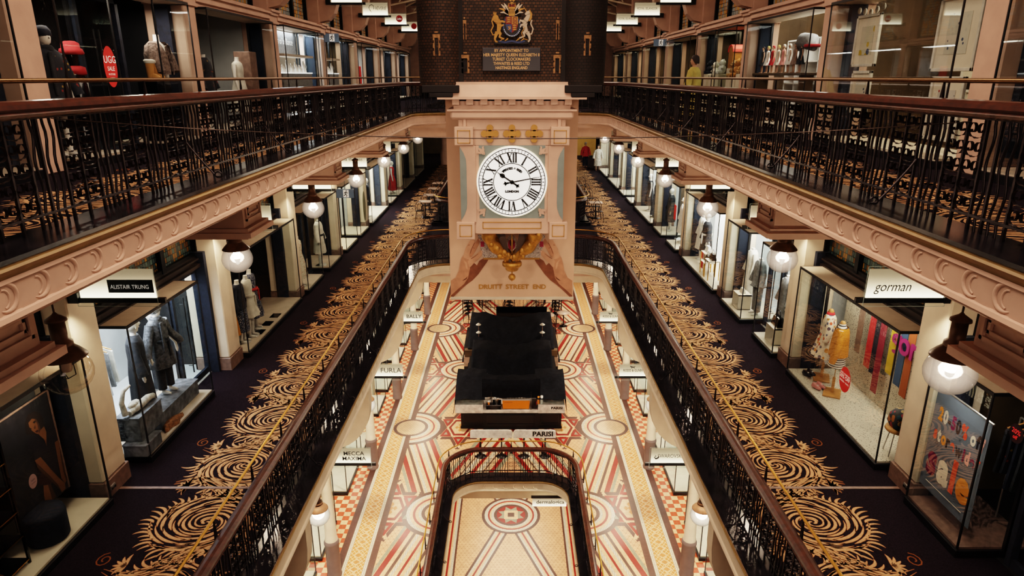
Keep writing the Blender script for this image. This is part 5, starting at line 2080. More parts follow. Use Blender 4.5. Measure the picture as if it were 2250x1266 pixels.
def display_window(s, z, y0, y1, label, sill='cream', h=2.45, xf=6.10, lit=0, back=None, lidm='lid', plinth=0.14, col=(0.95, 0.97, 1.0), group='projecting glass shop windows'):
    T = Thing('display_window', label, 'shop window', (s * xf, (y0 + y1) / 2, z), group)
    xb = XW
    T.part('plinth', MB().box(s * (xf - 0.02), s * xb, y0 - 0.02, y1 + 0.02, z, z + plinth - 0.02, 0, 0.006), 'black')
    T.part('sill_board', MB().box(s * (xf + 0.02), s * (xb + 0.45), y0 + 0.02, y1 - 0.02, z + plinth - 0.02, z + plinth + 0.012), sill)
    zt = z + h
    T.part('lid', MB().box(s * (xf + 0.005), s * xb, y0, y1, zt, zt + 0.03, 0), lidm)
    e = MB()
    t = 0.012
    e.box(s * (xf - 0.008), s * (xf + 0.012), y0 - 0.01, y1 + 0.01, zt - 0.012, zt + 0.034)
    for yy in (y0, y1):
        e.box(s * (xf - 0.008), s * (xf + 0.012), yy - t, yy + t, z + plinth, zt)
        e.box(s * xf, s * xb, yy - 0.008, yy + 0.008, zt - 0.012, zt + 0.034)
        e.box(s * (xb - 0.02), s * (xb + 0.03), yy - 0.025, yy + 0.025, z, zt)
    T.part('frame', e, 'black')
    g = MB()
    g.poly([(s * xf, y0, z + plinth), (s * xf, y1, z + plinth), (s * xf, y1, zt), (s * xf, y0, zt)])
    T.part('front_glass', g, 'glass')
    for yy in (y0, y1):
        g = MB().poly([(s * xf, yy, z + plinth), (s * xb, yy, z + plinth), (s * xb, yy, zt), (s * xf, yy, zt)])
        T.part('side_glass', g, 'glass')
    if back:
        T.part('back_panel', MB().box(s * (xb + 0.42), s * (xb + 0.46), y0 + 0.03, y1 - 0.03, z + plinth, zt), back)
    if lit:
        l = light('window_light', 'AREA', (s * (xb + 0.05), (y0 + y1) / 2, zt - 0.03), lit, col, 0.5, (0, 0, 0), sy=(y1 - y0) * 0.8)
    return T


dn = [0]


def shop_door(s, z, y0, y1, h=2.42, handle=True, x=None, frame='navy'):
    dn[0] += 1
    x = x or XW - 0.02
    T = Thing('door_%d' % dn[0], None, None, (s * x, (y0 + y1) / 2, z), kind='structure')
    f = MB()
    for a, c in ((y0, y0 + 0.09), (y1 - 0.09, y1)):
        f.box(s * (x - 0.05), s * (x + 0.05), a, c, z, z + h)
    f.box(s * (x - 0.05), s * (x + 0.05), y0, y1, z + h - 0.1, z + h)
    f.box(s * (x - 0.03), s * (x + 0.03), y0, y1, z, z + 0.14)
    T.part('frame', f, frame)
    T.part('pane', MB().poly([(s * x, y0, z + 0.1), (s * x, y1, z + 0.1), (s * x, y1, z + h), (s * x, y0, z + h)]), 'glass')
    if handle:
        hb = MB()
        for yy in (y0 + 0.36, y0 + 0.50):
            hb.tube([(s * (x - 0.09), yy, z + 0.35), (s * (x - 0.09), yy, z + 2.0)], 0.014, 6)
            for zz in (z + 0.5, z + 1.85):
                hb.tube([(s * (x - 0.09), yy, zz), (s * x, yy, zz)], 0.010, 5)
        T.part('handle', hb, 'black')


# dark jambs on both sides of every pilaster
for z in (Z1, Z2):
    for s in (1, -1):
        b = MB()
        for k in range(1, 9):
            y0, y1 = bay(k)
            for a, c in ((y0 + 0.29, y0 + 0.42), (y1 - 0.42, y1 - 0.29)):
                b.box(s * (XF + 0.22), s * (XF + 0.34), a, c, z, z + 2.75)
                b.box(s * (XF + 0.34), s * (XW + 0.02), a + 0.02, c - 0.02, z, z + 2.75)
        trim(b, 'navy')

# ---- figures ---------------------------------------------------------------


def mannequin(label, pos, rz, garments, cat='mannequin', group='dressed mannequins', head=True, skin='form', arms=True, base=True, k=1.0, legs=True, stand=False, name='mannequin', headm=None, hat=None, armpose=0.0):
    """garments: list of (kind, material). The front of the figure looks along -y of its own frame."""
    T = Thing(name, label, cat, pos, group, rz=rz)
    P = lambda nm, mb, m, par=None: T.part(nm, mb.xf(Matrix.Scale(k, 4)), m, par, local=True)
    body = MB()
    # one continuous body: trunk, neck
    body.ell([(0.86, 0.155, 0.105, 0, 0), (0.95, 0.165, 0.11, 0, 0), (1.05, 0.125, 0.09, 0, 0), (1.18, 0.145, 0.10, 0, 0), (1.30, 0.165, 0.105, 0, 0.0), (1.40, 0.175, 0.085, 0, 0), (1.44, 0.10, 0.07, 0, 0), (1.47, 0.055, 0.055, 0, 0), (1.53, 0.05, 0.05, 0, -0.005), (1.56, 0.05, 0.05, 0, -0.01)], 14)
    if head:
        body.ell([(1.54, 0.045, 0.05, 0, -0.01), (1.57, 0.062, 0.075, 0, -0.02), (1.62, 0.075, 0.092, 0, -0.012), (1.67, 0.078, 0.098, 0, -0.005), (1.72, 0.068, 0.085, 0, 0.0), (1.755, 0.035, 0.045, 0, 0.0)], 14)
        body.ball((0, -0.112, 1.635), 0.012, 6, 4, 0, 0.8, 1, 1.4)
    if legs:
        for sx in (-1, 1):
            body.tube([(sx * 0.085, 0, 0.90), (sx * 0.09, -0.01, 0.50), (sx * 0.092, 0.01, 0.10), (sx * 0.092, 0.0, 0.06)], [0.085, 0.058, 0.038, 0.036], 10)
            body.tube([(sx * 0.092, 0.02, 0.03), (sx * 0.094, -0.09, 0.025), (sx * 0.094, -0.15, 0.02)], [0.035, 0.034, 0.018], 8)
    if arms:
        for sx in (-1, 1):
            a = armpose
            body.tube([(sx * 0.165, 0, 1.385), (sx * 0.225, 0.0, 1.14), (sx * (0.235 + a), -0.05, 0.90), (sx * (0.232 + a), -0.06, 0.82)], [0.05, 0.042, 0.03, 0.026], 8)
            body.tube([(sx * (0.232 + a), -0.06, 0.83), (sx * (0.230 + a), -0.07, 0.76), (sx * (0.226 + a), -0.075, 0.70)], [0.026, 0.03, 0.012], 6)
            body.tube([(sx * (0.215 + a), -0.07, 0.79), (sx * (0.20 + a), -0.095, 0.735)], [0.012, 0.008], 5)
    P('body', body, skin)
    if base:
        P('stand', MB().lathe([(0.17, 0), (0.17, 0.012), (0.02, 0.016)], (0, 0, 0), 20).tube([(0, 0.06, 0.01), (0, 0.06, 0.95)], 0.010, 6), 'steel' if not stand else 'timber')
    for g in garments:
        kd, m = g[0], g[1]
        b = MB()
        if kd == 'dress':
            b.ell([(g[2] if len(g) > 2 else 0.42, 0.30, 0.24, 0, 0), (0.70, 0.25, 0.19, 0, 0), (0.95, 0.19, 0.14, 0, 0), (1.06, 0.145, 0.112, 0, 0), (1.20, 0.165, 0.125, 0, 0), (1.32, 0.185, 0.125, 0, 0), (1.41, 0.19, 0.10, 0, 0), (1.455, 0.085, 0.075, 0, 0)], 32, 0, 0.10, 8)
        elif kd == 'top':
            lo = g[2] if len(g) > 2 else 0.86
            b.ell([(lo, 0.205, 0.15, 0, 0), (lo + 0.08, 0.20, 0.148, 0, 0), (1.08, 0.165, 0.125, 0, 0), (1.22, 0.18, 0.132, 0, 0), (1.33, 0.197, 0.13, 0, 0), (1.415, 0.20, 0.105, 0, 0), (1.46, 0.085, 0.08, 0, 0)], 24, 0, 0.04, 6)
            for sx in (-1, 1):
                b.tube([(sx * 0.165, 0, 1.40), (sx * 0.235, 0, 1.15), (sx * (0.245 + armpose), -0.05, 0.90), (sx * (0.245 + armpose), -0.055, 0.86)], [0.065, 0.062, 0.052, 0.05], 10)
        elif kd == 'coat':
            lo = g[2] if len(g) > 2 else 0.55
            b.ell([(lo, 0.27, 0.20, 0, 0), (0.80, 0.235, 0.175, 0, 0), (1.06, 0.185, 0.145, 0, 0), (1.22, 0.20, 0.15, 0, 0), (1.34, 0.22, 0.145, 0, 0), (1.43, 0.215, 0.115, 0, 0), (1.50, 0.09, 0.09, 0, 0)], 28, 0, 0.07, 7)
            for sx in (-1, 1):
                b.tube([(sx * 0.175, 0, 1.41), (sx * 0.27, 0.0, 1.15), (sx * (0.31 + armpose), -0.06, 0.92), (sx * (0.32 + armpose), -0.07, 0.86)], [0.08, 0.085, 0.085, 0.09], 10)
        elif kd == 'skirt':
            b.ell([(g[2] if len(g) > 2 else 0.55, 0.22, 0.17, 0, 0), (0.85, 0.20, 0.145, 0, 0), (1.02, 0.15, 0.115, 0, 0)], 24, 0, 0.06, 8)
        elif kd == 'pants':
            for sx in (-1, 1):
                b.tube([(sx * 0.08, 0, 0.98), (sx * 0.10, 0, 0.80), (sx * 0.105, 0, 0.45), (sx * 0.108, 0, 0.10)], [0.105, 0.105, 0.085, 0.08], 12)
        elif kd == 'scarf':
            b.lathe([(0.07, 1.43), (0.105, 1.45), (0.11, 1.50), (0.08, 1.54), (0.06, 1.53)], (0, 0, 0), 14)
            b.box(-0.10, -0.04, -0.17, -0.14, 0.85, 1.45, 0, 0.01)
        elif kd == 'belt':
            b.lathe([(0.17, 1.04), (0.178, 1.05), (0.178, 1.09), (0.17, 1.10)], (0, 0, 0), 20)
            b.box(0.02, 0.06, -0.19, -0.15, 0.75, 1.06)
        elif kd == 'wrap':
            b.lathe([(0.088, 1.60), (0.115, 1.64), (0.13, 1.70), (0.115, 1.77), (0.07, 1.81), (0.0, 1.82)], (0, 0.0, 0), 14)
            b.tube([(-0.1, -0.05, 1.66), (0.0, -0.12, 1.70), (0.1, -0.05, 1.74)], 0.03, 6)
        elif kd == 'beanie':
            b.lathe([(0.095, 1.655), (0.105, 1.67), (0.10, 1.73), (0.06, 1.79), (0.0, 1.80)], (0, -0.005, 0), 16)
        elif kd == 'hair':
            b.ell([(1.58, 0.07, 0.05, 0, 0.06), (1.64, 0.088, 0.085, 0, 0.03), (1.70, 0.09, 0.10, 0, 0.01), (1.75, 0.075, 0.09, 0, 0.005), (1.785, 0.03, 0.04, 0, 0)], 14)
        P({'dress': 'dress', 'top': 'top', 'coat': 'coat', 'skirt': 'skirt', 'pants': 'trousers', 'scarf': 'scarf', 'belt': 'belt', 'wrap': 'head_wrap', 'beanie': 'knitted_hat', 'hair': 'hair'}[kd], b, m)
    return T


def box_thing(name, label, cat, pos, sx, sy, sz, m, group=None, bev=0.01):
    b = MB().box(pos[0] - sx / 2, pos[0] + sx / 2, pos[1] - sy / 2, pos[1] + sy / 2, pos[2], pos[2] + sz, 0, bev)
    return obj(name, b, m, pos, None, label, cat, group)


def cube_plinth(label, pos, w, d, h, m='cream', group='display plinths'):
    """open-fronted display cube"""
    T = Thing('display_plinth', label, 'plinth', pos, group)
    x, y, z = pos
    b = MB()
    b.box(x - w / 2, x + w / 2, y - d / 2, y + d / 2, z + h - 0.03, z + h)
    b.box(x - w / 2, x + w / 2, y - d / 2, y + d / 2, z, z + 0.02)
    T.part('top', b, m)
    b = MB()
    for a in (y - d / 2, y + d / 2 - 0.03):
        b.box(x - w / 2, x + w / 2, a, a + 0.03, z, z + h)
    T.part('side', b, m)


def handbag(label, pos, m, k=1.0, group='handbags on display'):
    T = Thing('handbag', label, 'bag', pos, group)
    x, y, z = pos
    T.part('bag_body', MB().loft([[(x + u * w * k, y + v * d * k, z + zz * k) for u, v in ((-1, -1), (1, -1), (1, 1), (-1, 1))] for zz, w, d in ((0, 0.08, 0.17), (0.02, 0.085, 0.18), (0.20, 0.05, 0.15), (0.22, 0.04, 0.145))], 0, False), m)
    T.part('strap', MB().tube([(x, y + 0.11 * k * math.cos(a), z + 0.21 * k + 0.15 * k * math.sin(a)) for a in [PI * i / 10 for i in range(11)]], 0.010 * k, 5), m)


def shoe_pair(label, pos, rz, m, group='shoes on display'):
    for i, o in enumerate((-0.06, 0.06)):
        T = Thing('shoe', label, 'shoe', (pos[0] + o * math.cos(rz), pos[1] + o * math.sin(rz), pos[2]), group, rz=rz)
        T.part('upper', MB().ell([(0.0, 0.042, 0.12, 0, 0), (0.03, 0.044, 0.125, 0, 0), (0.055, 0.036, 0.095, 0, 0.015), (0.085, 0.03, 0.05, 0, 0.05)], 14), m, local=True)
        T.part('laces', MB().box(-0.015, 0.015, -0.05, 0.0, 0.06, 0.075), 'white', local=True)


def sticker(label, s, c, ry, rz_, m, lines, x, tm='lettwhite', sizes=None):
    T = Thing('window_sticker', label, 'sticker', (s * x, c[0], c[1]), 'round window stickers')
    b = MB().poly([(s * x, c[0] + ry * math.cos(a), c[1] + rz_ * math.sin(a)) for a in [2 * PI * i / 28 for i in range(28)]])
    T.part('disc', b, m)
    if lines:
        t = MB()
        n = len(lines)
        zz = c[1] + rz_ * 0.55
        for i, (tx_, sz, dz) in enumerate(lines):
            put_text(t, tx_, sz, (s * (x - 0.006), c[0], c[1] + dz), '-x' if s > 0 else '+x', 0)
        T.part('lettering', t, tm)


def rail_of_clothes(label, s, x, y0, y1, z, n, cols, group='hanging garments', hgt=1.55, glabel='garment'):
    T = Thing('clothes_rail', label, 'clothes rail', (s * x, (y0 + y1) / 2, z), 'clothes rails')
    b = MB().tube([(s * x, y0, z + hgt), (s * x, y1, z + hgt)], 0.014, 8)
    T.part('rail', b, 'steel')
    for yy in (y0, y1):
        T.part('leg', MB().tube([(s * x, yy, z), (s * x, yy, z + hgt)], 0.014, 8), 'steel')
    for i in range(n):
        yy = y0 + (y1 - y0) * (i + 0.5) / n
        H = Thing('hanging_garment', glabel, 'garment', (s * x, yy, z + hgt), group)
        H.part('hanger', MB().tube([(s * x - 0.20, yy, z + hgt - 0.13), (s * x, yy, z + hgt - 0.06), (s * x + 0.20, yy, z + hgt - 0.13)], 0.012, 5).tube([(s * x, yy, z + hgt - 0.06), (s * x, yy, z + hgt + 0.02)], 0.006, 5), 'timber')
        g = MB()
        w = 0.021
        L = RND.uniform(0.75, 1.0)
        g.loft([[(s * x + u * a, yy + v * w, zz) for u, v in ((-1, -1), (1, -1), (1, 1), (-1, 1))] for zz, a in ((z + hgt - L, 0.25), (z + hgt - 0.5, 0.22), (z + hgt - 0.16, 0.21), (z + hgt - 0.09, 0.06))], 0, False)
        H.part('cloth', g, cols[i % len(cols)])


# ================= lower gallery, right side =================
b1 = bay(1)
# poster window
display_window(1, Z1, 7.62, 8.84, 'dark shop window with the slate sale poster', 'skirt', group='projecting glass shop windows')
shop_door(1, Z1, 5.4, 7.5)
T = Thing('sale_poster', 'slate blue hanging sale poster with large coloured letters', 'poster', (6.22, 8.2, Z1 + 0.4))
py0, py1, pz0, pz1 = 7.67, 8.80, Z1 + 0.42, Z1 + 2.02
T.part('sheet', MB().box(6.22, 6.226, py0, py1, pz0, pz1), 'slate')
T.part('top_rod', MB().tube([(6.22, py0 - 0.03, pz1), (6.22, py1 + 0.0, pz1)], 0.014, 8), 'steel')
PC = {'o': mat('poster_orange', (0.75, 0.28, 0.03), 0.6), 'w': mat('poster_cream', (0.78, 0.70, 0.58), 0.6), 'p': mat('poster_plum', (0.22, 0.015, 0.10), 0.6), 'k': mat('poster_black', (0.012, 0.014, 0.022), 0.6), 'r': mat('poster_coral', (0.72, 0.10, 0.05), 0.6), 'n': mat('poster_pink', (0.75, 0.36, 0.32), 0.6), 's': mat('poster_grey', (0.03, 0.04, 0.06), 0.6)}
PCK = list(PC)
t = MB()


def poster_line(txt, cols, y_left, y_right, zc, size, bold):
    ws = []
    for ch in txt:
        vs, fs = text_geo(ch, size, bold=bold, align='LEFT')
        ws.append((vs, fs, max(v[0] for v in vs) - min(v[0] for v in vs), min(v[0] for v in vs)) if vs else (None, None, size * 0.25, 0))
    gap = size * 0.06
    tot = sum(w[2] for w in ws) + gap * (len(ws) - 1)
    k = (y_left - y_right) / tot
    y = y_left
    for (vs, fs, w, mn), c in zip(ws, cols):
        if vs:
            t.add([(6.2165, y - (v[0] - mn) * k, zc + v[1]) for v in vs], fs, PCK.index(c))
        y -= (w + gap) * k


poster_line('20-50% off', 'owkpkr wkn', 8.68, 7.71, Z1 + 1.64, 0.27, 0.014)
poster_line('storewide*', 'rwokrspnpr', 8.70, 7.71, Z1 + 1.33, 0.27, 0.014)
poster_line('sale', 'pwro', 8.72, 7.78, Z1 + 0.90, 0.66, 0.032)
t.box(6.214, 6.218, 7.85, 8.66, Z1 + 0.545, Z1 + 0.553, PCK.index('w'))
T.part('lettering', t, [PC[c] for c in PCK])
l = light('window_light', 'AREA', (6.13, 8.2, Z1 + 2.36), 14, (1.0, 0.9, 0.8), 0.10, None, sy=1.0)  # extra light added inside the window to brighten the sale poster
aim(l, (6.24, 8.2, Z1 + 0.9))
rail_of_clothes('steel clothes rail in the dark window behind the sale poster', 1, 7.1, 6.9, 8.3, Z1 + 0.02, 12, ['charcoal', 'navy', 'plaid', 'charcoal'], 'garments behind the sale poster', 1.75, 'dark garment on a timber hanger behind the sale poster')
sticker('round red neon style sticker beside the sale poster', 1, (7.55, Z1 + 1.95), 0.12, 0.13, mat('dark_disc', (0.02, 0.006, 0.006), 0.4), [('20%', 0.09, 0.025), ('off', 0.07, -0.05)], 6.45, mat('neon_red', (0.5, 0.02, 0.02), 0.5, emit=(1, 0.06, 0.05), estr=0.6))
# striped window
display_window(1, Z1, 9.76, 13.52, 'shop window with speckled backdrop, two dress forms and colour strips', 'terrazzo', lit=60, col=(1.0, 0.88, 0.70), back='terrazzo')
zs = Z1 + 0.155


def dress_form(label, pos, rz, garments, group='dress forms in the striped window'):
    T = Thing('dress_form', label, 'dress form', pos, group, rz=rz)
    T.part('base_board', MB().box(-0.22, 0.22, -0.16, 0.16, 0, 0.03, 0, 0.004), 'timber', local=True)
    T.part('post', MB().box(-0.028, 0.028, -0.028, 0.028, 0.03, 0.36, 0, 0.004).tube([(0, 0, 0.36), (0, 0, 0.8)], 0.008, 6), 'timber', local=True)
    T.part('neck_cap', MB().lathe([(0.055, 1.46), (0.052, 1.53), (0.03, 1.56), (0, 1.565)], (0, 0, 0), 14), 'timber', local=True)
    for kd, m in garments:
        b = MB()
        if kd == 'dress':
            b.ell([(0.55, 0.33, 0.27, 0, 0), (0.80, 0.27, 0.21, 0, 0), (1.06, 0.19, 0.15, 0, 0), (1.22, 0.19, 0.14, 0, 0), (1.38, 0.20, 0.12, 0, 0), (1.45, 0.08, 0.08, 0, 0)], 32, 0, 0.12, 9)
            for sx in (-1, 1):
                b.tube([(sx * 0.16, 0, 1.40), (sx * 0.25, 0, 1.15), (sx * 0.27, -0.04, 0.92)], [0.07, 0.08, 0.06], 10)
        elif kd == 'collar':
            b.lathe([(0.075, 1.42), (0.085, 1.45), (0.065, 1.50), (0.06, 1.49)], (0, 0, 0), 14)
        elif kd == 'tunic':
            b.ell([(0.62, 0.21, 0.165, 0, 0), (0.9, 0.185, 0.14, 0, 0), (1.1, 0.165, 0.125, 0, 0), (1.3, 0.18, 0.125, 0, 0), (1.41, 0.18, 0.10, 0, 0), (1.47, 0.065, 0.065, 0, 0), (1.51, 0.06, 0.06, 0, 0)], 24)
        elif kd == 'cardigan':
            n = 22
            rings = []
            for z, rx, ry, gap in ((0.86, 0.235, 0.185, 0.10), (1.05, 0.215, 0.17, 0.12), (1.22, 0.21, 0.16, 0.30), (1.36, 0.212, 0.145, 0.50), (1.44, 0.15, 0.115, 0.75)):
                a0, a1 = -PI / 2 + gap, 1.5 * PI - gap
                rings.append([(rx * math.cos(a0 + (a1 - a0) * i / (n - 1)), ry * math.sin(a0 + (a1 - a0) * i / (n - 1)), z) for i in range(n)])
            b.loft(rings, 0, True, closed=False)
            for sx in (-1, 1):
                b.tube([(sx * 0.17, 0, 1.40), (sx * 0.27, 0, 1.15), (sx * 0.28, -0.06, 0.88), (sx * 0.275, -0.08, 0.76)], [0.075, 0.08, 0.072, 0.06], 10)
        T.part(kd, b, m, local=True)


dress_form('dress form in a poppy print dress with red collar', (6.62, 13.0, zs), -PI / 2 - 0.4, [('dress', 'floral'), ('collar', 'redc')])
dress_form('dress form in a mustard cardigan over a striped tunic', (6.52, 12.28, zs), -PI / 2 - 0.5, [('tunic', 'stripe'), ('cardigan', 'mustard')])
shoe_pair('pale pink laced shoe on the board of the mustard cardigan form', (6.34, 12.50, zs + 0.03), 0.4, 'pink')
shoe_pair('black shoe by the board of the poppy print dress form', (6.40, 13.12, zs + 0.03), 0.4, 'black')
for i, (yy, zt_, zb_, m, lab) in enumerate(((12.55, 2.35, 0.95, 'skirt', 'dark brown'), (12.15, 2.35, 0.8, 'redc', 'scarlet'), (11.95, 2.40, 0.75, 'navy', 'navy'), (11.75, 2.05, 0.45, mat('crimson_cloth', (0.20, 0.012, 0.035), 0.7), 'long crimson'), (11.40, 2.40, 1.0, mat('mustard_strip', (0.45, 0.30, 0.02), 0.7), 'mustard yellow'), (11.12, 2.40, 0.9, mat('denim_blue', (0.035, 0.07, 0.14), 0.7), 'denim blue'), (10.85, 2.40, 0.8, mat('rust_strip', (0.30, 0.075, 0.02), 0.7), 'rust orange'), (10.6, 2.4, 0.95, mat('olive_strip', (0.25, 0.19, 0.03), 0.7), 'olive'), (10.40, 2.35, 0.85, 'denim', 'second blue'))):
    M.setdefault('denim', mat('denim_dark', (0.02, 0.04, 0.10), 0.7))
    obj('fabric_strip', MB().box(7.02 + 0.012 * (i % 3), 7.03 + 0.012 * (i % 3), yy - 0.10, yy + 0.10, Z1 + zb_, Z1 + zt_), m, (7.02, yy, Z1 + zb_), None, '%s cloth strip hung on the speckled backdrop' % lab, 'fabric strip', 'colour strips on the speckled backdrop')
for ch, yy in zip('gorman', (11.25, 10.98, 10.70, 10.36, 10.08, 9.90)):
    b = MB()
    vs, fs = text_geo(ch, 0.62, bold=0.012)
    b.add([(6.98, yy - v[0], Z1 + 1.75 + v[1]) for v in vs], fs)
    b.add([(7.00, yy - v[0], Z1 + 1.75 + v[1]) for v in vs], [f[::-1] for f in fs])
    obj('letter', b, 'purple', (6.98, yy, Z1 + 1.75), None, 'large magenta cut-out letter %s among the colour strips' % ch, 'letter', 'magenta letters on the backdrop')
sticker('round red discount sticker on the striped window', 1, (11.10, Z1 + 1.02), 0.20, 0.24, 'redsign', [('TAKE A FURTHER', 0.045, 0.10), ('20% OFF', 0.10, 0.035), ('DRESSES + KNITS', 0.045, -0.05)], 6.092)
st = Thing('stool', 'round timber stool with thin metal legs holding the patterned bag', 'stool', (6.55, 10.02, zs))
st.part('seat', MB().lathe([(0.0, 0.44), (0.20, 0.44), (0.215, 0.46), (0.20, 0.50), (0, 0.50)], (6.55, 10.02, zs), 24), 'timber')
for a in range(4):
    c_, s_ = math.cos(a * PI / 2 + 0.6), math.sin(a * PI / 2 + 0.6)
    st.part('leg', MB().tube([(6.55 + 0.12 * c_, 10.02 + 0.12 * s_, zs + 0.44), (6.55 + 0.19 * c_, 10.02 + 0.19 * s_, zs)], 0.009, 6), 'steel')
bg = Thing('bundle_bag', 'dark multicoloured patterned cloth bag on the round stool', 'bag', (6.55, 10.02, zs + 0.5))
bg.part('bag_body', MB().ell([(zs + 0.50, 0.13, 0.16, 6.55, 10.02), (zs + 0.58, 0.17, 0.21, 6.55, 10.02), (zs + 0.72, 0.15, 0.20, 6.55, 10.02), (zs + 0.80, 0.09, 0.13, 6.55, 10.02), (zs + 0.83, 0.03, 0.04, 6.55, 10.02)], 18, 0, 0.12, 5), spots_mat('patterned_bag_cloth', (0.03, 0.03, 0.035), [(0.35, 0.12, 0.03), (0.28, 0.03, 0.05), (0.02, 0.06, 0.09), (0.3, 0.2, 0.08)], 12, 0.5))

MR, ML = -PI / 2, PI / 2      # facing the atrium from the right / left shops
zs1 = Z1 + 0.152
# next bays on the right
display_window(1, Z1, 14.42, 15.72, 'bright narrow shop window with a bag on a cube and pale outfits', 'cream', lit=60, col=(1, 0.95, 0.86))
shop_door(1, Z1, 15.76, 16.65)
display_window(1, Z1, 16.70, 18.42, 'bright narrow shop window with a grey suit beside a white cube', 'cream', lit=60, col=(1, 0.95, 0.86))
mannequin('headless mannequin in grey knit top and wide white trousers', (6.62, 14.72, zs1), MR, [('top', 'grey'), ('pants', 'white')], head=False, base=False)
mannequin('headless mannequin in a long grey patterned coat behind the cube with the bag', (6.72, 15.45, zs1), MR, [('coat', 'grey', 0.35)], head=False, base=False)
cube_plinth('white open display cube carrying the black handbag', (6.42, 15.05, zs1), 0.36, 0.50, 0.42)
handbag('black handbag with long strap on the white cube', (6.42, 15.05, zs1 + 0.42), 'gloss', 1.1)
mannequin('headless mannequin in a grey suit', (6.62, 17.05, zs1), MR, [('coat', 'grey', 0.80), ('pants', 'grey')], head=False, base=False)
mannequin('headless mannequin in a long pale coat', (6.80, 18.15, zs1), MR, [('coat', 'pale', 0.3)], head=False, base=False)
cube_plinth('white open display cube beside the grey suit', (6.42, 17.62, zs1), 0.36, 0.50, 0.42)
handbag('small pale handbag on the cube beside the grey suit', (6.42, 17.62, zs1 + 0.42), 'pale', 0.6)
display_window(1, Z1, 19.25, 23.15, 'wide bright shop window with gilt side tables and black white coats', 'cream', lit=130, col=(1, 0.96, 0.88), back='litpanel')
mannequin('mannequin in a black and white trimmed coat', (6.60, 22.0, zs1), MR, [('coat', 'charcoal', 0.5), ('belt', 'white')], base=False)
mannequin('mannequin in a long navy coat at the near end of the wide window', (6.66, 19.65, zs1), MR, [('coat', 'navy', 0.4)], head=False, base=False)
mannequin('mannequin in white at the far end of the wide window', (6.66, 22.75, zs1), MR, [('coat', 'white', 0.4)], head=False, base=False)
for i, (yy, xx, h, lab) in enumerate(((20.9, 6.38, 0.42, 'low gilt table with red cloth'), (21.35, 6.5, 0.62, 'tall gilt table with red cloth'), (20.35, 6.36, 0.62, 'tall gilt table in front'))):
    T = Thing('side_table', lab + ' in the wide bright window', 'table', (xx, yy, zs1), 'gilt side tables')
    T.part('table_top', MB().box(xx - 0.18, xx + 0.18, yy - 0.22, yy + 0.22, zs1 + h - 0.03, zs1 + h), 'cream')
    for a in (-1, 1):
        for c_ in (-1, 1):
            T.part('leg', MB().box(xx + a * 0.17 - 0.012, xx + a * 0.17 + 0.012, yy + c_ * 0.2 - 0.012, yy + c_ * 0.2 + 0.012, zs1, zs1 + h - 0.03), 'brass')
    if 'red' in lab:
        T.part('cloth', MB().box(xx - 0.185, xx - 0.182, yy - 0.1, yy + 0.1, zs1 + h - 0.22, zs1 + h), 'redsign')
    handbag(('black' if i != 1 else 'white') + ' handbag on the ' + lab, (xx, yy, zs1 + h), 'gloss' if i != 1 else 'white', 0.9)
# dark accessory on a stem
for k, (y0, y1, lab, back) in enumerate(((24.15, 25.7, 'narrow bright shop window with a red notice', None), (26.6, 28.2, 'shop window with hanging dark clothes', 'midint'), (28.9, 32.9, 'long bright shop window with a monochrome ball gown', 'litpanel'), (33.8, 35.4, 'bright shop window with stacked white shelves', 'litpanel'), (36.2, 37.9, 'bright shop window with patterned panels', 'litpanel'), (38.6, 42.6, 'far bright shop window with a red patterned banner', 'litpanel'), (43.4, 47.2, 'farthest lit shop window on the right', 'litpanel'))):
    display_window(1, Z1, y0, y1, lab, 'cream', lit=70 if back != 'midint' else 20, col=(1, 0.96, 0.88), back=back)
obj('red_notice', MB().box(6.085, 6.092, 24.35, 24.65, Z1 + 1.2, Z1 + 1.75), 'redsign', (6.09, 24.5, Z1 + 1.2), None, 'small red notice on the window behind the third right globe', 'notice')
mannequin('mannequin in a full spotted gown in the long bright window', (6.6, 30.2, zs1), MR, [('dress', 'bluefloral', 0.1)], base=False)
mannequin('mannequin in a black dress in the long bright window', (6.6, 31.6, zs1), MR, [('dress', 'charcoal', 0.3)], base=False)
mannequin('mannequin in white beside the red notice', (6.6, 25.2, zs1), MR, [('coat', 'white', 0.4)], base=False)
mannequin('mannequin in black beside hanging dark clothes', (6.6, 27.3, zs1), MR, [('coat', 'charcoal', 0.4)], base=False)
obj('patterned_banner', MB().box(6.5, 6.52, 39.6, 40.1, Z1 + 0.5, Z1 + 2.2), spots_mat('red_white_print', (0.7, 0.66, 0.6), [(0.45, 0.03, 0.03), (0.5, 0.1, 0.08)], 9, 0.4), (6.5, 39.8, Z1 + 0.5), None, 'tall red and white patterned banner in a far bright window', 'banner')

# ================= lower gallery, left side =================
light('window_light', 'AREA', (-6.2, 7.9, Z1 + 2.35), 10, (1, 0.8, 0.6), 0.4, (0, 0, 0))  # small added light that lifts the poster in this dark window
display_window(-1, Z1, 4.9, 8.80, 'dark shop window with the poster of a woman and shoe shelves', 'cream', plinth=0.13)
T = Thing('fashion_poster', 'tall framed poster of a woman in a dark dress leaning forward', 'poster', (-6.55, 8.3, Z1 + 0.2))
pA, pB, pz0, pz1 = 7.55, 8.62, Z1 + 0.45, Z1 + 2.05
T.part('backing', MB().box(-6.58, -6.56, pA, pB, pz0, pz1), mat('poster_dark_ground', (0.012, 0.012, 0.018), 0.6, noise=0.6, scale=4))
fr = MB()
for q in ((pA, pB, pz1 - 0.02, pz1), (pA, pA + 0.02, pz0, pz1), (pB - 0.02, pB, pz0, pz1)):
    fr.box(-6.56, -6.545, *q)
T.part('frame', fr, 'skirt')
pm = MB()


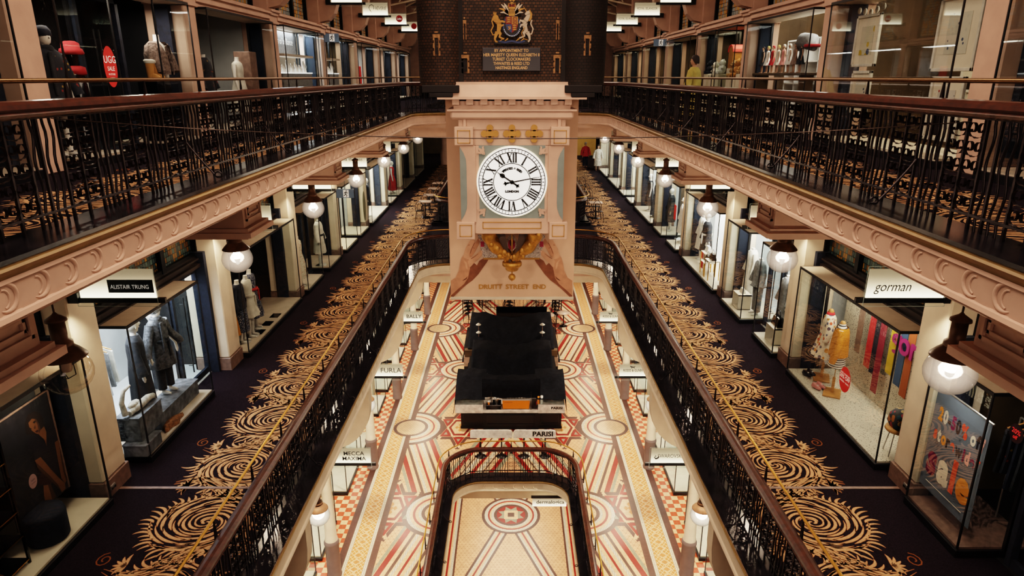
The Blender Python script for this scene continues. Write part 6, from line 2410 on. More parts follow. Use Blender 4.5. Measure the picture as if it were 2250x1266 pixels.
def PW(pts, ws, m, d=0.0):
    add_stroke(pm, [(pA + u * 1.07, pz0 + v * 1.6) for u, v in pts], ws, lambda a, c: (-6.556 + d, a, c), m)




def PP(pts, m, d):
    P = [WX(a * 0.368, 800 + c * 0.368, -6.556) for a, c in pts]
    pm.poly([(-6.556 + d, p[0], p[1]) for p in P], m)


PP([(165, 440), (230, 425), (275, 480), (270, 400), (310, 360), (345, 400), (350, 450), (330, 470), (345, 560), (352, 640), (325, 695), (240, 690), (218, 720), (225, 640), (240, 590), (205, 575), (170, 500)], 2, 0.001)
PP([(148, 350), (165, 305), (200, 282), (238, 293), (258, 330), (262, 372), (244, 412), (225, 425), (190, 420), (160, 425), (150, 395)], 1, 0.0015)
PP([(225, 412), (262, 372), (276, 405), (278, 490), (262, 450), (240, 430)], 0, 0.002)
PP([(168, 352), (188, 327), (212, 328), (232, 358), (242, 392), (230, 420), (212, 414), (188, 397), (173, 374)], 0, 0.003)
PP([(205, 330), (214, 328), (232, 358), (242, 392), (230, 420), (228, 390), (222, 360)], 3, 0.0035)
PP([(193, 350), (205, 338), (214, 342), (204, 356)], 1, 0.004)
PP([(172, 392), (182, 382), (188, 388), (180, 398)], 1, 0.004)
PP([(208, 362), (212, 384), (204, 390), (200, 382)], 3, 0.004)
PP([(206, 404), (222, 392), (230, 400), (220, 411)], 4, 0.004)
PP([(225, 690), (250, 645), (300, 650), (322, 692), (300, 722), (258, 727), (235, 722)], 4, 0.002)
PP([(205, 577), (240, 555), (300, 625), (350, 680), (386, 712), (390, 745), (367, 766), (345, 722), (290, 668), (230, 627)], 0, 0.005)
PP([(205, 577), (215, 590), (300, 672), (345, 722), (367, 766), (350, 745), (285, 680), (228, 635)], 3, 0.006)
PP([(325, 468), (350, 450), (368, 540), (386, 640), (402, 690), (386, 712), (364, 680), (345, 580)], 0, 0.004)
PP([(350, 450), (368, 540), (386, 640), (402, 690), (394, 700), (376, 640), (358, 540)], 3, 0.005)
PP([(258, 726), (300, 718), (334, 790), (300, 832), (275, 848), (262, 790)], 0, 0.003)
PP([(285, 722), (300, 718), (334, 790), (312, 818), (300, 770)], 3, 0.004)
T.part('printed_woman', pm, [mat('poster_skin', (0.20, 0.085, 0.035), 0.6), FB['hair'], mat('poster_dress', (0.010, 0.008, 0.016), 0.6), mat('poster_skin_shadow', (0.07, 0.028, 0.014), 0.6), mat('poster_lips', (0.03, 0.004, 0.006), 0.5)])
sticker('small pale pink round sticker beside the woman on the poster', -1, (7.55, Z1 + 1.25), 0.075, 0.10, mat('pale_pink', (0.55, 0.36, 0.36), 0.5), [('NEW', 0.03, 0.02), ('in store', 0.025, -0.02)], 6.2, 'lettblack')
obj('pouf', MB().lathe([(0.24, 0.0), (0.262, 0.03), (0.265, 0.40), (0.245, 0.45), (0.0, 0.46)], (-6.42, 7.85, Z1 + 0.142), 28), FB['navy'], (-6.42, 7.85, Z1 + 0.142), None, 'round dark blue pouf on the pale sill below the poster', 'pouf')
T = Thing('shoe_rack', 'black shelf rack of shoes at the left edge of the dark window', 'shelf', (-6.5, 6.6, Z1 + 0.14))
for k in range(6):
    T.part('shelf', MB().box(-6.7, -6.34, 5.2, 7.35, Z1 + 0.20 + k * 0.36, Z1 + 0.215 + k * 0.36), 'gloss')
    T.part('shelf_edge', MB().box(-6.335, -6.33, 5.2, 7.35, Z1 + 0.20 + k * 0.36, Z1 + 0.212 + k * 0.36), 'brass')
for yy in (5.2, 7.35):
    T.part('upright', MB().box(-6.36, -6.33, yy - 0.015, yy + 0.015, Z1 + 0.14, Z1 + 2.2), 'gloss')
for k, m in ((0, 'tan'), (1, 'skirt'), (2, 'charcoal'), (3, 'pale'), (4, 'skirt')):
    for j in range(3):
        if (k + j) % 2 == 0 or k < 2:
            shoe_pair('small shoe on %s shelf of the black rack' % ('the lowest' if k == 0 else 'the second lowest' if k == 1 else 'an upper'), (-6.5, 6.9 - j * 0.45, Z1 + 0.216 + k * 0.36), PI / 2, m, 'shoes on the black rack')

display_window(-1, Z1, 9.98, 12.48, 'brightly lit monochrome window with robes, crates and driftwood', 'lid', lit=75, col=(0.86, 0.93, 1.0))
shop_door(-1, Z1, 12.52, 13.72)
light('shop_light', 'AREA', (-7.5, 11.8, Z1 + 3.2), 170, (0.88, 0.94, 1.0), 1.2, (0, 0, 0), sy=3.5)
mannequin('mannequin in a plain charcoal cape with pale head wrap', (-6.62, 10.95, zs1 + 0.30), ML + 0.5, [('coat', 'charcoal', 0.25), ('wrap', 'pale')], base=False, armpose=0.10)
mannequin('mannequin in a dark quilted robe tied at the waist with head wrap', (-6.60, 11.70, zs1 + 0.34), ML - 0.2, [('coat', 'quilt', 0.55), ('belt', 'charcoal'), ('wrap', 'grey'), ('scarf', 'quilt'), ('pants', 'charcoal')], base=False, armpose=0.12)
mannequin('mannequin in black standing behind the tall door handles', (-7.3, 12.75, Z1 + 0.012), ML, [('top', 'charcoal'), ('pants', 'charcoal')])
rail_of_clothes('clothes rail of pale folded garments in the monochrome shop', -1, 7.3, 9.75, 11.1, Z1 + 0.02, 10, ['grey', 'pale', 'grey', 'white'], 'pale garments in the monochrome window', 1.75, 'pale grey garment hanging in the monochrome window')
for (yy, xx, sy, sz, dz, lab) in ((10.40, -6.42, 0.75, 0.42, 0.22, 'large grey timber crate under the driftwood'), (10.15, -6.30, 0.5, 0.20, 0.0, 'low grey crate at the near corner'), (11.55, -6.50, 1.5, 0.30, 0.0, 'long grey bench crate under the quilted robe')):
    T = Thing('crate', lab, 'crate', (xx, yy, zs1 + dz), 'grey timber crates')
    T.part('box', MB().box(xx - 0.2, xx + 0.2, yy - sy / 2, yy + sy / 2, zs1 + dz, zs1 + dz + sz, 0, 0.01), 'crate')
    T.part('lid_board', MB().box(xx - 0.21, xx + 0.21, yy - sy / 2 - 0.01, yy + sy / 2 + 0.01, zs1 + dz + sz, zs1 + dz + sz + 0.02), 'crate')
z_ = zs1 + 0.69
T = Thing('driftwood', 'pale curved driftwood branch like a tusk on the large crate', 'driftwood', (-6.42, 10.4, z_))
T.part('trunk', MB().tube([(-6.40, 10.10, z_ + 0.02), (-6.36, 10.35, z_ + 0.05), (-6.34, 10.6, z_ + 0.07), (-6.36, 10.78, z_ + 0.02), (-6.36, 10.85, z_ - 0.1)], [0.05, 0.07, 0.065, 0.05, 0.01], 9), 'bone')
T.part('branch', MB().tube([(-6.44, 10.05, z_ + 0.02), (-6.45, 10.02, z_ + 0.25), (-6.45, 10.12, z_ + 0.42), (-6.42, 10.28, z_ + 0.46)], [0.05, 0.042, 0.035, 0.02], 8), 'bone')
T.part('knot', MB().ball((-6.42, 10.3, z_ + 0.1), 0.09, 12, 8, 0, 0.8, 1.6, 0.7), 'bone')
obj('animal_pelt', MB().ell([(zs1 + 0.0, 0.08, 0.30, -6.22, 11.05), (zs1 + 0.05, 0.09, 0.32, -6.23, 11.05), (zs1 + 0.10, 0.05, 0.2, -6.24, 11.0)], 18, 0, 0.3, 5), mat('orange_brown_fur', (0.26, 0.11, 0.04), 0.95, noise=0.5, scale=20, bump=0.7), (-6.22, 11.05, zs1), None, 'shaggy orange brown fur lying on the monochrome window sill', 'fur')
# dresses window
display_window(-1, Z1, 14.45, 18.5, 'long dim shop window with printed dresses and floor vents', 'lid')
light('window_light', 'AREA', (-6.75, 15.2, Z1 + 2.4), 14, (1, 0.8, 0.6), 0.4, (0, 0, 0), sy=1.4)
for i, (yy, xx, g, lab) in enumerate(((14.75, -6.62, [('dress', 'mustard', 0.3)], 'mustard dress'), (15.05, -6.45, [('top', 'navy'), ('skirt', 'bluefloral', 0.3)], 'navy top and blue print skirt'), (15.45, -6.40, [('dress', 'pale', 0.55), ('belt', 'pale')], 'belted cream dress'), (15.95, -6.50, [('dress', 'bluefloral', 0.35), ('belt', 'redc')], 'blue print dress with red belt'))):
    mannequin('headless mannequin in a %s in the dim window' % lab, (xx, yy, zs1), ML, g, head=False, arms=False, group='mannequins in the dim dress window')
for i, yy in enumerate((15.7, 16.3, 16.9)):
    obj('floor_vent', MB().box(-6.42, -6.2, yy - 0.16, yy + 0.16, zs1 + 0.001, zs1 + 0.012), 'gloss', (-6.3, yy, zs1), None, '%s dark square vent in the sill of the dim dress window' % ORD[i], 'vent', 'sill vents')
# following bays on the left
display_window(-1, Z1, 19.25, 20.9, 'narrow dim shop window with a cream dress of small red flowers', 'lid')
display_window(-1, Z1, 21.7, 23.3, 'narrow dim shop window with a pale belted trench coat', 'lid')
shop_door(-1, Z1, 20.95, 21.65, handle=False)
light('window_light', 'AREA', (-6.7, 19.7, Z1 + 2.4), 16, (1, 0.8, 0.6), 0.4, (0, 0, 0))
light('window_light', 'AREA', (-6.7, 22.0, Z1 + 2.4), 16, (1, 0.8, 0.6), 0.4, (0, 0, 0))
mannequin('headless mannequin in a cream dress of small red flowers', (-6.42, 19.55, zs1), ML, [('dress', 'redfloral', 0.3)], head=False, arms=False)
mannequin('headless mannequin in a pale pink belted trench coat', (-6.45, 21.95, zs1), ML, [('coat', 'pale', 0.45), ('belt', 'charcoal')], head=False)
display_window(-1, Z1, 24.15, 26.0, 'warm lit shop window with white ovals and an orange panel', 'cream', lit=60, col=(1, 0.85, 0.62))
obj('orange_panel', MB().box(-6.9, -6.88, 24.3, 25.0, Z1 + 1.6, Z1 + 2.3), 'orange', (-6.9, 24.6, Z1 + 1.6), None, 'orange panel inside the warm lit window behind the second left globe', 'panel')
display_window(-1, Z1, 26.6, 28.2, 'shop window with a long dark green oval decal', 'cream', lit=30, col=(1, 0.9, 0.75))
T = Thing('oval_decal', 'tall dark green oval decal on shop glass', 'decal', (-6.09, 27.9, Z1 + 1.0))
T.part('oval', MB().poly([(-6.09, 27.5 + 0.26 * math.cos(a), Z1 + 1.15 + 0.62 * math.sin(a)) for a in [2 * PI * i / 28 for i in range(28)]]), 'sage')
display_window(-1, Z1, 28.95, 32.95, 'wide white lit shop window with two jackets on mannequins', 'cream', lit=150, col=(1, 0.96, 0.88), back='litpanel')
mannequin('mannequin in a dark denim jacket in the wide white window', (-6.55, 30.2, zs1), ML, [('top', 'navy'), ('skirt', 'charcoal')], base=False)
mannequin('mannequin in a dark plum jacket in the wide white window', (-6.55, 29.5, zs1), ML, [('coat', 'charcoal', 0.7), ('pants', 'skirt')], base=False)
display_window(-1, Z1, 33.8, 35.6, 'shop window with a long pink oval panel', 'cream', lit=40, col=(1, 0.92, 0.82))
display_window(-1, Z1, 36.2, 37.9, 'shop window with scarlet dresses', 'cream', lit=30, col=(1, 0.9, 0.8))
mannequin('mannequin in a long scarlet dress far along the left shops', (-6.5, 36.6, zs1), ML, [('dress', 'redc', 0.2)], base=False)
display_window(-1, Z1, 38.7, 42.6, 'dark far shop window reflecting the carpet', 'lid')
display_window(-1, Z1, 43.5, 47.2, 'farthest dark shop window on the left', 'lid')

# ================= top gallery, left side =================
zs2 = Z2 + 0.162
TG = 'top gallery shop windows'
display_window(-1, Z2, 5.0, 8.8, 'top gallery shop window cut by the left edge', 'lid', h=2.58, group=TG)
display_window(-1, Z2, 9.70, 11.0, 'dark top gallery window with beanie figure', 'lid', h=2.58, group=TG)
shop_door(-1, Z2, 11.05, 12.3, 2.55)
display_window(-1, Z2, 12.35, 13.68, 'dark top gallery window with fur jacket', 'lid', h=2.58, group=TG)
light('window_light', 'AREA', (-6.6, 10.2, Z2 + 2.5), 22, (1, 0.85, 0.7), 0.4, (0, 0, 0))
light('window_light', 'AREA', (-6.6, 12.9, Z2 + 2.5), 30, (1, 0.85, 0.7), 0.4, (0, 0, 0))
mannequin('mannequin in navy beanie and dark checked coat', (-6.5, 9.95, zs2), ML - 0.3, [('coat', 'plaid', 0.6), ('beanie', 'navy'), ('scarf', 'charcoal')])
T = Thing('hat_bust', 'black bust wearing a red felt hat and scarf', 'bust', (-6.55, 10.6, zs2), 'display busts')
c = (-6.55, 10.6, zs2)
T.part('pedestal', MB().lathe([(0.16, 0), (0.16, 1.02), (0.14, 1.05), (0, 1.05)], c, 18), 'gloss')
c = (c[0], c[1], c[2] + 0.15)
T.part('bust_body', MB().ell([(c[2] + 0.9, 0.11, 0.17, c[0], c[1]), (c[2] + 1.0, 0.12, 0.19, c[0], c[1]), (c[2] + 1.08, 0.06, 0.07, c[0], c[1]), (c[2] + 1.14, 0.055, 0.055, c[0], c[1]), (c[2] + 1.2, 0.08, 0.075, c[0], c[1]), (c[2] + 1.32, 0.085, 0.08, c[0], c[1]), (c[2] + 1.38, 0.05, 0.05, c[0], c[1])], 16), 'gloss')
T.part('hat', MB().lathe([(0.15, 1.28), (0.17, 1.30), (0.15, 1.36), (0.125, 1.37), (0.12, 1.44), (0.07, 1.47), (0, 1.475)], c, 22), 'redc')
T.part('scarf', MB().lathe([(0.12, 0.98), (0.16, 1.0), (0.15, 1.10), (0.09, 1.12)], c, 18), 'redc')
sticker('red oval sale sticker beside the red hat', -1, (10.75, Z2 + 1.42), 0.17, 0.30, 'redsign', [('UGG', 0.15, 0.10), ('SALE', 0.09, -0.03), ('IN STORE', 0.04, -0.11), ('NOW', 0.045, -0.17)], 6.085)
T = Thing('fur_bust', 'white bust in a shaggy grey brown fur jacket', 'bust', (-6.5, 13.1, zs2), 'display busts')
c = (-6.5, 13.1, zs2)
T.part('pedestal', MB().lathe([(0.10, 0), (0.10, 1.05), (0.13, 1.10)], c, 16), 'form')
c = (c[0], c[1], c[2] + 0.35)
T.part('bust_body', MB().ell([(c[2] + 0.72, 0.12, 0.15, c[0], c[1]), (c[2] + 1.1, 0.13, 0.17, c[0], c[1]), (c[2] + 1.32, 0.10, 0.17, c[0], c[1]), (c[2] + 1.38, 0.055, 0.055, c[0], c[1]), (c[2] + 1.50, 0.05, 0.05, c[0], c[1])], 16), 'form')
b = MB()
rings = []
for z_, rx, ry, gap in ((0.80, 0.21, 0.28, 0.15), (0.95, 0.22, 0.30, 0.2), (1.15, 0.22, 0.30, 0.35), (1.30, 0.19, 0.27, 0.6), (1.38, 0.12, 0.16, 0.8)):
    rings.append([(c[0] + rx * (1 + 0.06 * math.sin(i * 2.7)) * math.cos(gap + (2 * PI - 2 * gap) * i / 21), c[1] + ry * (1 + 0.06 * math.cos(i * 3.1)) * math.sin(gap + (2 * PI - 2 * gap) * i / 21), c[2] + z_) for i in range(22)])
b.loft(rings, 0, True, closed=False)
for sx in (-1, 1):
    b.tube([(c[0] + 0.02, c[1] + sx * 0.2, c[2] + 1.32), (c[0] + 0.05, c[1] + sx * 0.31, c[2] + 1.1), (c[0] + 0.14, c[1] + sx * 0.27, c[2] + 0.85)], [0.08, 0.095, 0.08], 10)
T.part('fur_jacket', b, 'fur')
for i, yy in enumerate((12.62, 12.78)):
    T = Thing('boot', 'tan suede boot with fleece lining beside the fur jacket', 'boot', (-6.45, yy, zs2 + 1.05), 'tan fleece boots')
    T.part('shaft', MB().ell([(zs2 + 1.05, 0.06, 0.06, -6.45, yy), (zs2 + 1.18, 0.062, 0.062, -6.45, yy), (zs2 + 1.36, 0.075, 0.075, -6.45, yy)], 14).ell([(zs2 + 1.05, 0.12, 0.055, -6.38, yy), (zs2 + 1.13, 0.10, 0.05, -6.39, yy), (zs2 + 1.17, 0.04, 0.03, -6.42, yy)], 14), 'tan')
    T.part('fleece_cuff', MB().lathe([(0.076, 0.29), (0.088, 0.31), (0.086, 0.35), (0.06, 0.36)], (-6.45, yy, zs2 + 1.05), 14), 'pale')
box_thing('display_block', 'dark block under the tan boots', 'plinth', (-6.45, 12.7, zs2), 0.35, 0.5, 1.04, 'gloss')
display_window(-1, Z2, 14.5, 18.4, 'dark top gallery window with coats on stands', 'lid', h=2.58, group=TG)
light('window_light', 'AREA', (-6.6, 16.4, Z2 + 2.5), 26, (1, 0.85, 0.7), 0.4, (0, 0, 0), sy=2)
mannequin('mannequin in a long dark checked coat in the second dark top window', (-6.5, 14.95, zs2), ML, [('coat', 'plaid', 0.35)], head=False)
mannequin('mannequin in a cream wrap in the second dark top window', (-6.55, 16.9, zs2), ML, [('dress', 'pale', 0.3)], head=False)
box_thing('display_block', 'tall dark red showcase between the cream wrap and the jewellery', 'plinth', (-6.6, 17.6, zs2), 0.4, 0.45, 1.7, 'skirt')
display_window(-1, Z2, 19.25, 22.3, 'silvery lit jewellery window', 'white', h=2.58, lit=90, col=(0.9, 0.95, 1.0), group=TG)
display_window(-1, Z2, 22.6, 23.3, 'narrow lit jewellery window beside the exit sign', 'white', h=2.58, lit=40, col=(0.9, 0.95, 1.0), group=TG)
display_window(-1, Z2, 24.2, 25.7, 'second small lit jewellery window', 'white', h=2.58, lit=60, col=(0.9, 0.95, 1.0), group=TG)
for y0, y1, ql in ((19.4, 22.2, 'long'), (24.3, 25.6, 'small')):
    T = Thing('showcase', 'white %s jewellery showcase table with grey fascia' % ql, 'showcase', (-6.5, (y0 + y1) / 2, zs2), 'jewellery showcases')
    T.part('table', MB().box(-6.75, -6.28, y0, y1, zs2 + 0.45, zs2 + 1.20, 0, 0.01), 'grey')
    T.part('top', MB().box(-6.76, -6.26, y0, y1, zs2 + 1.20, zs2 + 1.23), 'litpanel')
    T.part('fascia', MB().box(-6.76, -6.72, y0, y1, zs2 + 1.72, zs2 + 2.38), 'grey')
    t = MB()
    if ql == 'long':
        put_text(t, '30 years of brilliance', 0.26, (-6.71, (y0 + y1) / 2, zs2 + 2.1), '+x')
        T.part('lettering', t, 'lettwhite')
    T.part('canopy', MB().box(-6.76, -6.2, y0, y1, zs2 + 1.66, zs2 + 1.72), 'lid')
    n = 7 if ql == 'long' else 3
    for i in range(n):
        yy = y0 + (y1 - y0) * (i + 0.5) / n
        h = (0.30, 0.22, 0.34, 0.26)[i % 4]
        N = Thing('necklace_bust', '%s white necklace bust in the %s jewellery window' % (ORD[i], ql), 'jewellery bust', (-6.45, yy, zs2 + 1.23), 'white necklace busts')
        N.part('bust_body', MB().ell([(zs2 + 1.23, 0.06, 0.09, -6.45, yy), (zs2 + 1.23 + h * 0.35, 0.05, 0.085, -6.45, yy), (zs2 + 1.23 + h * 0.7, 0.04, 0.11, -6.47, yy), (zs2 + 1.23 + h * 0.85, 0.025, 0.04, -6.48, yy), (zs2 + 1.23 + h, 0.022, 0.03, -6.48, yy)], 14), 'white')
        N.part('necklace', MB().tube([(-6.40 + 0.01 * math.sin(a), yy + 0.06 * math.cos(a), zs2 + 1.23 + h * (0.62 - 0.25 * math.sin(a))) for a in [PI * q / 8 for q in range(9)]], 0.006, 4), 'steel')
display_window(-1, Z2, 26.3, 28.2, 'top gallery window in warm brown with a hung hammock shape', 'cream', h=2.58, lit=25, col=(1, 0.85, 0.65), group=TG)
display_window(-1, Z2, 29.0, 32.9, 'top gallery window with glowing red panels', 'cream', h=2.58, lit=60, col=(1, 0.9, 0.8), group=TG)
for i, yy in enumerate((29.6, 30.6)):
    box_thing('red_light_box', '%s of two glowing red panels in the far top gallery window' % ('nearer', 'farther')[i], 'light box', (-6.6, yy, Z2 + 0.9), 0.05, 0.5, 0.8, 'redsign')
for y0, lab in ((33.8, 'far lit top gallery window on the left'), (38.7, 'farthest lit top gallery window on the left')):
    display_window(-1, Z2, y0, y0 + 3.8, lab, 'cream', h=2.58, lit=70, col=(1, 0.9, 0.8), group=TG)

# ================= top gallery, right side =================
display_window(1, Z2, 5.0, 8.8, 'top gallery shop window cut by the right edge', 'lid', h=2.58, group=TG)
display_window(1, Z2, 9.7, 13.7, 'top gallery window of a picture shop with white frames', 'cream', h=2.58, lit=20, col=(1, 0.86, 0.66), group=TG)
ART = [spots_mat('art_ink', (0.50, 0.47, 0.38), [(0.05, 0.07, 0.12), (0.45, 0.43, 0.36)], 12, 0.3), spots_mat('art_ochre', (0.35, 0.20, 0.05), [(0.06, 0.03, 0.02), (0.25, 0.12, 0.04)], 5, 0.4), spots_mat('art_yellow', (0.52, 0.48, 0.36), [(0.45, 0.32, 0.02), (0.05, 0.07, 0.14), (0.5, 0.46, 0.36)], 6, 0.45), spots_mat('art_red', (0.50, 0.46, 0.40), [(0.35, 0.03, 0.02), (0.05, 0.06, 0.10), (0.5, 0.46, 0.4)], 16, 0.3)]


def picture(label, X, y0, y1, z0, z1, art, orn=False, fm='pale'):
    T = Thing('framed_picture', label, 'picture', (X, (y0 + y1) / 2, z0), 'pictures in the picture shop')
    f = MB()
    w = 0.05
    for q in ((y0, y1, z0, z0 + w), (y0, y1, z1 - w, z1), (y0, y0 + w, z0, z1), (y1 - w, y1, z0, z1)):
        f.box(X - 0.03, X + 0.02, *q, 0, 0.006)
    if orn:
        for i in range(5):
            f.ball((X, y0 + (y1 - y0) * i / 4, z1 + 0.03 + 0.03 * abs(i - 2)), 0.06, 8, 6, 0, 0.4, 1, 1)
    T.part('frame', f, fm)
    T.part('mount', MB().box(X, X + 0.01, y0 + w, y1 - w, z0 + w, z1 - w), 'cream')
    d = min(y1 - y0, z1 - z0) * 0.24
    T.part('print', MB().box(X - 0.006, X, y0 + d, y1 - d, z0 + d, z1 - d), ART[art])


picture('ornate topped white frame with a yellow and blue print', 6.5, 12.55, 13.4, Z2 + 1.45, Z2 + 2.35, 2, True)
picture('white framed ink print under the ornate frame', 6.5, 12.6, 13.3, Z2 + 0.62, Z2 + 1.38, 0)
picture('large white framed blue ink print beside the black mullion', 6.5, 9.85, 10.85, Z2 + 1.35, Z2 + 2.4, 0, True)
picture('white framed print of red and blue strokes near the pilaster', 6.5, 9.95, 10.75, Z2 + 0.35, Z2 + 1.28, 3)
picture('white framed brown print on the back wall of the picture shop', 8.3, 11.7, 12.9, Z2 + 1.2, Z2 + 2.4, 1)
picture('white framed ochre print low on the back wall of the picture shop', 8.3, 11.5, 12.7, Z2 + 0.1, Z2 + 1.05, 1)
display_window(1, Z2, 14.5, 18.45, 'top gallery toy shop window full of dolls', 'cream', h=2.58, lit=55, col=(1, 0.92, 0.8), group=TG)
display_window(1, Z2, 19.3, 21.0, 'amber top gallery window with teddy bears', 'cream', h=2.58, lit=25, col=(1, 0.8, 0.5), group=TG)
display_window(1, Z2, 21.3, 23.3, 'top gallery window with toys beside the bears', 'cream', h=2.58, lit=20, col=(1, 0.85, 0.6), group=TG)
T = Thing('toy_shelf', 'white cubby shelves behind the dolls', 'shelf', (6.95, 16.2, Z2), None)
b = MB()
for i in range(6):
    b.box(6.95, 7.25, 14.7 + i * 0.62, 14.73 + i * 0.62, Z2 + 0.1, Z2 + 2.13)
for k in range(5):
    b.box(6.95, 7.25, 14.7, 17.83, Z2 + 0.1 + k * 0.5, Z2 + 0.13 + k * 0.5)
T.part('shelves', b, 'white')
T.part('back', MB().box(7.25, 7.27, 14.7, 17.83, Z2 + 0.1, Z2 + 2.13), 'midint')
T = Thing('doll_bench', 'low dark bench the dolls stand on', 'bench', (6.5, 17.0, zs2))
T.part('seat', MB().box(6.3, 6.7, 15.2, 18.3, zs2 + 1.14, zs2 + 1.20, 0, 0.01), 'midint')
for yy in (15.4, 18.1):
    T.part('leg', MB().box(6.35, 6.65, yy - 0.03, yy + 0.03, zs2, zs2 + 1.14), 'midint')
DC = [('charcoal', 'grey checked', 'hair'), ('white', 'white', 'yellow'), ('redc', 'red hooded', 'redc'), ('pale', 'cream', 'yellow'), ('pink', 'pink', 'pale'), ('white', 'white ruffled', 'pale'), ('skirt', 'brown', 'hair'), ('charcoal', 'black', 'hair')]
for i, (m, nm, hm) in enumerate(DC):
    yy = 18.15 - i * 0.34
    mannequin('cloth doll in a %s dress on the low bench' % nm, (6.48, yy, zs2 + 1.20), MR, [('dress', m, 0.5), ('hair', hm)], 'doll', 'cloth dolls in the toy window', k=0.36, base=False, skin='skin', name='doll')
T = Thing('stuffed_animal', 'large pale blue grey stuffed toy hanging above the dolls', 'stuffed toy', (6.6, 15.9, Z2 + 1.75), 'plush toys')
T.part('body', MB().tube([(6.6, 16.3, Z2 + 1.9), (6.6, 16.0, Z2 + 2.05), (6.6, 15.6, Z2 + 2.0), (6.6, 15.4, Z2 + 1.85)], [0.08, 0.17, 0.18, 0.06], 12), 'grey')
T.part('collar', MB().lathe([(0.17, -0.03), (0.19, 0), (0.17, 0.03)], (6.6, 15.5, Z2 + 1.92), 16), 'redc')


def teddy(label, pos, k, m='bear'):
    T = Thing('teddy_bear', label, 'teddy bear', pos, 'plush toys', rz=MR)
    b = MB()
    b.ball((0, 0, 0.16), 0.13, 14, 10, 0, 1, 0.85, 1.15)
    b.ball((0, -0.01, 0.36), 0.105, 14, 10)
    b.ball((0, -0.10, 0.335), 0.045, 10, 8)
    for sx in (-1, 1):
        b.ball((sx * 0.085, 0, 0.445), 0.04, 10, 8, 0, 1, 0.5, 1)
        b.tube([(sx * 0.10, -0.02, 0.25), (sx * 0.19, -0.07, 0.17)], [0.05, 0.045], 8)
        b.tube([(sx * 0.07, -0.05, 0.06), (sx * 0.11, -0.20, 0.055)], [0.06, 0.055], 8)
    T.part('plush_body', b.xf(Matrix.Scale(k, 4)), m, local=True)
    e = MB()
    for sx in (-1, 1):
        e.ball((sx * 0.04, -0.105, 0.385), 0.012, 6, 5)
    e.ball((0, -0.145, 0.345), 0.014, 6, 5)
    T.part('eyes_and_nose', e.xf(Matrix.Scale(k, 4)), 'gloss', local=True)


for i, (yy, zz, k, m, lab) in enumerate(((19.6, 1.35, 0.9, 'bear', 'brown teddy bear on the stand beside the pilaster'), (20.0, 1.25, 1.1, 'tan', 'tan teddy bear sitting low in the amber window'), (20.4, 1.25, 1.0, 'bear', 'brown teddy bear sitting low in the amber window'), (21.6, 1.35, 0.9, 'white', 'white plush bear beside the toys'), (22.3, 1.25, 1.0, 'pale', 'cream plush bear beside the toys'), (22.9, 1.35, 0.9, 'navy', 'dark plush bear beside the toys'))):
    box_thing('toy_plinth', 'block under the %s' % lab, 'plinth', (6.5, yy, zs2), 0.32, 0.34, zz - 0.16, 'cream', 'toy plinths')
    teddy(lab, (6.5, yy, Z2 + zz + 0.0), k, m)
T = Thing('toy_house', 'arched timber toy house with red roof among the bears', 'toy house', (6.6, 20.75, zs2 + 1.35))
T.part('house', MB().prism([(20.55, zs2 + 1.35), (20.95, zs2 + 1.35), (20.95, zs2 + 1.80)] + [(20.75 + 0.2 * math.cos(a), zs2 + 1.80 + 0.16 * math.sin(a)) for a in [PI * i / 8 for i in range(1, 8)]] + [(20.55, zs2 + 1.80)], 'x', 6.45, 6.75), 'tan')
T.part('roof', MB().prism([(20.75 + r_ * math.cos(a), zs2 + 1.80 + r_ * 0.85 * math.sin(a)) for r_, aa in ((0.24, range(0, 9)), (0.205, range(8, -1, -1))) for a in [PI * i / 8 for i in aa]], 'x', 6.43, 6.77), 'redsign')
box_thing('toy_plinth', 'tall block under the toy house', 'plinth', (6.6, 20.85, zs2), 0.3, 0.36, 1.35, 'cream', 'toy plinths')
for k, (y0, y1, lab) in enumerate(((24.2, 28.1, 'top gallery window with a white figurine'), (29.0, 33.0, 'amber top gallery window with gilt lettering'), (33.8, 37.8, 'far amber top gallery window on the right'), (38.7, 42.6, 'farthest top gallery window on the right'))):
    display_window(1, Z2, y0, y1, lab, 'cream', h=2.58, lit=45, col=(1, 0.82, 0.55), group=TG, back='midint' if k else None)
T = Thing('figurine', 'white horse like figurine on a white block', 'figurine', (6.5, 24.9, zs2))
T.part('block', MB().box(6.35, 6.65, 24.7, 25.1, zs2, zs2 + 1.20, 0, 0.01), 'white')
T.part('figure', MB().tube([(6.5, 24.78, zs2 + 1.40), (6.5, 24.95, zs2 + 1.45), (6.5, 25.05, zs2 + 1.60)], [0.05, 0.07, 0.03], 8).tube([(6.5, 24.8, zs2 + 1.40), (6.5, 24.8, zs2 + 1.20)], 0.02, 6).tube([(6.5, 25.0, zs2 + 1.42), (6.5, 25.0, zs2 + 1.20)], 0.02, 6), 'white')

# ================= ground floor shop windows =================
for s in (1, -1):
    for k in range(2, 8):
        y0, y1 = bay(k)
        for j, (a, c) in enumerate(((y0 + 0.25, y0 + 1.75), (y1 - 1.75, y1 - 0.25))):
            lab = 'ground floor glass shop window, %s on the %s' % (ORD[(k - 2) * 2 + j] if (k - 2) * 2 + j < 9 else 'farther one', SIDE[s])
            if k > 5:
                lab = 'distant ground floor glass shop window on the %s' % SIDE[s]
            T = display_window(s, 0.0, a, c, lab, 'cream', h=2.7, xf=4.86, lit=0, plinth=0.12, group='ground floor shop windows' if k <= 5 else 'distant ground floor shop windows on the %s' % SIDE[s])
        shop_door(s, 0.0, y0 + 1.8, y1 - 1.8, 2.7, x=5.4)
    for k in range(2, 7):
        light('shop_light', 'AREA', (s * 6.6, PIL[k] + 2.4, 3.3), 220, (1.0, 0.95, 0.85), 1.5, (0, 0, 0), sy=4)
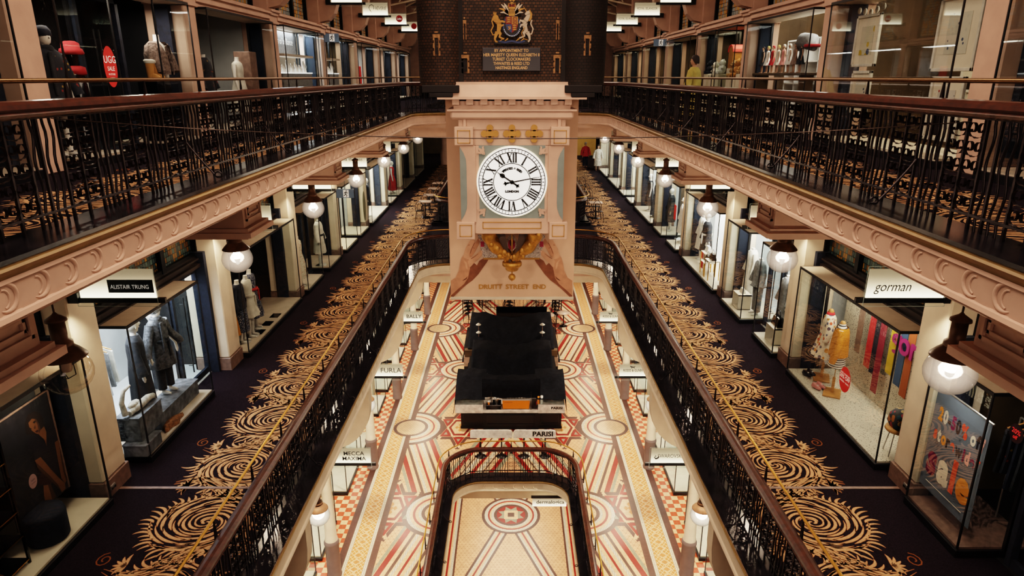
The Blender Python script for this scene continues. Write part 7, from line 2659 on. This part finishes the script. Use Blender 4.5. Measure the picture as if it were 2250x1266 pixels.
for k in range(2, 6):
    light('shop_light', 'AREA', (7.6, PIL[k + 1] + 2.4, Z1 + 3.3), 130 if k > 2 else 90, (1.0, 0.95, 0.86), 1.2, (0, 0, 0), sy=3.5)
light('shop_light', 'AREA', (7.6, 11.5, Z2 + 3.3), 60, (1.0, 0.84, 0.62), 1.2, (0, 0, 0), sy=3.5)
light('shop_light', 'AREA', (7.6, 17, Z2 + 3.3), 80, (1.0, 0.86, 0.66), 1.2, (0, 0, 0), sy=3.5)
light('shop_light', 'AREA', (-7.6, 21.3, Z2 + 3.3), 120, (0.92, 0.96, 1.0), 1.2, (0, 0, 0), sy=3.5)
light('shop_light', 'AREA', (-7.6, 31, Z1 + 3.3), 130, (1.0, 0.95, 0.86), 1.2, (0, 0, 0), sy=3.5)
light('shop_light', 'AREA', (-7.6, 26, Z1 + 3.3), 60, (1.0, 0.85, 0.62), 1.2, (0, 0, 0), sy=3.5)
# ------------------------------------------------------------------ coffee kiosk on the tiled floor
T = Thing('coffee_counter', 'black panelled coffee counter with white marble top behind the stairwell', 'counter', (0, 21.3, 0))
b = MB()
b.box(-1.76, 1.78, 21.10, 21.9, 0, 0.70)
b.box(-0.98, 0.98, 21.04, 21.12, 0, 0.72)
b.box(-1.78, 1.80, 21.08, 21.13, 0.0, 0.10)
T.part('cabinet', b, 'kioskblack')
for x0, x1, yy in ((-0.85, 0.85, 21.03), (-1.68, -1.04, 21.09), (1.06, 1.70, 21.09)):
    f = MB()
    for q in ((x0, x1, 0.20, 0.22), (x0, x1, 0.56, 0.58), (x0, x0 + 0.02, 0.2, 0.58), (x1 - 0.02, x1, 0.2, 0.58)):
        f.box(q[0], q[1], yy - 0.012, yy + 0.01, q[2], q[3])
    T.part('door_panel', f, mat('kiosk_moulding', (0.012, 0.013, 0.018), 0.35))
T.part('marble_top', MB().box(-0.97, 0.95, 20.92, 21.9, 0.71, 0.82, 0, 0.006), 'marble')
for x0, x1 in ((-1.94, -0.97), (0.95, 1.88)):
    T.part('marble_block', MB().box(x0, x1, 20.92, 21.9, 0.70, 1.02, 0, 0.006), 'marble')
for x0, x1 in ((-1.94, -0.97), (0.95, 1.88)):
    g = MB()
    g.box(x0 + 0.02, x1 - 0.02, 20.95, 20.96, 1.02, 1.22)
    T.part('glass_front', g, 'glass')
    T.part('shelf_case', MB().box(x0 + 0.02, x1 - 0.02, 21.3, 21.85, 1.02, 1.24), 'midint')
t = MB()
put_text(t, 'PARISI', 0.125, (1.60, 20.912, 0.90), '-y', 0, width=0.40, bold=0.005)
T.part('lettering', t, 'lettblack')
T = Thing('espresso_machine', 'bright orange espresso machine on the marble counter', 'coffee machine', (0.18, 21.2, 0.82))
T.part('body', MB().prism([(-0.27, 0.84), (0.63, 0.84), (0.64, 0.92), (0.655, 1.16), (-0.295, 1.16), (-0.28, 0.92)], 'y', 20.98, 21.40), 'orange')
T.part('foot_rail', MB().box(-0.27, 0.63, 20.99, 21.4, 0.82, 0.845), 'black')
T.part('cup_tray', MB().box(-0.31, 0.67, 20.96, 21.44, 1.16, 1.20, 0, 0.006), 'steel')
t = MB()
put_text(t, 'LA MARZOCCO', 0.045, (-0.09, 20.972, 1.09), '-y', 0, width=0.28)
T.part('lettering', t, 'lettblack')
for i in range(9):
    T = Thing('coffee_cup', '%s in the row of white cups on the orange machine, counted from the left' % ('first second third fourth fifth sixth seventh eighth ninth'.split()[i]), 'cup', (-0.22 + i * 0.10, 21.1, 1.2), 'cups on the orange machine')
    T.part('cup_body', MB().lathe([(0.025, 0), (0.038, 0.03), (0.042, 0.065), (0.036, 0.06), (0.0, 0.02)], (-0.22 + i * 0.10, 21.1, 1.2), 14), 'white')
T = Thing('takeaway_cup', 'small orange and white takeaway cup left of the orange machine', 'cup', (-0.77, 21.02, 0.99))
T.part('cup_body', MB().lathe([(0.03, 0), (0.042, 0.11), (0.0, 0.11)], (-0.77, 21.02, 0.99), 16), 'orange')
T.part('lid', MB().lathe([(0.045, 0.105), (0.045, 0.125), (0.035, 0.13), (0.0, 0.13)], (-0.77, 21.02, 0.99), 16), 'white')
T = Thing('coffee_grinder', 'black coffee grinder tray left of the orange machine', 'grinder', (-0.58, 21.2, 0.82))
T.part('tray', MB().box(-0.86, -0.34, 20.96, 21.4, 0.82, 0.985, 0, 0.008), 'gloss')
T.part('hopper', MB().lathe([(0.06, 0.16), (0.06, 0.24), (0.10, 0.38), (0.0, 0.38)], (-0.5, 21.2, 0.82), 14).lathe([(0.05, 0.16), (0.05, 0.3), (0, 0.31)], (-0.7, 21.25, 0.82), 12), 'steel')
box_thing('screen_stand', 'small white marble block beside the counter screen pole', 'block', (-0.80, 21.25, 0.82), 0.33, 0.12, 0.26, 'marble')
box_thing('coffee_box', 'black box with small white lettering right of the orange machine', 'box', (0.82, 21.15, 0.82), 0.18, 0.3, 0.42, 'gloss')
for x, m, lab, r_ in ((0.98 - 0.09, 'redsign', 'red tube', 0.02), (0.98 - 0.02, 'orange', 'orange stack of cups', 0.036), (0.98 + 0.09 - 0.0, 'white', 'white stack of cups', 0.045)):
    zz = 0.82 if x < 0.94 else 1.02
    o = obj('cup_stack', MB().lathe([(r_, 0), (r_ * 1.05, 0.30), (0, 0.30)], (x, 21.02, zz), 14), m, (x, 21.02, zz), None, lab + ' at the right end of the coffee counter', 'cup stack', 'cup stacks by the marble block')
for x in (-0.68, 0.70):
    obj('support_pole', MB().tube([(x, 20.97, 0.82), (x, 20.97, 1.5)], 0.012, 6), 'black', (x, 20.97, 0.82), None, 'thin black pole at the %s of the counter front' % ('left' if x < 0 else 'right'), 'pole')


def cloth(name, label, fn, x0, x1, y0, y1, nx=40, ny=22, skirt=0.0):
    b = MB()
    vs = []
    for j in range(ny + 1):
        for i in range(nx + 1):
            x = x0 + (x1 - x0) * i / nx
            y = y0 + (y1 - y0) * j / ny
            vs.append((x, y, fn(i / nx, j / ny, x, y)))
    fs = [(j * (nx + 1) + i, j * (nx + 1) + i + 1, (j + 1) * (nx + 1) + i + 1, (j + 1) * (nx + 1) + i) for j in range(ny) for i in range(nx)]
    b.add(vs, fs, 0, True)
    o = obj(name, b, 'blackcloth', (0, y0, 0.9), None, label, 'dust cover', 'black dust covers over the kiosk')
    return o


def wr(x, y, a=0.02):
    return a * (math.sin(x * 7 + y * 3) + 0.6 * math.sin(x * 13 - y * 5 + 1))


cloth('dust_cover', 'black cloth over the left glass case beside the counter, hanging down its outer side', lambda u, v, x, y: (1.22 + 0.42 * min(1, v * 1.5) + wr(x, y)) if u > 0.07 else 0.62 + u * 3, -2.03, -0.90, 20.93, 22.6, 26, 16)
cloth('dust_cover', 'black cloth over the right glass case, trailing down to the floor tiles', lambda u, v, x, y: (1.22 + 0.42 * min(1, v * 1.5) + wr(x, y)) if u < 0.93 else 0.45 + (1 - u) * 6, 0.88, 2.0, 20.93, 22.6, 26, 16)
cloth('dust_cover', 'black cloth valance hanging over the middle of the counter', lambda u, v, x, y: 1.30 + 0.62 * min(1, v * 6) - 0.05 * math.sin(PI * u) + wr(x, y, 0.015), -1.0, 1.02, 21.0, 21.55, 40, 12)
cloth('dust_cover', 'black cloth sagging across the second kiosk unit', lambda u, v, x, y: (1.20 + 0.60 * min(1, v * 2.2) - 0.55 * math.sin(PI * min(1, max(0, (u - 0.22) / 0.56))) ** 1.3 * (1 - 0.6 * v) + wr(x, y)) if 0.05 < u < 0.95 else 0.8, -1.74, 1.80, 23.2, 25.0, 46, 18)
cloth('dust_cover', 'farthest black cloth sagging in a deep swag', lambda u, v, x, y: (1.30 + 0.55 * min(1, v * 2.0) - 0.50 * math.sin(PI * min(1, max(0, (u - 0.2) / 0.6))) ** 1.2 * (1 - 0.5 * v) + wr(x, y)) if 0.05 < u < 0.95 else 0.7, -2.02, 2.02, 25.3, 28.2, 46, 22)
# kiosk units under the covers
T = Thing('kiosk_unit', 'black kiosk unit with open dark middle behind the counter', 'kiosk', (0, 24, 0))
T.part('side_case', MB().box(-1.66, -0.9, 23.3, 24.9, 0, 1.15), 'kioskblack')
T.part('side_case', MB().box(0.95, 1.74, 23.3, 24.9, 0, 1.15), 'kioskblack')
T.part('back_case', MB().box(-0.9, 0.95, 23.9, 24.6, 0, 0.85), 'gloss')
T.part('marble_ledge', MB().box(0.85, 1.5, 22.65, 23.2, 0.95, 1.0).box(-0.98, -0.55, 22.65, 23.1, 0.9, 0.95), 'pinkmarble')
T.part('inner_floor', MB().box(-1.5, 1.5, 22.0, 23.2, 0.01, 0.05), 'gloss')
T = Thing('kiosk_unit', 'farthest black kiosk unit with marble corner blocks', 'kiosk', (0, 26.6, 0))
for s in (-1, 1):
    T.part('side_case', MB().box(s * 1.1, s * 1.95, 25.5, 28.0, 0, 1.2), 'kioskblack')
    T.part('marble_block', MB().box(s * 1.35, s * 1.93, 25.2, 25.5, 0.55, 0.95, 0, 0.006), 'pinkmarble')
    T.part('glass_case', MB().box(s * 1.4, s * 1.9, 25.22, 25.48, 0.96, 1.25), 'midint')
T.part('middle_case', MB().box(-1.1, 1.1, 26.5, 28.0, 0, 0.8), 'gloss')
T = Thing('register', 'dark till screen on a pale ledge left of the kiosk gap', 'till', (-0.98, 22.75, 0.95))
T.part('base', MB().box(-1.05, -0.85, 22.6, 22.9, 0.95, 1.0), 'steel')
T.part('screen', MB().xf(Matrix.Identity(4)).box(-1.12, -0.78, 22.72, 22.76, 1.02, 1.32, 0, 0.01), 'gloss')
for x, lab in ((-1.35, 'left'), (1.3, 'right')):
    T = Thing('hanging_lamp_pair', 'small pale shaded lamp poking through the cover on the %s' % lab, 'lamp', (x, 26.0, 1.75))
    T.part('pole', MB().tube([(x, 26.0, 1.4), (x, 26.0, 2.15)], 0.012, 6), 'skirt')
    T.part('lamp_shade', MB().lathe([(0.02, 0.40), (0.11, 0.33), (0.10, 0.32)], (x, 26.0, 1.75), 14).lathe([(0.02, 0.05), (0.11, -0.02), (0.10, -0.03)], (x, 26.0, 1.75), 14), 'pale')
T = Thing('back_counter', 'pink marble back counter beyond the black covers', 'counter', (0, 28.95, 0))
T.part('top', MB().box(-1.5, 1.5, 28.7, 29.2, 0.95, 1.0), 'pinkmarble')
T.part('front', MB().box(-1.45, 1.45, 28.75, 29.15, 0, 0.95), 'pinkmarble')
T.part('recess', MB().box(-0.35, 0.35, 28.735, 28.75, 0.7, 0.88), 'gloss')
T = Thing('screen', 'wide black screen on legs above the pink back counter', 'screen', (0.45, 29.6, 0))
T.part('panel', MB().box(-0.70, 1.68, 29.58, 29.64, 0.85, 1.62, 0, 0.01), 'gloss')
for x in (-0.5, 1.5):
    T.part('leg', MB().box(x - 0.02, x + 0.02, 29.6, 29.64, 0, 0.86), 'black')
obj('partition_poles', MB().tube([(-1.35, 29.4, 0.0), (-1.35, 29.4, 2.2)], 0.02, 6), 'black', (-1.35, 29.4, 0), None, 'thin black post left of the wide screen', 'post')
obj('partition_poles', MB().tube([(2.1, 29.4, 0.0), (2.1, 29.4, 2.2)], 0.02, 6), 'black', (2.1, 29.4, 0), None, 'thin black post right of the wide screen', 'post')
for o in [q for q in bpy.data.objects if q.name.startswith('partition_poles')]:
    o.name = 'post'
# marble sign boards
for i, (x0, x1) in enumerate(((-1.32, 0.04), (0.09, 1.46))):
    T = Thing('barrier_sign', ('plain white marble barrier board' if i == 0 else 'white marble barrier board with black capitals') + ' on black posts', 'barrier', ((x0 + x1) / 2, 19.75, 0), 'marble barriers before the counter')
    z0, z1 = 0.70, 0.98
    yy = 19.25
    r_ = 0.10
    pts = [(x0, z0), (x1, z0)] + [(x1 - r_ + r_ * math.cos(a), z1 - r_ + r_ * math.sin(a)) for a in [PI / 2 * k / 5 for k in range(6)]] + [(x0 + r_ - r_ * math.sin(a), z1 - r_ + r_ * math.cos(a)) for a in [PI / 2 * k / 5 for k in range(6)]]
    T.part('board', MB().prism(pts, 'y', yy, yy + 0.05), 'marble')
    for x in (x0 + 0.34, x1 - 0.34):
        T.part('post', MB().tube([(x, yy + 0.025, 0.02), (x, yy + 0.025, z0)], 0.025, 8).lathe([(0.0, 0.0), (0.17, 0.0), (0.17, 0.012), (0.03, 0.02), (0.03, 0.12), (0.04, 0.13)], (x, yy + 0.025, 0), 18), 'black')
        T.part('foot_cross', MB().box(x - 0.2, x + 0.2, yy, yy + 0.05, 0.0, 0.03), 'black')
    if i:
        t = MB()
        put_text(t, 'PARISI', 0.235, (1.04, yy - 0.006, (z0 + z1) / 2), '-y', 0, width=0.66, bold=0.008)
        T.part('lettering', t, 'lettblack')


# ------------------------------------------------------------------ bentwood chairs and tables
def make_chair(label, loc, rz, group):
    T = Thing('bentwood_chair', label, 'chair', (0, 0, 0), group)
    w = 'gloss'
    T.part('seat', MB().lathe([(0.0, 0.43), (0.19, 0.43), (0.205, 0.445), (0.19, 0.46), (0, 0.455)], (0, 0, 0), 18), 'iron', local=True)
    hoop = [(-0.17, 0.15, 0.44)] + [(0.19 * math.cos(a), 0.19 + 0.03 * math.sin(a), 0.62 + 0.28 * math.sin(a)) for a in [PI - PI * i / 8 for i in range(9)]] + [(0.17, 0.15, 0.44)]
    b = MB().tube(hoop, 0.014, 6)
    b.tube([(-0.09, 0.17, 0.45)] + [(0.10 * math.cos(a), 0.19, 0.60 + 0.18 * math.sin(a)) for a in [PI - PI * i / 6 for i in range(7)]] + [(0.09, 0.17, 0.45)], 0.010, 5)
    T.part('backrest', b, 'iron', local=True)
    for sx in (-1, 1):
        for sy in (-1, 1):
            T.part('leg', MB().tube([(sx * 0.15, sy * 0.15, 0.44), (sx * 0.20, sy * 0.21, 0.0)], [0.016, 0.011], 6), 'iron', local=True)
    T.part('stretcher', MB().tube([(0.17 * math.cos(a), 0.17 * math.sin(a), 0.20) for a in [2 * PI * i / 14 for i in range(15)]], 0.009, 5), 'iron', local=True)
    T.o.location = loc
    T.o.rotation_euler.z = rz
    return T.o


GL = 'black bentwood chair at the far railing left of the banner'
ch0 = make_chair('nearest black bentwood chair at the far left railing', (-4.15, 30.1, Z1 + 0.01), PI, 'bistro chairs at the far railings')
n_ = 1
for i, y in enumerate((31.5, 33.6, 35.6, 37.4, 39.4)):
    copy_tree(ch0, (-4.05, y, Z1 + 0.01), PI if i % 2 else 0.3, '%s black bentwood chair along the far left railing' % ORD[i + 1])
for i, (x, y, r_) in enumerate(((3.95, 29.9, 0.2), (4.0, 31.2, 2.8), (4.0, 33.4, 0.4), (4.0, 35.4, 2.9), (4.0, 37.5, 0.1))):
    copy_tree(ch0, (x, y, Z1 + 0.01), r_, '%s black bentwood chair along the far right railing' % ORD[i])


def bistro_table(label, x, y, z):
    T = Thing('bistro_table', label, 'table', (x, y, z), 'bistro tables')
    T.part('table_top', MB().box(x - 0.3, x + 0.3, y - 0.3, y + 0.3, z + 0.72, z + 0.75, 0, 0.008), 'pinkmarble')
    T.part('column', MB().tube([(x, y, z), (x, y, z + 0.72)], 0.03, 8), 'iron')
    T.part('base', MB().lathe([(0.22, 0), (0.22, 0.02), (0.03, 0.05)], (x, y, z), 16), 'iron')


for i, y in enumerate((30.8, 32.6, 34.6, 36.5)):
    bistro_table('%s square bistro table by the far left railing' % ORD[i], -4.0, y, Z1 + 0.01)
bistro_table('square bistro table by the far right railing', 3.9, 30.55, Z1 + 0.01)
STK = [('left', -2.15, 31.9, 8, -0.5), ('middle', -0.15, 32.6, 6, 0.5), ('right', 2.25, 31.9, 8, 0.6)]
for nm, x, y, n, lean in STK:
    for i in range(n):
        t = i / n
        lab = '%s chair from the floor in the %s leaning stack of bentwood chairs' % (['lowest', 'second', 'third', 'fourth', 'fifth', 'sixth', 'seventh', 'topmost'][i if i < n - 1 else 7], nm)
        c = copy_tree(ch0, (x + lean * 0.15 * t, y + 0.12 * i * 0.3, 0.01 + i * 0.17), lean * 1.5 + i * 0.06, lab, 'stacked bentwood chairs')
        c.rotation_euler.y = lean * 0.30 * min(1, i)
copy_tree(ch0, (1.95, 29.6, 0.01), 0.3, 'single bentwood chair standing right of the wide screen', 'stacked bentwood chairs')
for i, (x, y) in enumerate(((-1.75, 31.1), (1.8, 31.0), (2.6, 31.3), (-1.7, 30.6))):
    T = Thing('round_table', ('round pale table by the left chair stack', 'round pale table before the right chair stack', 'round pale table outside the right chair stack', 'lower round table by the left chair stack')[i], 'table', (x, y, 0), 'round cafe tables')
    h = 0.72 if i < 3 else 0.5
    T.part('table_top', MB().lathe([(0, h - 0.02), (0.33, h - 0.02), (0.33, h), (0, h)], (x, y, 0), 22), 'pinkmarble')
    T.part('column', MB().tube([(x, y, 0), (x, y, h - 0.02)], 0.03, 8), 'iron')
    T.part('base', MB().lathe([(0.2, 0), (0.2, 0.02), (0.03, 0.05)], (x, y, 0), 16), 'iron')

# ------------------------------------------------------------------ people
kw = dict(cat='person', group=None, skin='skin', base=False, name='person')
mannequin('person in a loose yellow coat walking on the right top gallery', (4.55, 17.4, Z2 + 0.0), -PI / 2 - 0.7, [('coat', 'yellow', 0.35), ('pants', 'charcoal'), ('hair', 'hair')], **kw)
mannequin('person in a red jacket walking far along the right lower gallery', (5.35, 49.0, Z1 + 0.0), 0.2, [('coat', 'redc', 0.78), ('pants', 'navy'), ('hair', 'pale')], **kw)
mannequin('person in a tan coat walking far along the right lower gallery', (6.0, 47.0, Z1 + 0.0), 0.1, [('coat', 'bone', 0.35), ('pants', 'skirt'), ('hair', 'hair')], **kw)
# small wall details
for s in (-1, 1):
    T = Thing('socket', 'small metal socket box on the %s pilaster skirting' % SIDE[s], 'socket', (s * 6.215, 9.05, Z1 + 0.15))
    T.part('box', MB().box(s * 6.195, s * 6.22, 8.99, 9.11, Z1 + 0.12, Z1 + 0.20, 0, 0.004), 'steel')
    T.part('cover', MB().box(s * 6.188, s * 6.196, 9.0, 9.10, Z1 + 0.13, Z1 + 0.165), 'gloss')
# round columns and doors at the far end of the lower gallery
for i, (x, y) in enumerate(((-5.0, 50.5), (-5.0, 52.5))):
    c = (x, y, Z1)
    T = Thing('column', None, None, c, kind='structure')
    T.part('shaft', MB().lathe([(0.24, 1.0), (0.2, 1.1), (0.19, 3.4), (0.3, 3.8), (0.3, 4.6)], c, 20), 'plaster')
    T.part('pedestal', MB().lathe([(0.30, 0), (0.30, 0.95), (0.24, 1.0)], c, 20), 'plaster')
    T.part('capital', MB().lathe([(0.2, 3.35), (0.34, 3.6), (0.34, 3.7)], c, 20), 'plaster')
b = MB().box(-4.6, -3.1, 55.5, 55.6, Z1, Z1 + 4.6, 0)
b.box(-4.6, -3.1, 55.48, 55.5, Z1 + 1.9, Z1 + 1.97, 1)
t = trim(b, ['navy', 'brass'], 'door')
b = MB().box(3.2, 7, 56.5, 56.6, Z1, Z1 + 4.6, 0)
struct('wall_far', b, mat('amber_wall', (0.55, 0.33, 0.10), 0.7, noise=0.1, scale=2))
light('hall_light', 'AREA', (5, 53, Z2 - 0.5), 160, (1, 0.85, 0.6), 1.5, (0, 0, 0), sy=3)
light('hall_light', 'AREA', (-4.6, 53.5, Z2 - 0.5), 60, (1, 0.85, 0.6), 1.5, (0, 0, 0), sy=3)
# ------------------------------------------------------------------ light
w = bpy.data.worlds.new('world')
SC.world = w
w.use_nodes = True
w.node_tree.nodes['Background'].inputs[0].default_value = (0.36, 0.40, 0.55, 1)
w.node_tree.nodes['Background'].inputs[1].default_value = 0.024
SC.view_settings.view_transform = 'Filmic'
SC.view_settings.look = 'High Contrast'
SC.view_settings.exposure = 0.0
SC.cycles.max_bounces = 5
SC.cycles.diffuse_bounces = 2
SC.cycles.glossy_bounces = 3
SC.cycles.transparent_max_bounces = 12
SC.cycles.caustics_reflective = False
SC.cycles.caustics_refractive = False
SC.cycles.sample_clamp_indirect = 4.0
WARM = (1.0, 0.78, 0.56)
PINK = (1.0, 0.74, 0.58)
# unseen overhead fill added above the atrium
light('overhead_fill', 'AREA', (0, 8, 16.6), 950, PINK, 4.5, (0, 0, 0), sy=12)
light('overhead_fill', 'AREA', (0, 27, 17.0), 850, PINK, 4.5, (0, 0, 0), sy=16)
for x, y, z, lev in LAMPS:
    if y > 37:
        continue
    light('lamp_light', 'POINT', (x, y, z), 210 if lev else 240, WARM, 0.12)
# ground floor downlights in the soffit under the galleries
for s in (-1, 1):
    for k in range(2, 8):
        y = PIL[k] + 2.4
        l = light('soffit_downlight', 'SPOT', (s * 3.9, y, 5.0), 1100, (1.0, 0.82, 0.62), 0.15, (0, 0, 0), math.radians(120), blend=0.9)
light('basement_light', 'AREA', (0, 20, -1.0), 650, (1.0, 0.88, 0.70), 3.0, (0, 0, 0), sy=14)
# spotlights on the clock
for x in (-2.9, 2.9):
    l = light('clock_spotlight', 'SPOT', (x, 3.2, 12.6), 520, PINK, 0.25, None, math.radians(34), blend=0.6)
    aim(l, (CX, 11, 9.9))
# sign lamps wash the pilasters below each lower gallery sign
for s in (-1, 1):
    for k in range(2, 7):
        light('sign_light', 'SPOT', (s * 5.95, PIL[k] - 0.42, 8.82), 55, (1.0, 0.84, 0.60), 0.06, (0, math.radians(-14 * s), 0), math.radians(100), blend=0.8)

# added fill behind the camera, standing in for the atrium's other half
l = light('rear_fill', 'AREA', (0, -7, 12.5), 380, PINK, 6.0, None, sy=5.0)
aim(l, (0, 12, 7))
for x in (-3.0, 3.0):
    l = light('banner_fill', 'SPOT', (x, 5.0, 8.6), 260, PINK, 0.3, None, math.radians(24), blend=0.7)  # added spots that brighten the lower banner
    aim(l, (CX, 12.1, 8.6))
SC.cycles.use_adaptive_sampling = True
SC.cycles.adaptive_threshold = 0.07
SC.cycles.adaptive_min_samples = 12
